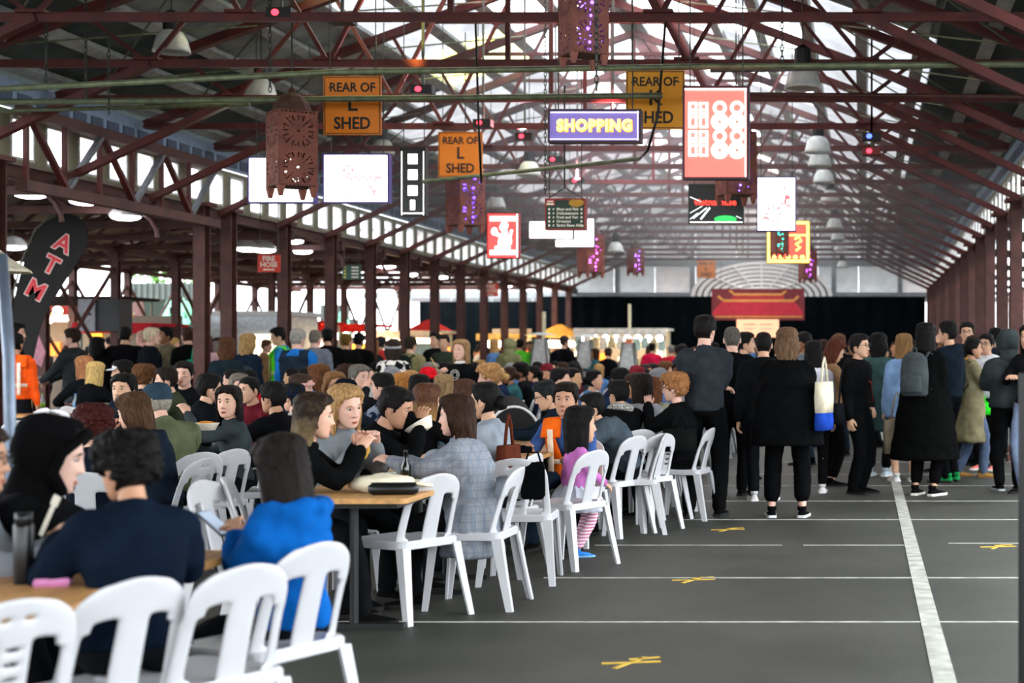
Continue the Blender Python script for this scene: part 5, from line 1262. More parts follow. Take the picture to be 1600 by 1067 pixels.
def ombre(c0, c1, z0, z1):
    m = bpy.data.materials.new('hair_ombre'); m.use_nodes = True; t = m.node_tree; n = t.nodes; L = t.links.new; b = n['Principled BSDF']
    tc = n.new('ShaderNodeTexCoord'); sp = n.new('ShaderNodeSeparateXYZ'); L(tc.outputs['Object'], sp.inputs[0])
    mr = n.new('ShaderNodeMapRange'); mr.inputs['From Min'].default_value = z0; mr.inputs['From Max'].default_value = z1; L(sp.outputs['Z'], mr.inputs['Value'])
    no = n.new('ShaderNodeTexNoise'); no.inputs['Scale'].default_value = 30; L(tc.outputs['Object'], no.inputs['Vector'])
    ad = n.new('ShaderNodeMath'); ad.operation = 'MULTIPLY_ADD'; ad.inputs[1].default_value = .5; ad.inputs[2].default_value = -.25; L(no.outputs['Fac'], ad.inputs[0]); a2 = n.new('ShaderNodeMath'); L(mr.outputs[0], a2.inputs[0]); L(ad.outputs[0], a2.inputs[1])
    rp = n.new('ShaderNodeValToRGB'); rp.color_ramp.elements[0].color = (*lin(c1), 1); rp.color_ramp.elements[1].color = (*lin(c0), 1); L(a2.outputs[0], rp.inputs['Fac']); L(rp.outputs[0], b.inputs['Base Color']); b.inputs['Roughness'].default_value = .6; b.inputs['Specular IOR Level'].default_value = .1; return m
def plaid(c0, c1, c2, sc=22., nm='plaid_cloth'):
    m = bpy.data.materials.new(nm); m.use_nodes = True; t = m.node_tree; n = t.nodes; L = t.links.new; b = n['Principled BSDF']; tc = n.new('ShaderNodeTexCoord'); prev = None
    base = n.new('ShaderNodeRGB'); base.outputs[0].default_value = (*lin(c0), 1); prev = base.outputs[0]
    for ax, s, c, th in (('X', sc, c1, .80), ('Z', sc, c1, .80), ('Y', sc, c1, .85), ('X', sc * 4, c2, .6), ('Z', sc * 4, c2, .6)):
        w = n.new('ShaderNodeTexWave'); w.bands_direction = ax; w.inputs['Scale'].default_value = s / 6.28 * 2; w.inputs['Distortion'].default_value = .4; L(tc.outputs['Object'], w.inputs['Vector'])
        g = n.new('ShaderNodeMath'); g.operation = 'GREATER_THAN'; g.inputs[1].default_value = th; L(w.outputs['Fac'], g.inputs[0]); q = n.new('ShaderNodeMath'); q.operation = 'MULTIPLY'; q.inputs[1].default_value = .45; L(g.outputs[0], q.inputs[0])
        mx = n.new('ShaderNodeMix'); mx.data_type = 'RGBA'; L(q.outputs[0], mx.inputs['Factor']); L(prev, mx.inputs['A']); mx.inputs['B'].default_value = (*lin(c), 1); prev = mx.outputs['Result']
    L(prev, b.inputs['Base Color']); b.inputs['Roughness'].default_value = .9; b.inputs['Specular IOR Level'].default_value = .1; return m
def blotch(c0, c1, sc=9, nm='blotch_cloth'):
    m = mat(nm, c0, .9, scale=sc, col2=c1, spec=.1); 
    for e, p in zip([x for x in m.node_tree.nodes if x.type == 'VALTORGB'][0].color_ramp.elements, (.48, .52)): e.position = p
    return m
# ---- extra pieces worn by a figure
def vest(b, S, K, col, band=None, infl=.032, gap=None, nm='vest'):
    g = gap or (lambda t: .06 + max(0, t - .45) * .9)
    m = MB(); m.loft(torso_rings(S, K, infl, -.04, .93, 22, g)); o = m.build(nm, cloth(col) if band is None or True else None, b, True)
    k = K['k']
    for s in (0, 1):
        a = K['sh'][s]; q = K['nb'] + (a - K['nb']) * .58
        m = MB(); m.tube([q - K['fw'] * (.13 * k) - K['up'] * .10, q - K['fw'] * .06 + K['up'] * .04, q + K['fw'] * .06 + K['up'] * .04, q + K['fw'] * (.14 * k) - K['up'] * .10], [.085, .075, .075, .085], 10, flat=.3); m.build('shoulder_panel', cloth(col), b, True)
    if band:
        for t0, t1 in ((.10, .24),):
            rs = [r for r in torso_rings(S, K, infl + .006, -.04, .93, 22, g)]; m = MB()
            A = [x.lerp(y, .25) for x, y in zip(rs[2], rs[3])]; Bq = [x.lerp(y, .75) for x, y in zip(rs[2], rs[3])]; m.loft([A, Bq]); m.build('reflective_band', mat('reflective_' + band, band, .4), b, True)
        for s in (-1, 1):
            m = MB(); pts = []
            for f_ in (1, -1):
                for t in (.08, .3, .5, .7, .86): 
                    c = K['pel'].lerp(K['mid'], t / .5) if t < .5 else K['mid'].lerp(K['nb'], (t - .5) / .5)
                    pts.append((f_, c + K['r'] * s * .105 * k + K['fw'] * f_ * (.118 * k + infl) * (1 - .10 * max(0, (t - .6)))))
            for f_ in (1, -1):
                P = [p for q, p in pts if q == f_]; m.tube(P, [.024] * len(P), 8, flat=.25, up=tuple(K['fw']))
            m.build('reflective_band', mat('reflective_' + band, band, .4), b, True)
def strap(b, S, K, col, s=1, w=.018, front=True, back=True, nm='strap'):
    k = K['k']; a = K['nb'] + K['r'] * s * .09 * k - K['up'] * .02; hipx = K['pel'] - K['r'] * s * .17 * k + V(0, 0, .08); m = MB(); r = .145 * k
    if back: m.tube([a + K['up'] * .03, a - K['fw'] * (r - .03) - K['up'] * .12, (a + hipx) / 2 - K['fw'] * (r + .005), hipx - K['fw'] * .10, hipx], [w] * 5, 8, flat=.3, up=tuple(K['fw']))
    if front: m.tube([a + K['up'] * .03, a + K['fw'] * (r - .05) - K['up'] * .12, (a + hipx) / 2 + K['fw'] * (r + .005), hipx + K['fw'] * .10, hipx], [w] * 5, 8, flat=.3, up=tuple(K['fw']))
    m.build(nm, cloth(col), b, True)
def world(b, p): return Matrix.Translation(b.location) @ Matrix.Rotation(b.rotation_euler.z, 4, 'Z') @ Vector(p)
def backpack(b, S, K, col, lab, h=.44, w=.30):
    k = K['k']; c = world(b, K['mid'] - K['fw'] * (.135 * k + .10) + V(0, 0, .05)); t = thing('backpack', lab, 'backpack', c, b.rotation_euler.z); m = MB()
    m.loft([[V(sx * cos(a) ** 1 * ww, d * sin(a), z) for a in [2 * pi * j / 16 for j in range(16)] for sx in (1,)] for z, ww, d in ((-h / 2, w * .40, .06), (-h / 2 + .03, w * .48, .09), (0, w * .5, .095), (h * .35, w * .45, .08), (h / 2 - .02, w * .3, .06), (h / 2, w * .12, .03))]); m.build('pack', cloth(col), t, True)
    m = MB(); m.loft([[V(cos(a) * ww, -.07 + d * sin(a), z) for a in [2 * pi * j / 12 for j in range(12)]] for z, ww, d in ((-h * .42, w * .3, .04), (-h * .38, w * .38, .06), (-h * .05, w * .36, .06), (-h * .02, w * .3, .03))]); m.build('pocket', cloth(col), t, True)
    MB().tube([(-.03, 0, h / 2 - .01), (-.02, 0, h / 2 + .04), (.02, 0, h / 2 + .04), (.03, 0, h / 2 - .01)], .008, 6).build('handle', cloth(col), t, True)
    for s in (-1, 1): MB().tube([(s * .09, .03, h * .3), (s * .11, .12, h * .5), (s * .12, .24, h * .38), (s * .13, .25, .05), (s * .14, .08, -h * .35)], [.02] * 5, 8, flat=.35).build('strap', cloth(col), t, True)
    return t
def tote(lab, p, rz, w, h, cols, d=.07, nm='tote_bag', handle=.3):
    t = thing(nm, lab, 'bag', p, rz); z = 0
    for nmm, c, hh in cols:
        hh *= h; m = MB(); m.loft([[V(sx * w / 2 * q, sy * d * q2, zz) for sx, sy in ((-1, -.5), (-.3, -.62), (.3, -.55), (1, -.45), (1, .45), (0, .6), (-1, .5))] for zz, q, q2 in ((z, .96, 1), (z + hh * .5, 1., 1.1), (z + hh, .97, .9))]); m.build(nmm, cloth(c), t, True); z += hh
    m = MB(); m.tube([(-w * .25, 0, z - .01), (-w * .12, 0, z + handle * .7), (0, 0, z + handle), (w * .12, 0, z + handle * .7), (w * .25, 0, z - .01)], .011, 6); m.build('handle', cloth(cols[-1][1]), t, True); return t
SKL, SKA, SKT, SKP = '#cfa28a', '#c4997c', '#b18468', '#d4a894'

# ======== standing group on the right
b, K = st('man in a charcoal knit sweater with folded arms, back turned, tallest of the right group', 1102, 493, 14.5, -2, hair=('short', '#120e0c'), head=(-14, 0, 0), arms=('cross', 'cross'), top=B('#2a2f33', .02), legs=('#0b0c0d', .022), shoes=('#0a0a0a', '#0a0a0a'), skin=SKP, stance=.13, broad=1.0, collar=True, topname='sweater')
b, K = st('grey-haired man in black directly behind the charcoal sweater man', 1144, 510, 16.6, -4, hair=('crew', '#4f4c46'), top=B('#0a0c0e', .024), legs=('#0c0d10', .02), skin=SKP, head=(10, 0, 0))
b, K = st('young man seen in profile past the grey-haired man in black', 1166, 519, 18.8, -80, hair=('short', BK), top=B('#1e2a26'), skin=SKA, face=True)
b, K = st('man in a black leather jacket and white sneakers left of the large woman in black', 1193, 518, 16.0, 4, hair=('crew', BK), top=B('#0e1012', .026), legs=('#0d0f12', .018), shoes=('#c8c8c8', '#d8d8d8'), skin=SKA, arms=('down', 'down'), hooddown=True)
b, K = st('large woman in a boxy black coat and cropped black trousers, bob hair, back turned', 1230, 513, 14.4, 0, sex='f', fat=1.55, broad=1.15, hair=('bob', '#5d4633'), top=B('#08090a', .03, .66), flare=.04, shorts=.72, legs=('#08090a', .026), shoes=('#0c0c0d', '#d0d0d0'), skin=SKP, stance=.14, arms=((-.24, .22, .85), (.24, .22, .85)))
tb = tote('cream and blue tote bag on the shoulder of the large woman in black', at(1288, 672, 14.25) , radians(70), .30, .44, [('base_panel', '#1c3f9c', .36), ('body', '#cfc6ae', .64)], handle=.22)
b, K = st('woman with long black hair, white top and white flat shoes right of the tote bag', 1271, 533, 16.9, 6, sex='f', hair=('long', BK), top=B('#c8cad0', .018), legs=('#0b0c0e', .012), shoes=('#d0d0d0', '#d8d8d8'), skin=SKA)
b, K = st('woman with long red brown hair and tan coat looking down at her phone', 1305, 532, 17.8, -68, sex='f', hair=('long', '#4a2418'), head=(0, 24, 0), top=B('#7d6046', .022, .72), legs=('#0b0b0c', .012), arms=('phone', 'phone'), skin=SKA, face=True, shoes=('#0b0b0b', '#0b0b0b'), shorts=.85)
b, K = st('man with glasses in a black jacket with an orange lanyard, facing right', 1344, 522, 16.8, -118, hair=('short', '#12100e'), glasses=True, face=True, top=B('#0c0d0e', .026), legs=('#0a0b0c', .022), arms=('pocket', 'down'), skin=SKA, hooddown=True, collar=True)
strap(b, K=K, S=PEOPLE[-1][1], col='#a8382c', s=1, w=.008, back=False, nm='lanyard')
tote('small black shoulder bag hanging by the man with the orange lanyard', at(1318, 662, 16.6), radians(40), .26, .22, [('body', '#16191c', 1.)], nm='shoulder_bag', handle=.4)
b, K = st('person in a long teal green coat behind the man with the orange lanyard', 1373, 521, 19.2, -18, sex='f', hair=('bob', BK), fat=1.25, top=B('#38504f', .03, .55), legs=('#0b0c0d', .016), shoes=('#b8c8d4', '#d8dcdc'), skin=SKA, shorts=.85)
b, K = st('woman in a long black coat with a grey backpack and canvas sneakers', 1447, 505, 16.6, -28, sex='f', fat=1.25, hair=('long', '#0a0908'), top=B('#070808', .03, .38), flare=.13, legs=('#0a0a0b', .014), shorts=.8, shoes=('#0d0d0e', '#d4d0c4'), skin=SKA)
S_ = PEOPLE[-1][1]; backpack(b, S_, K, '#3c4244', 'dark grey backpack on the woman in the long black coat', .46, .32)
b, K = st('person in a pale denim jacket behind the woman with the grey backpack', 1412, 522, 18.4, 10, sex='f', hair=('long', '#7a5c3a'), top=B('#7290b6', .024, .75), legs=('#c09a80', .004), legname='stockings', shoes=('#d8d8d8', '#d8d8d8'), skin=SKL)
tote('beige canvas tote hanging left of the long black coat', at(1402, 708, 16.9), radians(20), .30, .36, [('body', '#a89c84', 1.)])
b, K = st('man with black hair and navy jacket facing left, hand raised to his face', 1480, 502, 18.3, 62, hair=('short', BK), top=B('#141d26', .024), legs=('#0b0c0d', .018), arms=('face', 'down'), shoes=('#1a8a4a', '#101010'), skin=SKA, hooddown=True, face=True)
b, K = st('man with glasses facing the camera over the shoulders of the right group', 1511, 501, 21.5, 172, hair=('short', BK), top=B('#16181b'), skin=SKA, face=True, glasses=True)
b, K = st('woman in a long khaki coat and jeans, facing right with a phone', 1521, 528, 19.0, -78, sex='f', hair=('tied', BK), top=B('#787258', .026, .42), flare=.06, legs=('#4c5a72', .018), arms=('phone', 'phone'), shoes=('#8a6a34', '#6a4a24'), skin=SKT, face=True, stride=.25)
backpack(b, PEOPLE[-1][1], K, '#0c0d0f', 'black backpack on the woman in the khaki coat', .48, .32)
b, K = st('man with glasses in a white hoodie facing left at the right edge', 1541, 522, 20.2, 150, hair=('short', BK), top=B('#c4c6cc', .028), legs=('#0d0e10', .018), glasses=True, face=True, skin=SKA, arms=('phone', 'down'), hooddown=True, fat=1.15, shoes=('#e07a70', '#d8d8d8'))
tote('bright green plastic bag held in front of the white hoodie man', at(1534, 648, 19.98), 0, .22, .16, [('body', '#2fd02a', 1.)], nm='plastic_bag', handle=.12)
b, K = st('person in a dark grey hooded jacket with the hood up, back turned at right', 1575, 517, 17.2, 8, hs=1.06, hair=('hood&short', BK), hatcol='#343b3c', fat=1.2, top=B('#2e3536', .034), legs=('#0b0c0d', .02), shoes=('#0c0c0d', '#9aa0a4'), skin=SKA, arms=('phone', 'phone'))
b, K = st('woman cut off by the right frame edge in black top and pale jeans', 1608, 508, 16.8, 140, sex='f', hair=('long', '#15100e'), top=B('#101113'), legs=('#7484a0', .018), skin=SKA, face=True, arms=('phone', 'phone'))
b, K = st('black-haired person just behind the raised grey hood', 1556, 512, 22.5, 0, hair=('short', BK), top=B('#1c2430'), skin=SKA)

# ======== table row nearest the aisle, right-hand side
PL = plaid('#8e9196', '#66788c', '#70747c')
b, K = si('laughing woman in a grey checked coat facing left at the table', 712, 618, 9.35, 88, ch='chair of the woman in the checked coat', sex='f', hair=('bob', '#2e1c12'), top=(PL, .030, .30), flare=.02, legs=('#0b0c0d', .014), shoes=('#0a0a0a', '#0a0a0a'), skin=SKP, face=True, fat=1.22, lean=8, arms=((-.10, .46, .86), (.12, .44, .84)), topname='checked_coat', fold=.03, lip='#b05a50')
b, K = si('woman with tied black hair in a pale grey coat, brown shoulder bag', 757, 597, 10.7, 78, sex='f', hair=('tied', BK), top=B('#8b939c', .024), legs=('#15181c', .014), skin=SKA, face=True, arms=('table', 'table'), lean=6)
strap(b, PEOPLE[-1][1], K, '#5a3222', -1, .010, front=True, nm='bag_strap')
tote('brown leather shoulder bag behind the pale grey coat', at(795, 742, 10.45), radians(75), .22, .20, [('body', '#54291c', 1.)], nm='shoulder_bag', handle=.20)
b, K = si('man with glasses looking down, just left behind the orange vest man', 853, 597, 13.6, 105, hair=('short', '#17191c'), glasses=True, face=True, head=(0, 18, 0), top=B('#16202c'), skin=SKA)
b, K = si('seated man in an orange safety vest over a blue shirt, looking at the camera', 884, 599, 12.2, 168, hair=('short', '#14100d'), top=B('#3a568c', .008), sleeve=.42, legs=('#1c2836', .018), arms=((-.16, .34, .70), (.20, .34, .78)), hands=('grip', 'grip'), skin=SKT, face=True, lean=6, hs=1.1, head=(8, 0, 0), topname='shirt', broad=1.08)
vest(b, PEOPLE[-1][1], K, '#f06a1c', '#f2dcc0', gap=lambda t: .05 + max(0, t - .42) * .9, nm='safety_vest', infl=.04)
tote('dark phone held low by the orange vest man', at(815, 708, 11.8), 0.4, .16, .05, [('body', '#0c0d10', 1.)], nm='phone', handle=.001, d=.02)
pink = B('#bf6fb4', .022, .52)
def striped(c0, c1, sc, nm):
    m = cloth(c0).copy(); m.name = nm; t = m.node_tree; n = t.nodes; L = t.links.new; tc = n.new('ShaderNodeTexCoord'); w = n.new('ShaderNodeTexWave'); w.bands_direction = 'Z'; w.inputs['Scale'].default_value = sc; L(tc.outputs['Object'], w.inputs['Vector'])
    r = n.new('ShaderNodeValToRGB'); r.color_ramp.interpolation = 'CONSTANT'; r.color_ramp.elements[0].color = (*lin(c0), 1); r.color_ramp.elements[1].color = (*lin(c1), 1); r.color_ramp.elements[1].position = .5
    L(w.outputs['Fac'], r.inputs['Fac']); L(r.outputs['Color'], n['Principled BSDF'].inputs['Base Color']); return m
b, K = st('small girl in a pink sweater, white tulle skirt and striped leggings behind a chair', 908, 652, 11.6, -62, child=True, sex='f', hs=1.38, fat=1.1, hair=('long', '#0c0a09'), top=pink, flare=.02, legs=(striped('#c87a98', '#e8d4dc', 13, 'striped_leggings'), .012), shoes=('#2f74c0', '#7ab0d8'), skin=SKA, arms=((-.16, .14, .52), (.16, .16, .55)), face=True, topname='sweater', stance=.08)
k = K['k']; m = MB(); rr = random.Random(2)
m.loft([[V((r + (.018 * (-1) ** j if q else 0)) * cos(2 * pi * j / 36), (r + (.018 * (-1) ** j if q else 0)) * .9 * sin(2 * pi * j / 36), z) for j in range(36)] for r, z, q in ((.10, .56, 0), (.15, .50, 1), (.20, .42, 1), (.22, .34, 1), (.20, .34, 1), (.13, .48, 0))]); m.build('tulle_skirt', mat('tulle', '#d4d8e6', .7, var=.1), b, True)
m = MB()
for q in range(4): m.box((-.05 + .035 * q, .128, .60), (.022, .006, .05))
m.build('sweater_print', cloth('#e8d8e8'), b)
b, K = si('diner bent forward in a slate quilted puffer jacket beside the orange vest man', 925, 622, 13.1, 100, hair=('short', BK), lean=34, top=B('#3f4a52', .055), fold=.04, skin=SKA, broad=1.1)
b, K = si('person in black with a checked scarf and pale cross strap, back turned', 966, 594, 14.2, 42, hair=('short', '#0d0b0a'), top=B('#0b0c0d', .03), skin=SKA, lean=6, broad=1.05, ch='chair of the person with the checked scarf')
strap(b, PEOPLE[-1][1], K, '#c8a88a', -1, .011)
MB().tube([K['nb'] + K['r'] * .09 * cos(a) + K['fw'] * .085 * sin(a) + K['up'] * (.035 + .012 * sin(2 * a)) for a in [2 * pi * j / 16 for j in range(17)]], [.034] * 17, 8).build('checked_scarf', plaid('#d8d4cc', '#141414', '#141414', 40, 'scarf_check'), b, True)
b, K = si('woman with long dark hair and a pale grey coat next to the checked scarf', 1001, 584, 14.7, 50, sex='f', hair=('long', '#1c1410'), top=B('#a6aab0', .026), skin=SKL, lean=6)
b, K = si('person with a red brown bob and olive shaggy coat, back turned', 1017, 590, 15.6, 30, sex='f', hair=('bob', '#5a341e'), top=(blotch('#6f705c', '#8f907a', 22, 'shaggy_olive'), .045), fold=.05, skin=SKL, lean=10)
b, K = si('curly ginger-haired woman with glasses holding a phone to her ear', 1053, 585, 14.3, 80, sex='f', hair=('curly', '#94653e'), glasses=True, face=True, top=B('#0c0d0e', .03), skin=SKP, lean=4, arms=((-.05, .30, 1.02), (.16, .26, .80)), fat=1.15, legs=('#0b0b0c', .018), ch='chair of the ginger-haired woman on the phone')
tote('black handbag resting beside the ginger-haired woman', at(1062, 705, 13.9), .3, .30, .20, [('body', '#101312', 1.)], nm='handbag', handle=.14)
b, K = si('person in a navy and white cap looking down in the middle crowd', 968, 575, 17.5, 60, hair=('cap&short', BK), hatcol='#1a2238', top=B('#20304a'), skin=SKA)

# ======== table row nearest the aisle, left-hand side and front table
HT1 = ombre('#241a14', '#9a8460', -.26, .02); HT2 = ombre('#4a2e20', '#b8904e', -.30, .0)
b, K = si('woman with shoulder-length ombre hair in black, facing right at the table', 492, 616, 8.7, -74, sex='f', hair=('bob', '#2a1e16'), hairtip=HT1, top=B('#0a0b0c', .024), arms=((-.02, .40, .98), (.08, .42, .96)), skin=SKL, face=True, lean=16, ch='chair of the ombre-haired woman')
b, K = si('blonde woman in a grey top looking down, beside the ombre-haired woman', 541, 604, 9.5, -125, sex='f', hair=('long', '#a07c50'), top=B('#70767a', .02), arms=((-.04, .36, .95), (.08, .36, .95)), skin=SKP, face=True, head=(0, 10, 8), lean=10)
b, K = si('man in a black jacket drinking from a white paper bowl', 618, 607, 10.0, -84, hair=('short', '#100d0b'), top=B('#0b0c0d', .026), arms=((-.02, .34, 1.10), (.03, .42, 1.04)), skin=SKT, face=True, lean=22, head=(0, 12, 0), broad=1.08)
hw_ = world(b, K['hc'] + K['hR'] @ V(0, .20, -.06))
def bowl(lab, p, r=.085, h=.06, col='#e0d8c8', tilt=0, food=None, nm='paper_bowl', rz=0):
    t = thing(nm, lab, 'bowl', p, rz); t.rotation_euler = (tilt, 0, rz); n = 18
    MB().loft([[V(q * cos(2 * pi * j / n), q * sin(2 * pi * j / n), z) for j in range(n)] for q, z in ((.01, .0), (r * .7, 0), (r, h), (r * 1.04, h + .003), (r * .96, h), (r * .66, .006), (.01, .006))]).build('bowl', mat('paper_' + col, col, .7), t, True)
    if food: MB().ell((0, 0, h * .75), (r * .8, r * .8, .03), None, 14, 8, fn=lambda x, y, z: 1 + .12 * sin(9 * x) * cos(11 * y)).build('food', mat('food_' + food, food, .7, var=.35, scale=40), t, True)
    return t
bowl('white paper bowl tilted at the lips of the man in black', hw_ - V(0, 0, .03), .095, .06, tilt=.0).rotation_euler = (0, radians(-32), 0)
b, K = si('woman with long brown hair fading to gold, back turned, in black', 668, 600, 12.0, -38, sex='f', hair=('long', '#4a2e20'), hairtip=HT2, top=B('#0b0c0d', .022), skin=SKL)
b, K = si('girl in a bright blue hooded jacket with long dark hair using a phone', 438, 688, 5.95, 66, ch=False, sex='f', broad=.92, hair=('long', '#17110e'), top=B('#0c55a0', .024), hooddown=True, arms=((-.03, .27, .86), (.05, .26, .84)), head=(-4, 12, 0), skin=SKA, lean=2, legs=('#101216', .018), topname='hooded_jacket', fold=.04)
ph = thing('mobile_phone', 'grey phone in the hands of the girl in blue', 'phone', world(b, (.0, .40, .90)), radians(72)); ph.rotation_euler = (radians(35), 0, radians(72)); MB().box((0, 0, 0), (.07, .15, .009)).build('case', mat('phone_grey', '#5a6068', .3), ph); MB().box((0, 0, .006), (.062, .135, .003)).build('screen', glow('#8a98a8', .5), ph)
b, K = si('person with a messy black bun and navy sweater, elbow on the front table', 196, 682, 5.3, 32, ch=False, sex='f', hair=('curly&bun', '#0c0a09'), top=B('#0c1624', .03), arms=((-.20, .34, .86), (.12, .42, .82)), skin=SKT, lean=13, broad=1.0, hs=.9, topname='sweater', fat=1.02, head=(30, 6, 0))
b, K = si('hooded figure in black eating at the front table, pale face in profile', 84, 660, 5.95, -72, hair=('hood&short', BK), hatcol='#0a0a0b', top=B('#0a0b0c', .034), arms=('table', 'table'), skin='#c8a494', face=True, lean=20, hs=1.12, head=(0, 8, 0), ch='chair of the hooded figure in black')
b, K = si('diner in a pale grey sweater cut off by the left edge, fist on the table', -34, 664, 5.55, -78, glasses=True, hair=('short', '#2a201a'), top=B('#868c94', .026), arms=((-.12, .36, .82), (.10, .46, .80)), hands=('grip', 'grip'), skin=SKT, face=True, lean=14, ch='chair of the diner at the left edge')

# ======== rows further left
b, K = si('older man in an olive jacket and dark blue flat cap, back turned', 245, 598, 11.0, 58, hair=('cap&crew', '#8a8478'), hatcol='#2b3b47', top=B('#565c44', .03), skin=SKP, lean=20, broad=1.1, ch='chair of the man in the flat cap')
b, K = si('woman with a smooth brown bob and navy hooded coat in profile', 208, 616, 10.2, 84, sex='f', hair=('bob', '#46301f'), top=B('#17202c', .03), hooddown=True, skin=SKL, face=True, lean=18, head=(0, 8, 0), arms=('face', 'table'))
b, K = si('person with dark red curly hair behind the hooded figure', 146, 640, 9.3, 20, sex='f', hair=('curly', '#38130f'), top=B('#101822'), skin=SKL)
b, K = si('young man facing the camera in dark clothes above the brown bob', 193, 584, 12.9, 176, hair=('short', '#0f0d0c'), top=B('#12161c'), skin=SKA, face=True, lean=4)
b, K = si('young woman with red lips looking over her shoulder, dark grey top', 357, 605, 11.9, 118, sex='f', hair=('long', '#17110f'), top=B('#343b3e', .018), head=(58, 0, 0), skin=SKL, face=True, lip='#8a2a2c', lean=6, arms=((-.04, .36, 1.04), (.14, .34, .80)), ch='chair of the young woman with red lips')
b, K = si('man in a shiny black leather jacket behind the young woman with red lips', 328, 584, 14.0, -52, hair=('short', BK), top=B('#0d1014', .03), skin=SKA)
b, K = si('man with a maroon sweater leaning over his food', 389, 588, 14.8, 150, hair=('crew', BK), top=B('#561720'), skin=SKA, face=True, lean=22)
b, K = si('woman with short grey hair and glasses beside the maroon sweater', 374, 584, 15.6, -140, sex='f', hair=('short', '#6a6258'), glasses=True, face=True, top=B('#1a2a4a'), skin=SKP)
b, K = si('man with cropped black hair in black, ear showing, back turned', 426, 597, 12.5, 66, hair=('short', '#0e0b0a'), top=B('#0c0d0f'), skin=SKT, lean=16)
b, K = si('diner in a navy knit beanie and cream jacket', 458, 601, 13.5, 60, hair=('beanie&short', BK), hatcol='#141e30', top=B('#c4bcb2'), skin=SKL)
b, K = si('woman in a pale pink beanie in profile', 471, 586, 14.9, -78, sex='f', hair=('beanie&bob', '#3a2a20'), hatcol='#d0a098', top=B('#20242a'), skin=SKP, face=True)
b, K = si('woman with a brown bob in black behind the pink beanie', 497, 570, 16.8, 75, sex='f', hair=('bob', '#5a3820'), top=B('#0e0f10'), skin=SKL, face=True)
b, K = si('woman in glasses with light brown hair facing right', 523, 582, 15.4, -140, sex='f', hair=('bob', '#7a5636'), top=B('#5a6068'), skin=SKT, face=True, glasses=True)
b, K = si('diner in a dark navy beanie behind the blonde woman', 541, 592, 14.4, -30, hair=('beanie&crew', BK), hatcol='#10141c', top=B('#1a1e26'), skin=SKL)
b, K = si('grey-haired man dabbing his mouth with a white napkin', 562, 570, 16.6, -118, hair=('short', '#5f5b54'), top=B('#1c1f24'), skin=SKP, face=True, arms=('down', 'face'))
t = thing('paper_napkin', 'white napkin at the mouth of the grey-haired man', 'napkin', world(b, K['hc'] + K['fw'] * .16 - V(0, 0, .12)), .4); MB().loft([[V(-.06, 0, -.07), V(.05, .01, -.09), V(.05, .02, -.09), V(-.06, .012, -.07)], [V(-.05, .02, .04), V(.06, -.01, .05), V(.06, 0, .05), V(-.05, .03, .04)]]).build('sheet', mat('napkin_white', '#e6e4e0', .9), t)
b, K = si('man with short black hair and blue patterned jacket facing left', 597, 583, 15.0, 84, hair=('short', BK), top=(blotch('#1a2a44', '#8a94a4', 14, 'blue_white_pattern'), .024), skin=SKP, face=True)
b, K = si('woman with straight copper blonde hair, back turned', 628, 583, 16.6, 0, sex='f', hair=('long', '#a06a34'), top=B('#30343a'), skin=SKL)
b, K = si('woman with long black hair beside the red hat', 655, 586, 14.6, 20, sex='f', hair=('long', '#0d0b0a'), top=B('#16181c'), skin=SKL)
b, K = si('diner wearing a bright red knit hat', 669, 574, 17.4, 10, hair=('beanie&crew', BK), hatcol='#c41824', top=B('#2a2c30'), skin=SKL)
b, K = si('woman with ash blonde hair behind the gold-tipped hair', 693, 586, 15.6, 25, sex='f', hair=('long', '#8d7350'), top=B('#24282c'), skin=SKL)
b, K = si('woman with warm brown hair below the spiral potato', 727, 594, 14.2, -10, sex='f', hair=('bob', '#4a2f22'), top=B('#1a1c20'), skin=SKL)
b, K = si('young man with curly blond hair facing left', 763, 571, 17.2, 96, hair=('curly', '#a87e50'), top=B('#384050'), skin=SKP, face=True)
b, K = si('dark-haired young man resting his hand on his mouth', 287, 565, 17.2, 186, hair=('short', '#120f0d'), top=B('#121416'), skin=SKP, face=True, arms=('table', 'face'))
b, K = si('boy in profile next to the man with hand on mouth', 259, 574, 16.4, 110, hair=('short', '#1c1410'), top=B('#3a4030'), skin=SKL, face=True)
b, K = si('diner in a white cap', 191, 563, 18.2, 120, hair=('cap&short', BK), hatcol='#d8d8da', top=B('#17202c'), skin=SKA)
b, K = si('diner with tight brown curls, back turned, right of the white cap', 226, 572, 17.6, 0, hair=('curly', '#5a3a22'), top=B('#20262c'), skin=SKL)
b, K = si('woman with bright blonde hair in black at the far left table', 150, 566, 20.5, -20, sex='f', hair=('long', '#c8a868'), top=B('#0d0f12'), skin=SKL)
b, K = si('woman with strawberry blonde hair left of the bright blonde', 131, 553, 21.5, 60, sex='f', hair=('long', '#b07850'), top=B('#15181c'), skin=SKL)

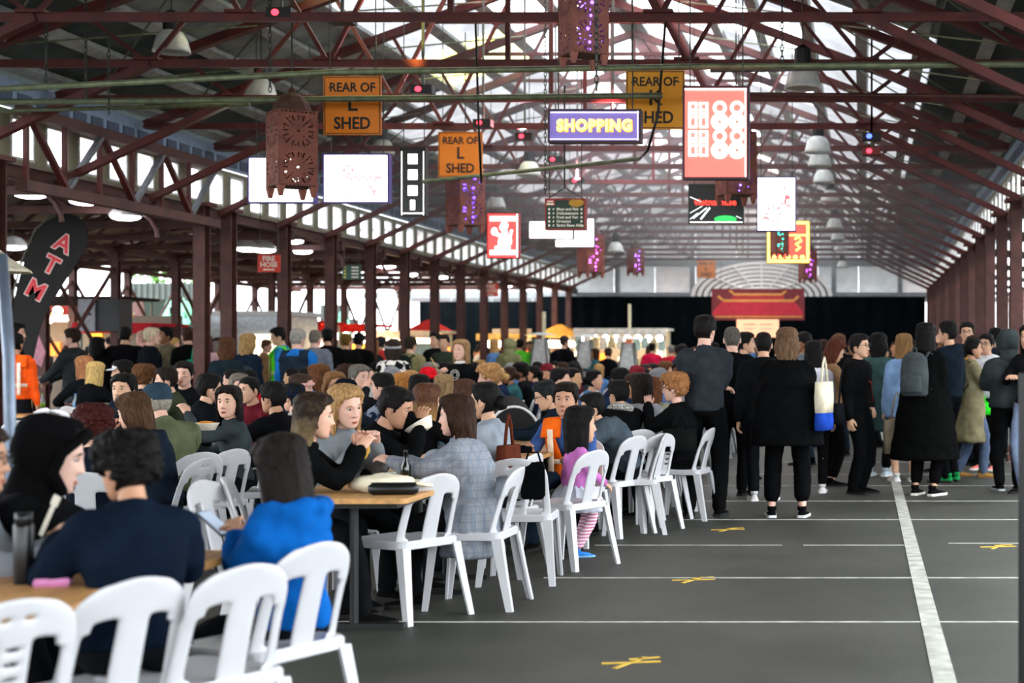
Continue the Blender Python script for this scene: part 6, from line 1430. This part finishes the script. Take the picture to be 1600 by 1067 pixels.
# ======== standing people in the left background
b, K = st('woman with black hair beside the ATM flag', 26, 506, 21.2, -80, sex='f', hair=('bob', BK), top=B('#121417'), skin=SKA, face=True)
b, K = st('marshal in an orange safety vest with silver bands at the far left, back turned', 24, 520, 20.0, 8, hair=('tied', BK), top=B('#e8561a', .016), skin=SKT, legs=('#15171c', .02))
vest(b, PEOPLE[-1][1], K, '#f2601e', '#e8d8c4', gap=lambda t: .08)
b, K = st('man in a grey jacket standing in profile with a tray at far left', 112, 513, 23.0, 86, hair=('short', '#2a1c12'), top=B('#2c3032', .024), skin=SKP, face=True, arms=((-.12, .42, 1.1), (.12, .42, 1.1)), legs=('#4a5058', .02))
bowl('flat white food tray in the hands of the man in grey', world(b, (0, .56, 1.12)), .16, .03, nm='food_tray')
for lab, px, yt, Y, yaw, kw in (
    ('person with a black bob in black, back turned, left of the white-haired man', 152, 527, 24, 0, dict(sex='f', hair=('bob', BK), top=B('#0b0c0d', .026))),
    ('broad man in black between the black bob and the white-haired man', 196, 510, 24.2, 10, dict(hair=('crew', BK), top=B('#0b0c0e', .03), broad=1.1)),
    ('bald pink-skinned man behind the white-haired man', 222, 516, 27, 60, dict(hair=('crew', '#b08a78'), top=B('#c8b0b0'), skin='#d8a090')),
    ('white-haired man in a black quilted jacket', 238, 512, 23.6, -58, dict(hair=('short', '#c4b496'), top=B('#11151a', .045), fold=.045, skin=SKP)),
    ('bearded dark-haired man in a tan vest facing the white-haired man', 258, 505, 25.2, 140, dict(hair=('short', '#0d0b0a'), top=B('#5a5440', .024), face=True, skin='#8a5f42')),
    ('woman with a dark bun in black carrying a green bag', 293, 511, 24.8, 40, dict(sex='f', hair=('bun', '#3a2418'), top=B('#0b0d0c', .028), skin=SKL)),
    ('woman with long wine red hair in a pale pink top', 322, 523, 26.5, 10, dict(sex='f', hair=('long', '#4a1c1c'), top=B('#c8a4a8'), skin=SKL)),
    ('woman with a rounded brown bob in dark teal, back turned, nearest of the left standers', 355, 528, 20.5, 0, dict(sex='f', hair=('bob', '#4a2f1c'), top=B('#18242a', .024), skin=SKL)),
    ('grey man in a slate shirt right of the blue-sleeved man', 493, 515, 24.5, -6, dict(hair=('crew', '#6a625a'), top=B('#666c78', .022), skin=SKP, fat=1.1)),
    ('tall person in black right of the slate shirt', 511, 513, 26, 30, dict(hair=('short', BK), top=B('#0a0b0c'))),
    ('person in a black coat near the yellow bin', 541, 521, 27.5, 0, dict(hair=('short', '#6a5020'), top=B('#101210', .026, .7))),
    ('person in black against the column right of the yellow bin', 561, 520, 28, 0, dict(hair=('short', BK), top=B('#0c0e0d', .024))),
    ('person in a red jacket behind the grey beanie', 596, 526, 32, 0, dict(hair=('short', '#20242c'), top=B('#c03434', .024))),
    ('person with a fair bob in dark clothes left of the grey beanie', 582, 530, 31, 60, dict(sex='f', hair=('bob', '#8a6038'), top=B('#1c2420'))),
    ('man in a dark green sweater facing the camera near the small red peaked stall', 694, 524, 28, 176, dict(hair=('short', '#1a1410'), top=B('#2c352c'), face=True, skin=SKA)),
    ('man in black half hidden by the column, left of the green sweater man', 679, 520, 30, 160, dict(hair=('short', BK), top=B('#101214'), face=True, skin=SKA)),
    ('person in an olive hooded coat, back turned, by the far heaters', 797, 530, 32, -20, dict(hair=('hood&short', BK), hatcol='#80805c', top=B('#787a54', .034, .7))),
    ('blonde person in a denim jacket left of the olive coat', 771, 530, 35, 60, dict(sex='f', hair=('long', '#c0945c'), top=B('#5a80b0'))),
    ('marshal in lime vest behind the olive coat', 812, 530, 38, 10, dict(hair=('short', BK), top=B('#62d23a', .03))),
    ('second marshal in a lime vest, facing the camera by the heater', 828, 533, 39, 180, dict(hair=('short', BK), top=B('#70d842', .03), face=True, skin='#8a5f42')),
    ('man in black with a black backpack before the far orange stall', 882, 524, 33, -30, dict(hair=('crew', '#2a2220'), top=B('#0c0d0e', .024))),
    ('person in a crimson jacket standing at the clothes stall', 1019, 536, 41, 0, dict(hair=('short', BK), top=B('#c81e44', .03))),
    ('long-haired person in navy standing left of the charcoal sweater man', 1066, 538, 33, -30, dict(sex='f', hair=('long', '#15100e'), top=B('#1a2a4c', .026))),
    ('person in white near the green arched sign', 1053, 541, 38, 90, dict(hair=('cap&short', BK), hatcol='#e0e0e4', top=B('#d4d6da', .024)))):
    b, K = st(lab, px, yt, Y, yaw, **dict(dict(skin=SKA, fine=Y < 26), **kw))
    if 'black backpack' in lab: backpack(b, PEOPLE[-1][1], K, '#0c0d10', 'black backpack on the man before the far orange stall')
    if 'green bag' in lab: strap(b, PEOPLE[-1][1], K, '#1fa87a', 1, .022); tote('green cloth bag at the hip of the woman with the dark bun', at(306, 592, 24.4), .5, .26, .3, [('body', '#1f9a72', 1.)], handle=.3)
    if 'black coat near' in lab: strap(b, PEOPLE[-1][1], K, '#d89a20', -1, .02)
b, K = st('woman with a blonde bob in a navy quilted jacket with red strap', 388, 522, 22.2, -22, sex='f', hair=('bob', '#94764a'), top=B('#151f2d', .042), fold=.045, skin=SKL)
strap(b, PEOPLE[-1][1], K, '#b01e2c', -1, .02)
b, K = st('marshal in a lime green safety vest over a blue shirt', 434, 512, 24.4, 100, hair=('short', BK), top=B('#2a7aa8', .016), skin=SKA, face=True, head=(10, 12, 0), legs=('#15181e', .02))
vest(b, PEOPLE[-1][1], K, '#5ee02a', '#c8d890', nm='safety_vest')
b, K = st('grey-haired man in a navy vest with bright blue sleeves, back turned', 466, 514, 21.8, -8, hair=('short', '#8c8880'), top=B('#1f6ab4', .022), skin=SKP, fat=1.2, broad=1.08, legs=('#4a5a78', .022))
vest(b, PEOPLE[-1][1], K, '#1d2936', None, infl=.036, gap=lambda t: .06, nm='quilted_vest')
PT = blotch('#0c0d0e', '#d8d4cc', 13, 'black_white_pattern')
b, K = st('person in a grey knit beanie and black and white patterned coat', 614, 531, 21.5, 18, sex='f', hair=('beanie&bob', '#2a201a'), hatcol='#8e8f92', top=(PT, .03, .75), skin=SKL, fat=1.12)
b, K = st('person in an olive jacket with a dark backpack beyond the patterned coat', 642, 526, 26, -10, hair=('short', '#2a241c'), top=B('#7f7a56', .026), skin=SKL)
backpack(b, PEOPLE[-1][1], K, '#15201c', 'dark backpack on the olive jacket beyond the patterned coat')
b, K = st('girl with long fair hair in a black sweater holding a spiral potato', 720, 531, 19.0, 158, sex='f', hair=('long', '#8e6f4c'), top=B('#0e0f10', .024), skin=SKP, face=True, arms=('down', (.06, .30, 1.26)), hands=('relaxed', 'grip'), topname='sweater')
m = MB(); m.tube([K['nb'] + K['r'] * .07 * cos(a) + K['fw'] * .07 * sin(a) + K['up'] * .02 for a in [2 * pi * j / 12 for j in range(13)]], [.022] * 13, 6); m.build('white_collar', cloth('#dcdad6'), b, True)
c = K['mid'] + K['fw'] * (.155 * K['k']) + V(0, 0, .12); m = MB(); n = 20
for r0, r1 in ((.055, .065), (.03, .036)): m.loft([[c + K['r'] * r * cos(2 * pi * j / n) + K['up'] * r * sin(2 * pi * j / n) + K['fw'] * d for r, d in ((r0, 0), (r1, 0), (r1, .006), (r0, .006))] for j in range(n + 1)], cap=False)
for q in range(6): m.bar(c + K['r'] * .03 * cos(q * pi / 3) + K['up'] * .03 * sin(q * pi / 3), c + K['r'] * .055 * cos(q * pi / 3) + K['up'] * .055 * sin(q * pi / 3), .006, .006)
m.build('sweater_emblem', cloth('#b8b8b4'), b)
p = world(b, K['arm'][1][2] + K['fw'] * .05); t = thing('spiral_potato', 'yellow spiral potato on a stick in the hand of the fair-haired girl', 'food', p, 0); t.rotation_euler = (radians(15), radians(-28), 0)
MB().tube([(0, 0, -.16), (0, 0, .22)], .005, 6).build('stick', mat('stick_wood', '#c8a060', .7), t); MB().tube([(.034 * cos(a), .034 * sin(a), -.30 + a * .0075) for a in [i * .5 for i in range(60)]], .010, 6).xf(Matrix.Rotation(0, 4, 'X')).build('potato_spiral', mat('fried_yellow', '#d0a828', .6, var=.2), t)
# ------------------------------------------------------------------ crowd copies, more chairs and tables, small things
N_HERO = len(PEOPLE)
protos = {'sit': [], 'stand': []}
for i, (pose, sex, hair, hem) in enumerate((('sit', 'm', 'short', None), ('sit', 'f', 'long', None), ('sit', 'm', 'crew', None), ('sit', 'f', 'bob', None), ('sit', 'f', 'tied', None), ('sit', 'm', 'beanie&crew', None), ('sit', 'm', 'curly', None),
        ('stand', 'm', 'short', None), ('stand', 'f', 'long', None), ('stand', 'f', 'bob', .75), ('stand', 'm', 'crew', None), ('stand', 'f', 'tied', None), ('stand', 'm', 'cap&short', None))):
    S = dict(pose=pose, sex=sex, hair=(hair, '#15100d'), top=('#20242a', .022, hem), fine=False, h=1.74 if sex == 'm' else 1.64, arms=('table', 'table') if pose == 'sit' else (('down', 'down') if i % 2 else ('phone', 'phone')), lean=(14 if i % 2 else 7) if pose == 'sit' else 0, hatcol='#30343c', head=(0, 8 * (i % 2), 0), face=False)
    b, K = person('crowd figure', 0, -40 - i, 0, S); protos[pose].append((b, S, K))
bake_all()
HC = {'black': '#0e0b0a', 'dark brown': '#2e1e14', 'brown': '#553620', 'fair': '#a07c4c', 'blond': '#b8955c', 'grey': '#77726a', 'auburn': '#5a2c1a'}
TC = {'black': '#0c0d0f', 'charcoal': '#23282c', 'navy': '#16213a', 'grey': '#5c6268', 'pale grey': '#a4a8ac', 'white': '#c8c8ca', 'denim blue': '#4e74a4', 'olive': '#5a5c42', 'red': '#b02230', 'pink': '#d0808c', 'tan': '#8a6a48', 'teal': '#2a5054', 'royal blue': '#1c48a8', 'maroon': '#521a24', 'mustard': '#b08424'}
HCW = ['black'] * 9 + ['dark brown'] * 5 + ['brown'] * 2 + ['fair', 'blond', 'grey', 'auburn']
TCW = ['black'] * 6 + ['charcoal'] * 4 + ['navy'] * 4 + ['grey', 'grey', 'pale grey', 'white', 'denim blue', 'denim blue', 'olive', 'red', 'pink', 'tan', 'teal', 'royal blue', 'maroon', 'mustard']
SKC = ['#d0a184', '#c69a74', '#b5805a', '#d8ab94', '#8a5f42']
CR = random.Random(23); used = set(); CN = {}
def crowd(pose, x, y, yaw, where, hair=None, top=None, group=None, idx=None, ch=True):
    pi_ = idx if idx is not None else CR.randrange(len(protos[pose])); b, S, K = protos[pose][pi_]
    hc = hair or CR.choice(HCW); tc = top or CR.choice(TCW); sk = CR.choice(SKC)
    def rec(c):
        st_ = c.name.split('.')[0]
        m = {'person': lambda: skin(sk), 'hair': lambda: hairm(HC[hc]), 'jacket': lambda: cloth(TC[tc]), 'trousers': lambda: cloth(CR.choice(['#0c0d10', '#15181e', '#26303f'])), 'beanie': lambda: cloth(CR.choice(['#30343c', '#6a2028', '#7a7c80'])), 'cap': lambda: cloth('#22262e')}.get(st_)
        if m and len(c.material_slots): c.material_slots[0].link = 'OBJECT'; c.material_slots[0].material = m()
    c = copy_tree(b, None, rec); s = CR.uniform(.96, 1.05); c.location = (x, y, 0); c.rotation_euler = (0, 0, radians(yaw)); c.scale = (s, s, s)
    if pose == 'sit': c.scale = (1, 1, 1)
    style = {'sit': ['short', 'long', 'cropped', 'bobbed', 'tied-back', 'hat-covered', 'curly'], 'stand': ['short', 'long', 'bobbed', 'cropped', 'tied-back', 'capped']}[pose][pi_]
    key = (tc, hc, style, where); CN[key] = CN.get(key, 0) + 1; n = CN[key]
    o = ['', 'another ', 'third ', 'fourth ', 'fifth ', 'sixth ', 'seventh '][min(n - 1, 6)]
    lab = '%s%s %s haired person in %s, %s' % (o, style, hc, tc, where); tag(c, lab, 'person', group)
    if pose == 'sit' and ch: chair('chair under ' + lab, x, y, yaw, 'white plastic chairs')
    return c
heroes = [(b.location.x, b.location.y) for b, S, K in PEOPLE[:N_HERO]] + [(XL, y) for y in LY] + [(XR, 17.3 + 2.234 * k) for k in range(16)] + [(XA, 18.5 + 2.5 * k) for k in range(12)] + [(o.location.x, o.location.y + .6) for o in bpy.data.objects if o.name.startswith(('market_stall', 'patio_heater', 'wheelie_bin', 'food_trailer', 'notice_board'))]
def free(x, y, d=.48): return all((x - a) ** 2 + (y - q) ** 2 > d * d for a, q in heroes)
def addh(x, y): heroes.append((x, y))
# table rows: near the aisle, middle, far left
ROWS = [(-2.78, [4.9, 9.17, 11.05, 12.93, 14.8, 16.7, 18.6, 20.5, 22.4, 24.3, 26.2, 28.1, 30, 32], 'aisle'), (-5.75, [9.6, 11.5, 13.4, 15.3, 17.2, 19.1, 21, 22.9, 24.8, 26.7, 28.6, 30.5], 'middle'), (-8.0, [19.4, 21.3, 23.2, 25.1, 27, 28.9], 'third')]
ORD = 'first second third fourth fifth sixth seventh eighth ninth tenth eleventh twelfth thirteenth fourteenth fifteenth sixteenth seventeenth eighteenth nineteenth twentieth'.split() + ['twenty-' + q for q in 'first second third fourth fifth sixth seventh eighth ninth'.split()]
TN = ['first', 'second', 'third', 'fourth', 'fifth', 'sixth', 'seventh', 'eighth', 'ninth', 'tenth', 'eleventh', 'twelfth', 'thirteenth', 'fourteenth']
for rx, ys, nm in ROWS:
    for i, y in enumerate(ys):
        if nm == 'aisle' or all(not (abs(hx - rx) < .5 and abs(hy - y) < 1.0) for hx, hy in heroes): table('ply-topped trestle table, %s from the near end of the %s row' % (TN[i], nm), rx, y, 1.84 if i else 2.4)
for rx, ys, nm in ROWS:
    y = 16.2 if nm != 'third' else 18.6; k = 0
    while y < (34 if nm == 'aisle' else 31.5):
        for s in (-1, 1):
            x = rx + s * .58; yy = y + CR.uniform(-.07, .07); r = CR.random()
            if free(x, yy, .66):
                zone = 'front' if y < 21 else ('middle' if y < 27 else 'rear')
                if r < .80: crowd('sit', x, yy, 90 * s + CR.uniform(-12, 12), '%s of %s row, %s' % ('right' if s > 0 else 'left', nm, zone), group='diners in the far rows'); addh(x, yy)
                elif r < .93: chair('empty white chair on the %s side of the %s row, %s place from its front' % ('right' if s > 0 else 'left', nm, ORD[k]), x, yy, 90 * s, 'white plastic chairs')
        y += .66 + .012 * k; k += 1
# named far diners
for px, Y, hair, top, yaw, idx in ((872, 30, 'black', 'royal blue', 150, 0), (838, 29, 'black', 'black', 0, 0), (905, 31, 'black', 'black', 80, 0), (931, 30, 'fair', 'denim blue', -10, 1), (948, 22, 'blond', 'navy', -20, 3), (790, 30, 'dark brown', 'black', 120, 3), (985, 24, 'black', 'black', 60, 1), (1030, 26, 'brown', 'pink', 60, 1)):
    x = atx(px, Y)
    if free(x, Y, .55): crowd('sit', x, Y, yaw, 'in the far middle', hair, top, 'diners in the far rows', idx); addh(x, Y)
# far and side standers
k = 0
for x0, x1, y0, y1, n, where in ((-7.5, -.6, 36, 47, 34, 'standing before the far black drape'), (-1.0, 1.75, 20.5, 42, 30, 'queueing in the crowd down the right aisle'), (-15.2, -9.9, 26, 38, 26, 'standing by the food stalls on the left'), (-10.6, -8.9, 32, 44, 10, 'standing between the far left columns'), (.9, 1.8, 18.6, 22, 4, 'standing at the back of the right group')):
    q = 0; tries = 0
    while q < n and tries < 400:
        tries += 1; x = CR.uniform(x0, x1); y = CR.uniform(y0, y1)
        if not free(x, y, .62): continue
        crowd('stand', x, y, CR.choice([0, 20, -30, 60, -70, 150, 180, 90]), where, group='people ' + where); addh(x, y); q += 1
for b, S, K in [p for v in protos.values() for p in v]:
    for ch in list(b.children):
        for g in list(ch.children): bpy.data.objects.remove(g)
        bpy.data.objects.remove(ch)
    bpy.data.objects.remove(b)
# ---- chairs seen on their own
for lab, px, Y, yaw in (('white chair cut by the lower left corner, slots in its back', -54, 4.45, 58), ('empty white chair at the table corner in front of the checked coat', 634, 8.95, 60),
    ('white chair behind the person in the navy sweater', 128, 4.85, 62), ('white chair between the navy sweater and the girl in blue', 300, 5.15, 62), ('white chair of the girl in the blue hooded jacket, right of the others', 412, 5.72, 66),
    ('white chair with slotted back turned away, behind the checked coat', 815, 10.35, 4), ('white chair the small girl holds on to', 885, 11.1, 62), ('white chair right of the small girl', 955, 13.0, 62), ('white chair in the row, left of the three turned ones', 1000, 13.4, 55), ('white chair at the end of the row by the sweater man', 1034, 15.0, 30), ('second white chair at the end of the row by the sweater man', 1018, 14.2, 50),
    ('white chair with its back to the stroller', 850, 19.0, -60), ('empty white chair beside the girl in blue, facing right', 388, 8.3, -100), ('empty white chair behind the young woman with red lips', 322, 11.2, 68)):
    chair(lab, atx(px, Y), Y, yaw)
for i, (px, Y, yaw) in enumerate(((34, 16.9, 60), (66, 16.4, 20), (90, 17.4, -40), (108, 16.6, 80), (45, 16.0, 10), (20, 15.2, 100), (85, 15.6, 50), (118, 18.4, -80), (70, 18.6, 180), (38, 19.2, 150))):
    chair('white chair in the loose cluster at far left, ' + ['beside the slanted pole', 'second from the pole', 'turned toward the table', 'right of the cluster', 'in the middle', 'lowest at the pole', 'right of the middle one', 'by the blonde woman', 'behind the cluster', 'farthest back by the vest marshal'][i], atx(px, Y), Y, yaw, 'loose chairs at far left')
table('ply table at the far left in front of the orange vest marshal', atx(85, 20.4), 20.4, 2.2, .8)
# stack of white chairs lying together
# ---- things on the near tables
def on(px, py, z=.735): Y = FPX * (CH - z) / (py - VPY); return Vector((atx(px, Y), Y, z))
p = on(37, 912); t = thing('drink_flask', 'tall black flask standing on the front table', 'bottle', p); MB().tube([(0, 0, 0), (0, 0, .005), (0, 0, .19), (0, 0, .20)], [.030, .032, .032, .028], 18).build('flask_body', mat('flask_black', '#0a0b0c', .3), t, True); MB().tube([(0, 0, .2), (0, 0, .235)], .027, 16).build('lid', mat('flask_lid', '#15181a', .35), t, True)
bowl('white takeaway bowl with food on the front table', on(68, 900), .075, .05, food='#c89a5a')
p = on(84, 914); t = thing('pink_case', 'small pink case on the front table by the navy sleeve', 'case', p, .3); MB().loft([[V(sx * a, sy * b, z) for sx, sy in ((-1, -1), (1, -1), (1, 1), (-1, 1))] for a, b, z in ((.05, .04, 0), (.055, .045, .012), (.05, .04, .026))]).build('body', mat('pink_plastic', '#c07aa8', .4), t)
t = thing('plastic_fork', 'pale plastic fork in front of the hooded figure', 'fork', at(74, 812, 5.55)); t.rotation_euler = (.2, .5, 0); MB().box((0, 0, 0), (.014, .006, .13)).build('handle', mat('pale_plastic', '#d8d4c4', .4), t); MB().box((0, 0, .08), (.026, .005, .04)).build('tines', mat('pale_plastic', '#d8d4c4', .4), t)
p = on(598, 768); t = thing('cloth_bag', 'crumpled cream cloth bag on the table by the checked coat', 'bag', p, .2); MB().ell((0, 0, .045), (.17, .12, .055), None, 20, 12, fn=lambda x, y, z: 1 + .10 * sin(7 * x + 2) * cos(6 * y) + .06 * sin(13 * z)).build('body', mat('cream_cotton', '#dcd2b8', .9, var=.1, bump=.3), t, True); MB().tube([(.1, .02, .06), (.2, .05, .05), (.26, -.02, .03), (.18, -.06, .05)], .012, 6).build('handle', mat('cream_cotton', '#dcd2b8', .9), t, True)
p = on(615, 773); t = thing('pencil_pouch', 'long black pouch on the table in front of the cream bag', 'pouch', p, .1); MB().tube([(-.13, 0, .03), (-.11, 0, .032), (.11, 0, .032), (.13, 0, .03)], [.022, .032, .032, .02], 12).build('body', mat('black_leather', '#0d0f0f', .4), t, True); MB().tube([(-.12, 0, .065), (.12, 0, .065)], .003, 5).build('zip', STEEL, t)
bowl('white paper bowl near the hands of the woman in the checked coat', on(652, 752), .08, .06, col='#e8e4d8'); bowl('flat white dish between the bags on the table', on(628, 745), .10, .025, col='#d8dcd0')
p = on(634, 757); t = thing('dark_bottle', 'small dark glass bottle on the table by the man in black', 'bottle', p); MB().tube([(0, 0, 0), (0, 0, .11), (0, 0, .145), (0, 0, .19)], [.03, .03, .012, .012], 14).build('glass', mat('dark_glass_green', '#0a100c', .1, spec=.8), t, True); MB().tube([(0, 0, .19), (0, 0, .2)], .014, 10).build('cap', mat('cap_black', '#101010', .4), t)
t = thing('bread_piece', 'golden snack in the fingers of the ombre-haired woman', 'food', at(570, 708, 8.95)); MB().ell((0, 0, 0), (.022, .022, .045), Euler((0, .5, 0)).to_matrix(), 10, 8, fn=lambda x, y, z: 1 + .12 * sin(8 * z + 5 * x)).build('crumb', mat('golden_bread', '#b89038', .8), t, True)
bowl('white paper bowl in front of the ginger-haired woman', on(1050, 655), .07, .05)
for i, (px, py, c, lab) in enumerate(((690, 690, '#7aa8c8', 'clear blue labelled water bottle beside the stroller'), (705, 672, '#c8d0d4', 'clear water bottle behind the blue labelled one'), (118, 618, '#6aa0d0', 'blue capped bottle on the far left table'), (126, 616, '#c03a30', 'red labelled cola bottle on the far left table'), (66, 617, '#7ab83a', 'green capped bottle on the far left table'))):
    Y = 12.2 if i < 2 else 20.4; p = Vector((atx(px, Y), Y, .735)); t = thing('drink_bottle', lab, 'bottle', p); MB().tube([(0, 0, 0), (0, 0, .14), (0, 0, .18), (0, 0, .22)], [.034, .034, .014, .013], 12).build('body', mat('bottle_' + c, '#b8c8d0', .15, trans=.4), t, True); MB().tube([(0, 0, .06), (0, 0, .12)], .0348, 12).build('label_band', paint(c), t, True); MB().tube([(0, 0, .22), (0, 0, .24)], .016, 10).build('cap', paint(c), t, True)
bowl('yellow food bowl in the hands of the young woman with red lips', at(322, 672, 11.5), .09, .05, food='#d08a28')
# stroller
t = thing('stroller', 'black baby stroller with a white piped hood behind the pale grey coat', 'stroller', (atx(795, 14.2), 14.2, 0), .4)
m = MB(); m.loft([[V(.24 * cos(a) , y, .72 + q * sin(a)) for a in [pi * j / 12 for j in range(13)]] + [V(-.22 * .9, y, .66), V(.22 * .9, y, .66)] for y, q in ((-.25, .30), (-.05, .40), (.15, .38), (.28, .22))]); m.build('hood', mat('stroller_black', '#0d0d0f', .8), t)
MB().tube([(.245 * cos(a), -.25, .72 + .305 * sin(a)) for a in [pi * j / 16 for j in range(17)]], .012, 6).build('hood_piping', WHITE, t, True)
MB().box((0, -.05, .5), (.42, .6, .28)).build('seat', mat('stroller_magenta', '#8a2a7a', .8), t)
for s in (-1, 1):
    MB().bar((s * .22, .35, 1.0), (s * .24, -.45, .12), .025, .025).build('frame_tube', STEEL, t); MB().bar((s * .22, -.1, .6), (s * .24, .4, .12), .025, .025).build('frame_tube', STEEL, t)
    for y in (-.45, .4): MB().tube([(s * .24 - .02, y, .12), (s * .24 + .02, y, .12)], .11, 16).build('wheel', BLACKP, t)

t = thing('hanging_bag', 'flat black bag hung on the slotted chair behind the checked coat', 'bag', (atx(833, 10.12), 10.12, .56), .1); MB().loft([[V(x * w_, y, z) for x, y in ((-1, -.03), (1, -.03), (1, .03), (-1, .03))] for z, w_ in ((0, .06), (.02, .075), (.2, .075), (.24, .06))]).build('body', cloth('#08090a'), t); MB().tube([(-.05, 0, .23), (-.03, 0, .3), (.03, 0, .3), (.05, 0, .23)], .007, 6).build('strap', cloth('#08090a'), t)
